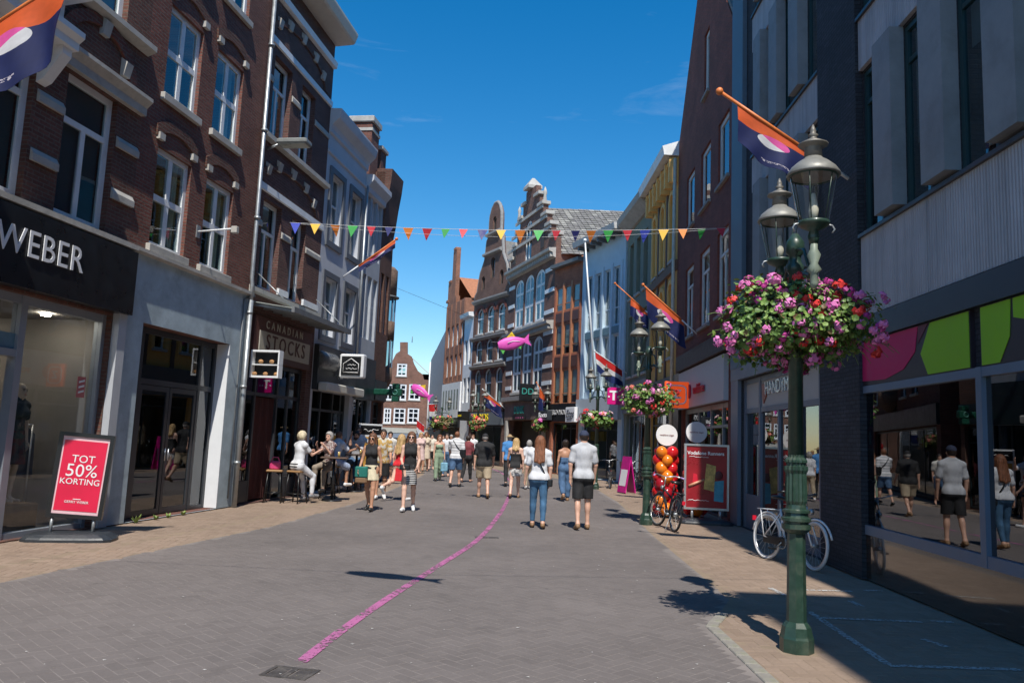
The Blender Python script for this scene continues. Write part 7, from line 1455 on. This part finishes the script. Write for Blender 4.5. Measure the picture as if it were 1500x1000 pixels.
# bar guests
p = gp(519, 717); m3 = Person('man in white t-shirt and sunglasses standing with raised arm at the bar', p, PI+R(25), 1.80, legs=((.05, .06, .05), (-.05, .06, .08)), arms=((.9, .3, 1.9, .1), (1.2, .5, 1.3, .15)), hair=H_BR, sk=0)
m3.shirt(WT, .7, -.07, .024); m3.bottoms(cloth_mat('dark_blue_cotton', (.05, .07, .13)), .85, .03, .045, waist=-.05); m3.glasses(); m3.beard(H_BR)
ST = []
def seated(label, seat_xy, rz, H, fem, arms, hair, hs, sk, hk=1.35, kn=1.45, lean=.12, sh=.76, **kw):
    return Person(label, (seat_xy[0], seat_xy[1], 0), rz, H, fem, legs=((hk, .1, kn), (hk-.25, .1, kn-.35)), arms=arms, lean=lean, hair=hair, hs=hs, sk=sk, seat=sh, **kw)
s1 = gp(432, 736.5); s1 = Vector((s1.x, s1.y, 0)); stool('wooden bar stool under the platinum haired woman', s1, R(-20))
q1 = seated('platinum haired woman in white on the nearest bar stool', s1+Vector((.02, -.02, 0)), R(-38), 1.68, True, ((.7, .15, 1.3, .1), (.6, .15, 1.3, .1)), H_WB, 'fluffy', 0, 1.0, 1.05, .1, .74)
q1.shirt(WT, .55, .05, .022); q1.shirt(cloth_mat('black_white_stripes', (.03, .03, .035), ((.75, .75, .75), 16, .5)), 0, -.1, .02, name='striped_hem', low=.1); q1.bottoms(WT, 1.92, .016, .014, 'trousers'); q1.shoes(M('checked_shoe', (.25, .25, .26), .6, .8, 30))
tb = s1+Vector((.62, 1.0, 0)); bar_table('near dark topped bar table on the pavement', tb, R(9))
s2 = s1+Vector((.38, 1.55, 0)); stool('bar stool behind the near bar table', s2, R(9)); q2 = seated('grey haired guest in dark patterned blouse eating behind the platinum haired woman', s2, PI+R(-25), 1.66, True, ((.7, .12, 1.75, .3), (.7, .12, 1.7, .3)), H_GY, 'bob', 0)
q2.shirt(cloth_mat('maroon_pattern', (.13, .06, .06), None, .12, ((.4, .35, .33), 22)), .9, -.05, .02); q2.bottoms(cloth_mat('taupe_cotton', (.28, .23, .18)), 1.9, .016, .016, 'trousers'); q2.shoes(BSH)
s3 = gp(487, 722); s3 = Vector((s3.x-.03, s3.y, 0)); stool('bar stool under the man in blue and white shirt', s3, R(20)); q3 = seated('man in white and pale blue shirt sitting with his back to the street', s3, R(-30), 1.78, False, ((.8, .2, 1.0, .15), (.8, .2, 1.0, .15)), H_BR, 'crop', 1, 1.25, 1.3, .25, .74)
q3.shirt(cloth_mat('blue_white_shirt', (.66, .69, .76), None, .12, ((.33, .42, .60), 3.2)), .7, -.1, .026); q3.bottoms(cloth_mat('pale_blue_cotton', (.33, .40, .55)), .95, .03, .05); q3.shoes(WSH)
tb2 = s3+Vector((.45, .95, 0)); bar_table('far dark topped bar table on the pavement', tb2, R(9)); s4 = s3+Vector((.32, 1.55, 0)); stool('bar stool behind the far bar table', s4, R(9)); q4 = seated('bearded man in grey shirt drinking behind the far bar table', s4, PI+R(-10), 1.76, False, ((.8, .2, 1.7, .2), (.6, .2, 1.5, .2)), H_DK, 'short', 1)
q4.shirt(cloth_mat('grey_melange', (.4, .4, .42)), .7, -.08, .022); q4.bottoms(DJ, 1.9, .02, .02, 'jeans'); q4.beard(H_DK)
stool('empty bar stool nearest the red curtained door', s1+Vector((-.5, -.05, 0)), R(10))
bg = MB(); bg.bevbox(-.12, .12, -.06, .06, 0, .19, .03); t_ = empty('shoulder_bag', (s1.x-.52, s1.y+.0, .743), R(20), 'bright pink shoulder bag lying on the empty stool', 'bag'); bg.obj('bag_body', M('hot_pink_bag', (.6, .05, .18), .5), t_); MB().tube([(-.1, 0, .18), (-.05, 0, .28), (.05, 0, .28), (.1, 0, .18)], .012, 6).obj('handle', MATS['hot_pink_bag'], t_)
# mid street walkers
p = gp(641, 704); w1 = Person('woman in green jumpsuit carrying a blue plastic bag', p, PI+R(12), 1.68, True, legs=((.2, .03, .1), (-.15, .03, .3)), arms=((.05, .15, .2), (-.05, .2, .15)), hair=H_AU, hs='mid', res=.018)
gj = cloth_mat('sage_green_cloth', (.24, .32, .22)); w1.shirt(gj, 0, -.03, .016, name='jumpsuit_top', low=.44); w1.bottoms(gj, 1.9, .022, .035, 'jumpsuit_trousers', .12); w1.shoes(BSH)
c = w1.J['wr1']; mb = MB(); mb.bevbox(c[0]-.13, c[0]+.13, c[1]-.07, c[1]+.07, c[2]-.52, c[2]-.18, .03); mb.tube([(c[0]-.08, c[1], c[2]-.18), (c[0], c[1], c[2]-.06), (c[0]+.08, c[1], c[2]-.18)], .01, 5); mb.obj('carrier_bag', M('blue_carrier_bag', (.22, .45, .6), .5, .4, 8), w1.o)
p = gp(666, 713); w2 = Person('man in grey striped t-shirt with black sling bag and denim shorts', p, R(-6), 1.82, legs=((.26, .03, .12), (-.2, .03, .3)), arms=((-.15, .16, .3), (.3, .16, .4)), hair=H_AU, hs='crop', res=.018, thick=1.08)
w2.shirt(cloth_mat('grey_stripes', (.45, .46, .48), ((.7, .7, .72), 11, .5)), .75, -.08, .024); w2.bottoms(DJ, .98, .03, .045, waist=-.05); w2.shoes(BSH); w2.strap(BLACKP, -1, (.1, .07, .14), .16)
p = gp(707, 729); w3 = Person('heavy man in black polo shirt and khaki shorts walking away', p, R(4), 1.78, legs=((-.24, .04, .4), (.26, .04, .08)), arms=((.25, .22, .35), (-.2, .22, .25)), hair=H_GY, hs='crop', res=.016, thick=1.2, sk=0)
w3.shirt(BT, .8, -.1, .03); w3.bottoms(KH, .98, .03, .05, waist=-.07); w3.shoes(SAND, .006, 'sandal'); w3.cap(BT)
p = gp(753, 729); w4 = Person('blonde woman in black camisole and white patterned shorts walking away', p, R(-3), 1.68, True, legs=((.24, .03, .15), (-.22, .03, .4)), arms=((-.1, .2, .3), (.3, .2, .5)), hair=H_BL, hs='mid', res=.016, thick=1.08, sk=2)
w4.shirt(BT, 0, -.06, .022, name='camisole', low=.36); w4.skirt(cloth_mat('white_floral', (.62, .6, .58), None, .1, ((.2, .2, .2), 16)), .06, -.3, .18, .21, 'shorts'); w4.shoes(SAND, .004, 'sandal')
p = gp(744, 712); w5 = Person('man in blue shirt and straw hat just beyond the blonde woman', p, R(5), 1.80, legs=((.2, .03, .2), (-.2, .03, .3)), hair=H_GY, hs='crop', res=.02)
w5.shirt(cloth_mat('bright_blue_cotton', (.06, .22, .5)), .8, -.08, .025); w5.bottoms(BT, 1.9, .02, .02, 'trousers'); w5.shoes(BSH); w5.cap(M('straw', (.35, .24, .12), .7), hat=True)
p = gp(826, 733); w6 = Person('woman in blue denim dungarees with bare shoulders walking away', p, R(8), 1.68, True, legs=((.1, .03, .1), (-.25, .03, .5)), arms=((.1, .2, .5), (-.1, .2, .2)), hair=H_DK, hs='bun', res=.016, sk=1)
w6.shirt(DJ, 0, -.05, .02, name='dungaree_bib', low=.3); w6.bottoms(DJ, 1.82, .03, .04, 'dungarees', .14); w6.shoes(SAND)
p = gp(773, 716); w7 = Person('grey haired woman in white t-shirt half hidden beyond the auburn haired woman', p, R(0), 1.62, True, hair=H_GY, hs='bob', res=.022)
w7.shirt(WT, .7, -.05, .025); w7.bottoms(KH, 1.9, .02, .02, 'trousers'); w7.shoes(WSH)
p = gp(683, 706); w8 = Person('person in dark red top beside the striped t-shirt man', p, R(-20), 1.70, hair=H_DK, res=.024); w8.shirt(cloth_mat('dark_red_cotton', (.2, .04, .05)), .8); w8.bottoms(BT, 1.9, .02, .02, 'trousers')
p = gp(652, 698); w9 = Person('person in plain white t-shirt beyond the green jumpsuit woman', p, PI, 1.76, hair=H_DK, res=.024); w9.shirt(WT, .8); w9.bottoms(DJ, 1.9, .02, .02, 'jeans')
# far crowd
far = [(614, 693, 'woman in pale pink dress far down the street', (.66, .48, .45), 1, H_BL), (622, 690, 'woman in beige dress far down the street', (.6, .5, .38), 1, H_BR), (631, 688, 'person in cream shirt far down the street', (.68, .62, .52), 0, H_DK), (647, 686, 'person in yellow top far beyond the white t-shirt', (.6, .45, .2), 0, H_DK), (659, 688, 'person in black far beyond the sling bag man', (.05, .05, .06), 0, H_GY), (691, 688, 'person in white shirt near the yellow lettered shop', (.7, .7, .72), 0, H_BR), (568, 705, 'man in pale shirt far behind the patterned shirt man', (.62, .6, .56), 0, H_DK), (625, 683, 'person in light blue far down the street', (.3, .42, .55), 0, H_BL)]
for i, (px, py, la, col, fm, hr) in enumerate(far):
    p = gp(px, py); q = Person(la, p, PI+R(random.uniform(-30, 30)), random.uniform(1.64, 1.8), bool(fm), hair=hr, hs='mid' if fm else 'short', res=.028, sk=i % 3); cm = cloth_mat('far_cloth_%s' % 'abcdefghijkl'[i], col); q.shirt(cm, .7, -.06, .028)
    if fm: q.skirt(cm, .1, -.4, .17, .24, 'dress_skirt')
    else: q.bottoms([DJ, KH, BT][i % 3], 1.9 if i % 2 else .95, .025, .03, 'trousers' if i % 2 else 'shorts')
# shop mannequin behind the left window
u_ = 9-1.72; c_ = L1.W(u_, .44, -.66); dm = Person('shop mannequin in dark dress behind the left shop window', c_, math.atan2(L1.n.y, L1.n.x)-PI/2, 1.72, True, legs=((.05, .02, .05), (-.05, .02, .05)), arms=((.05, .15, .15), (.0, .15, .15)), sk=0)
dm.o.name = 'shop_mannequin'; dm.o['category'] = 'mannequin'; dm.o.data.materials[0] = M('mannequin_beige', (.5, .42, .34), .4, .03); dm.shirt(cloth_mat('dark_teal_cloth', (.03, .05, .06)), .6, -.06, .02); dm.skirt(cloth_mat('dark_plaid', (.1, .03, .04), None, .2, ((.04, .04, .05), 12)), .1, -.4, .16, .22)
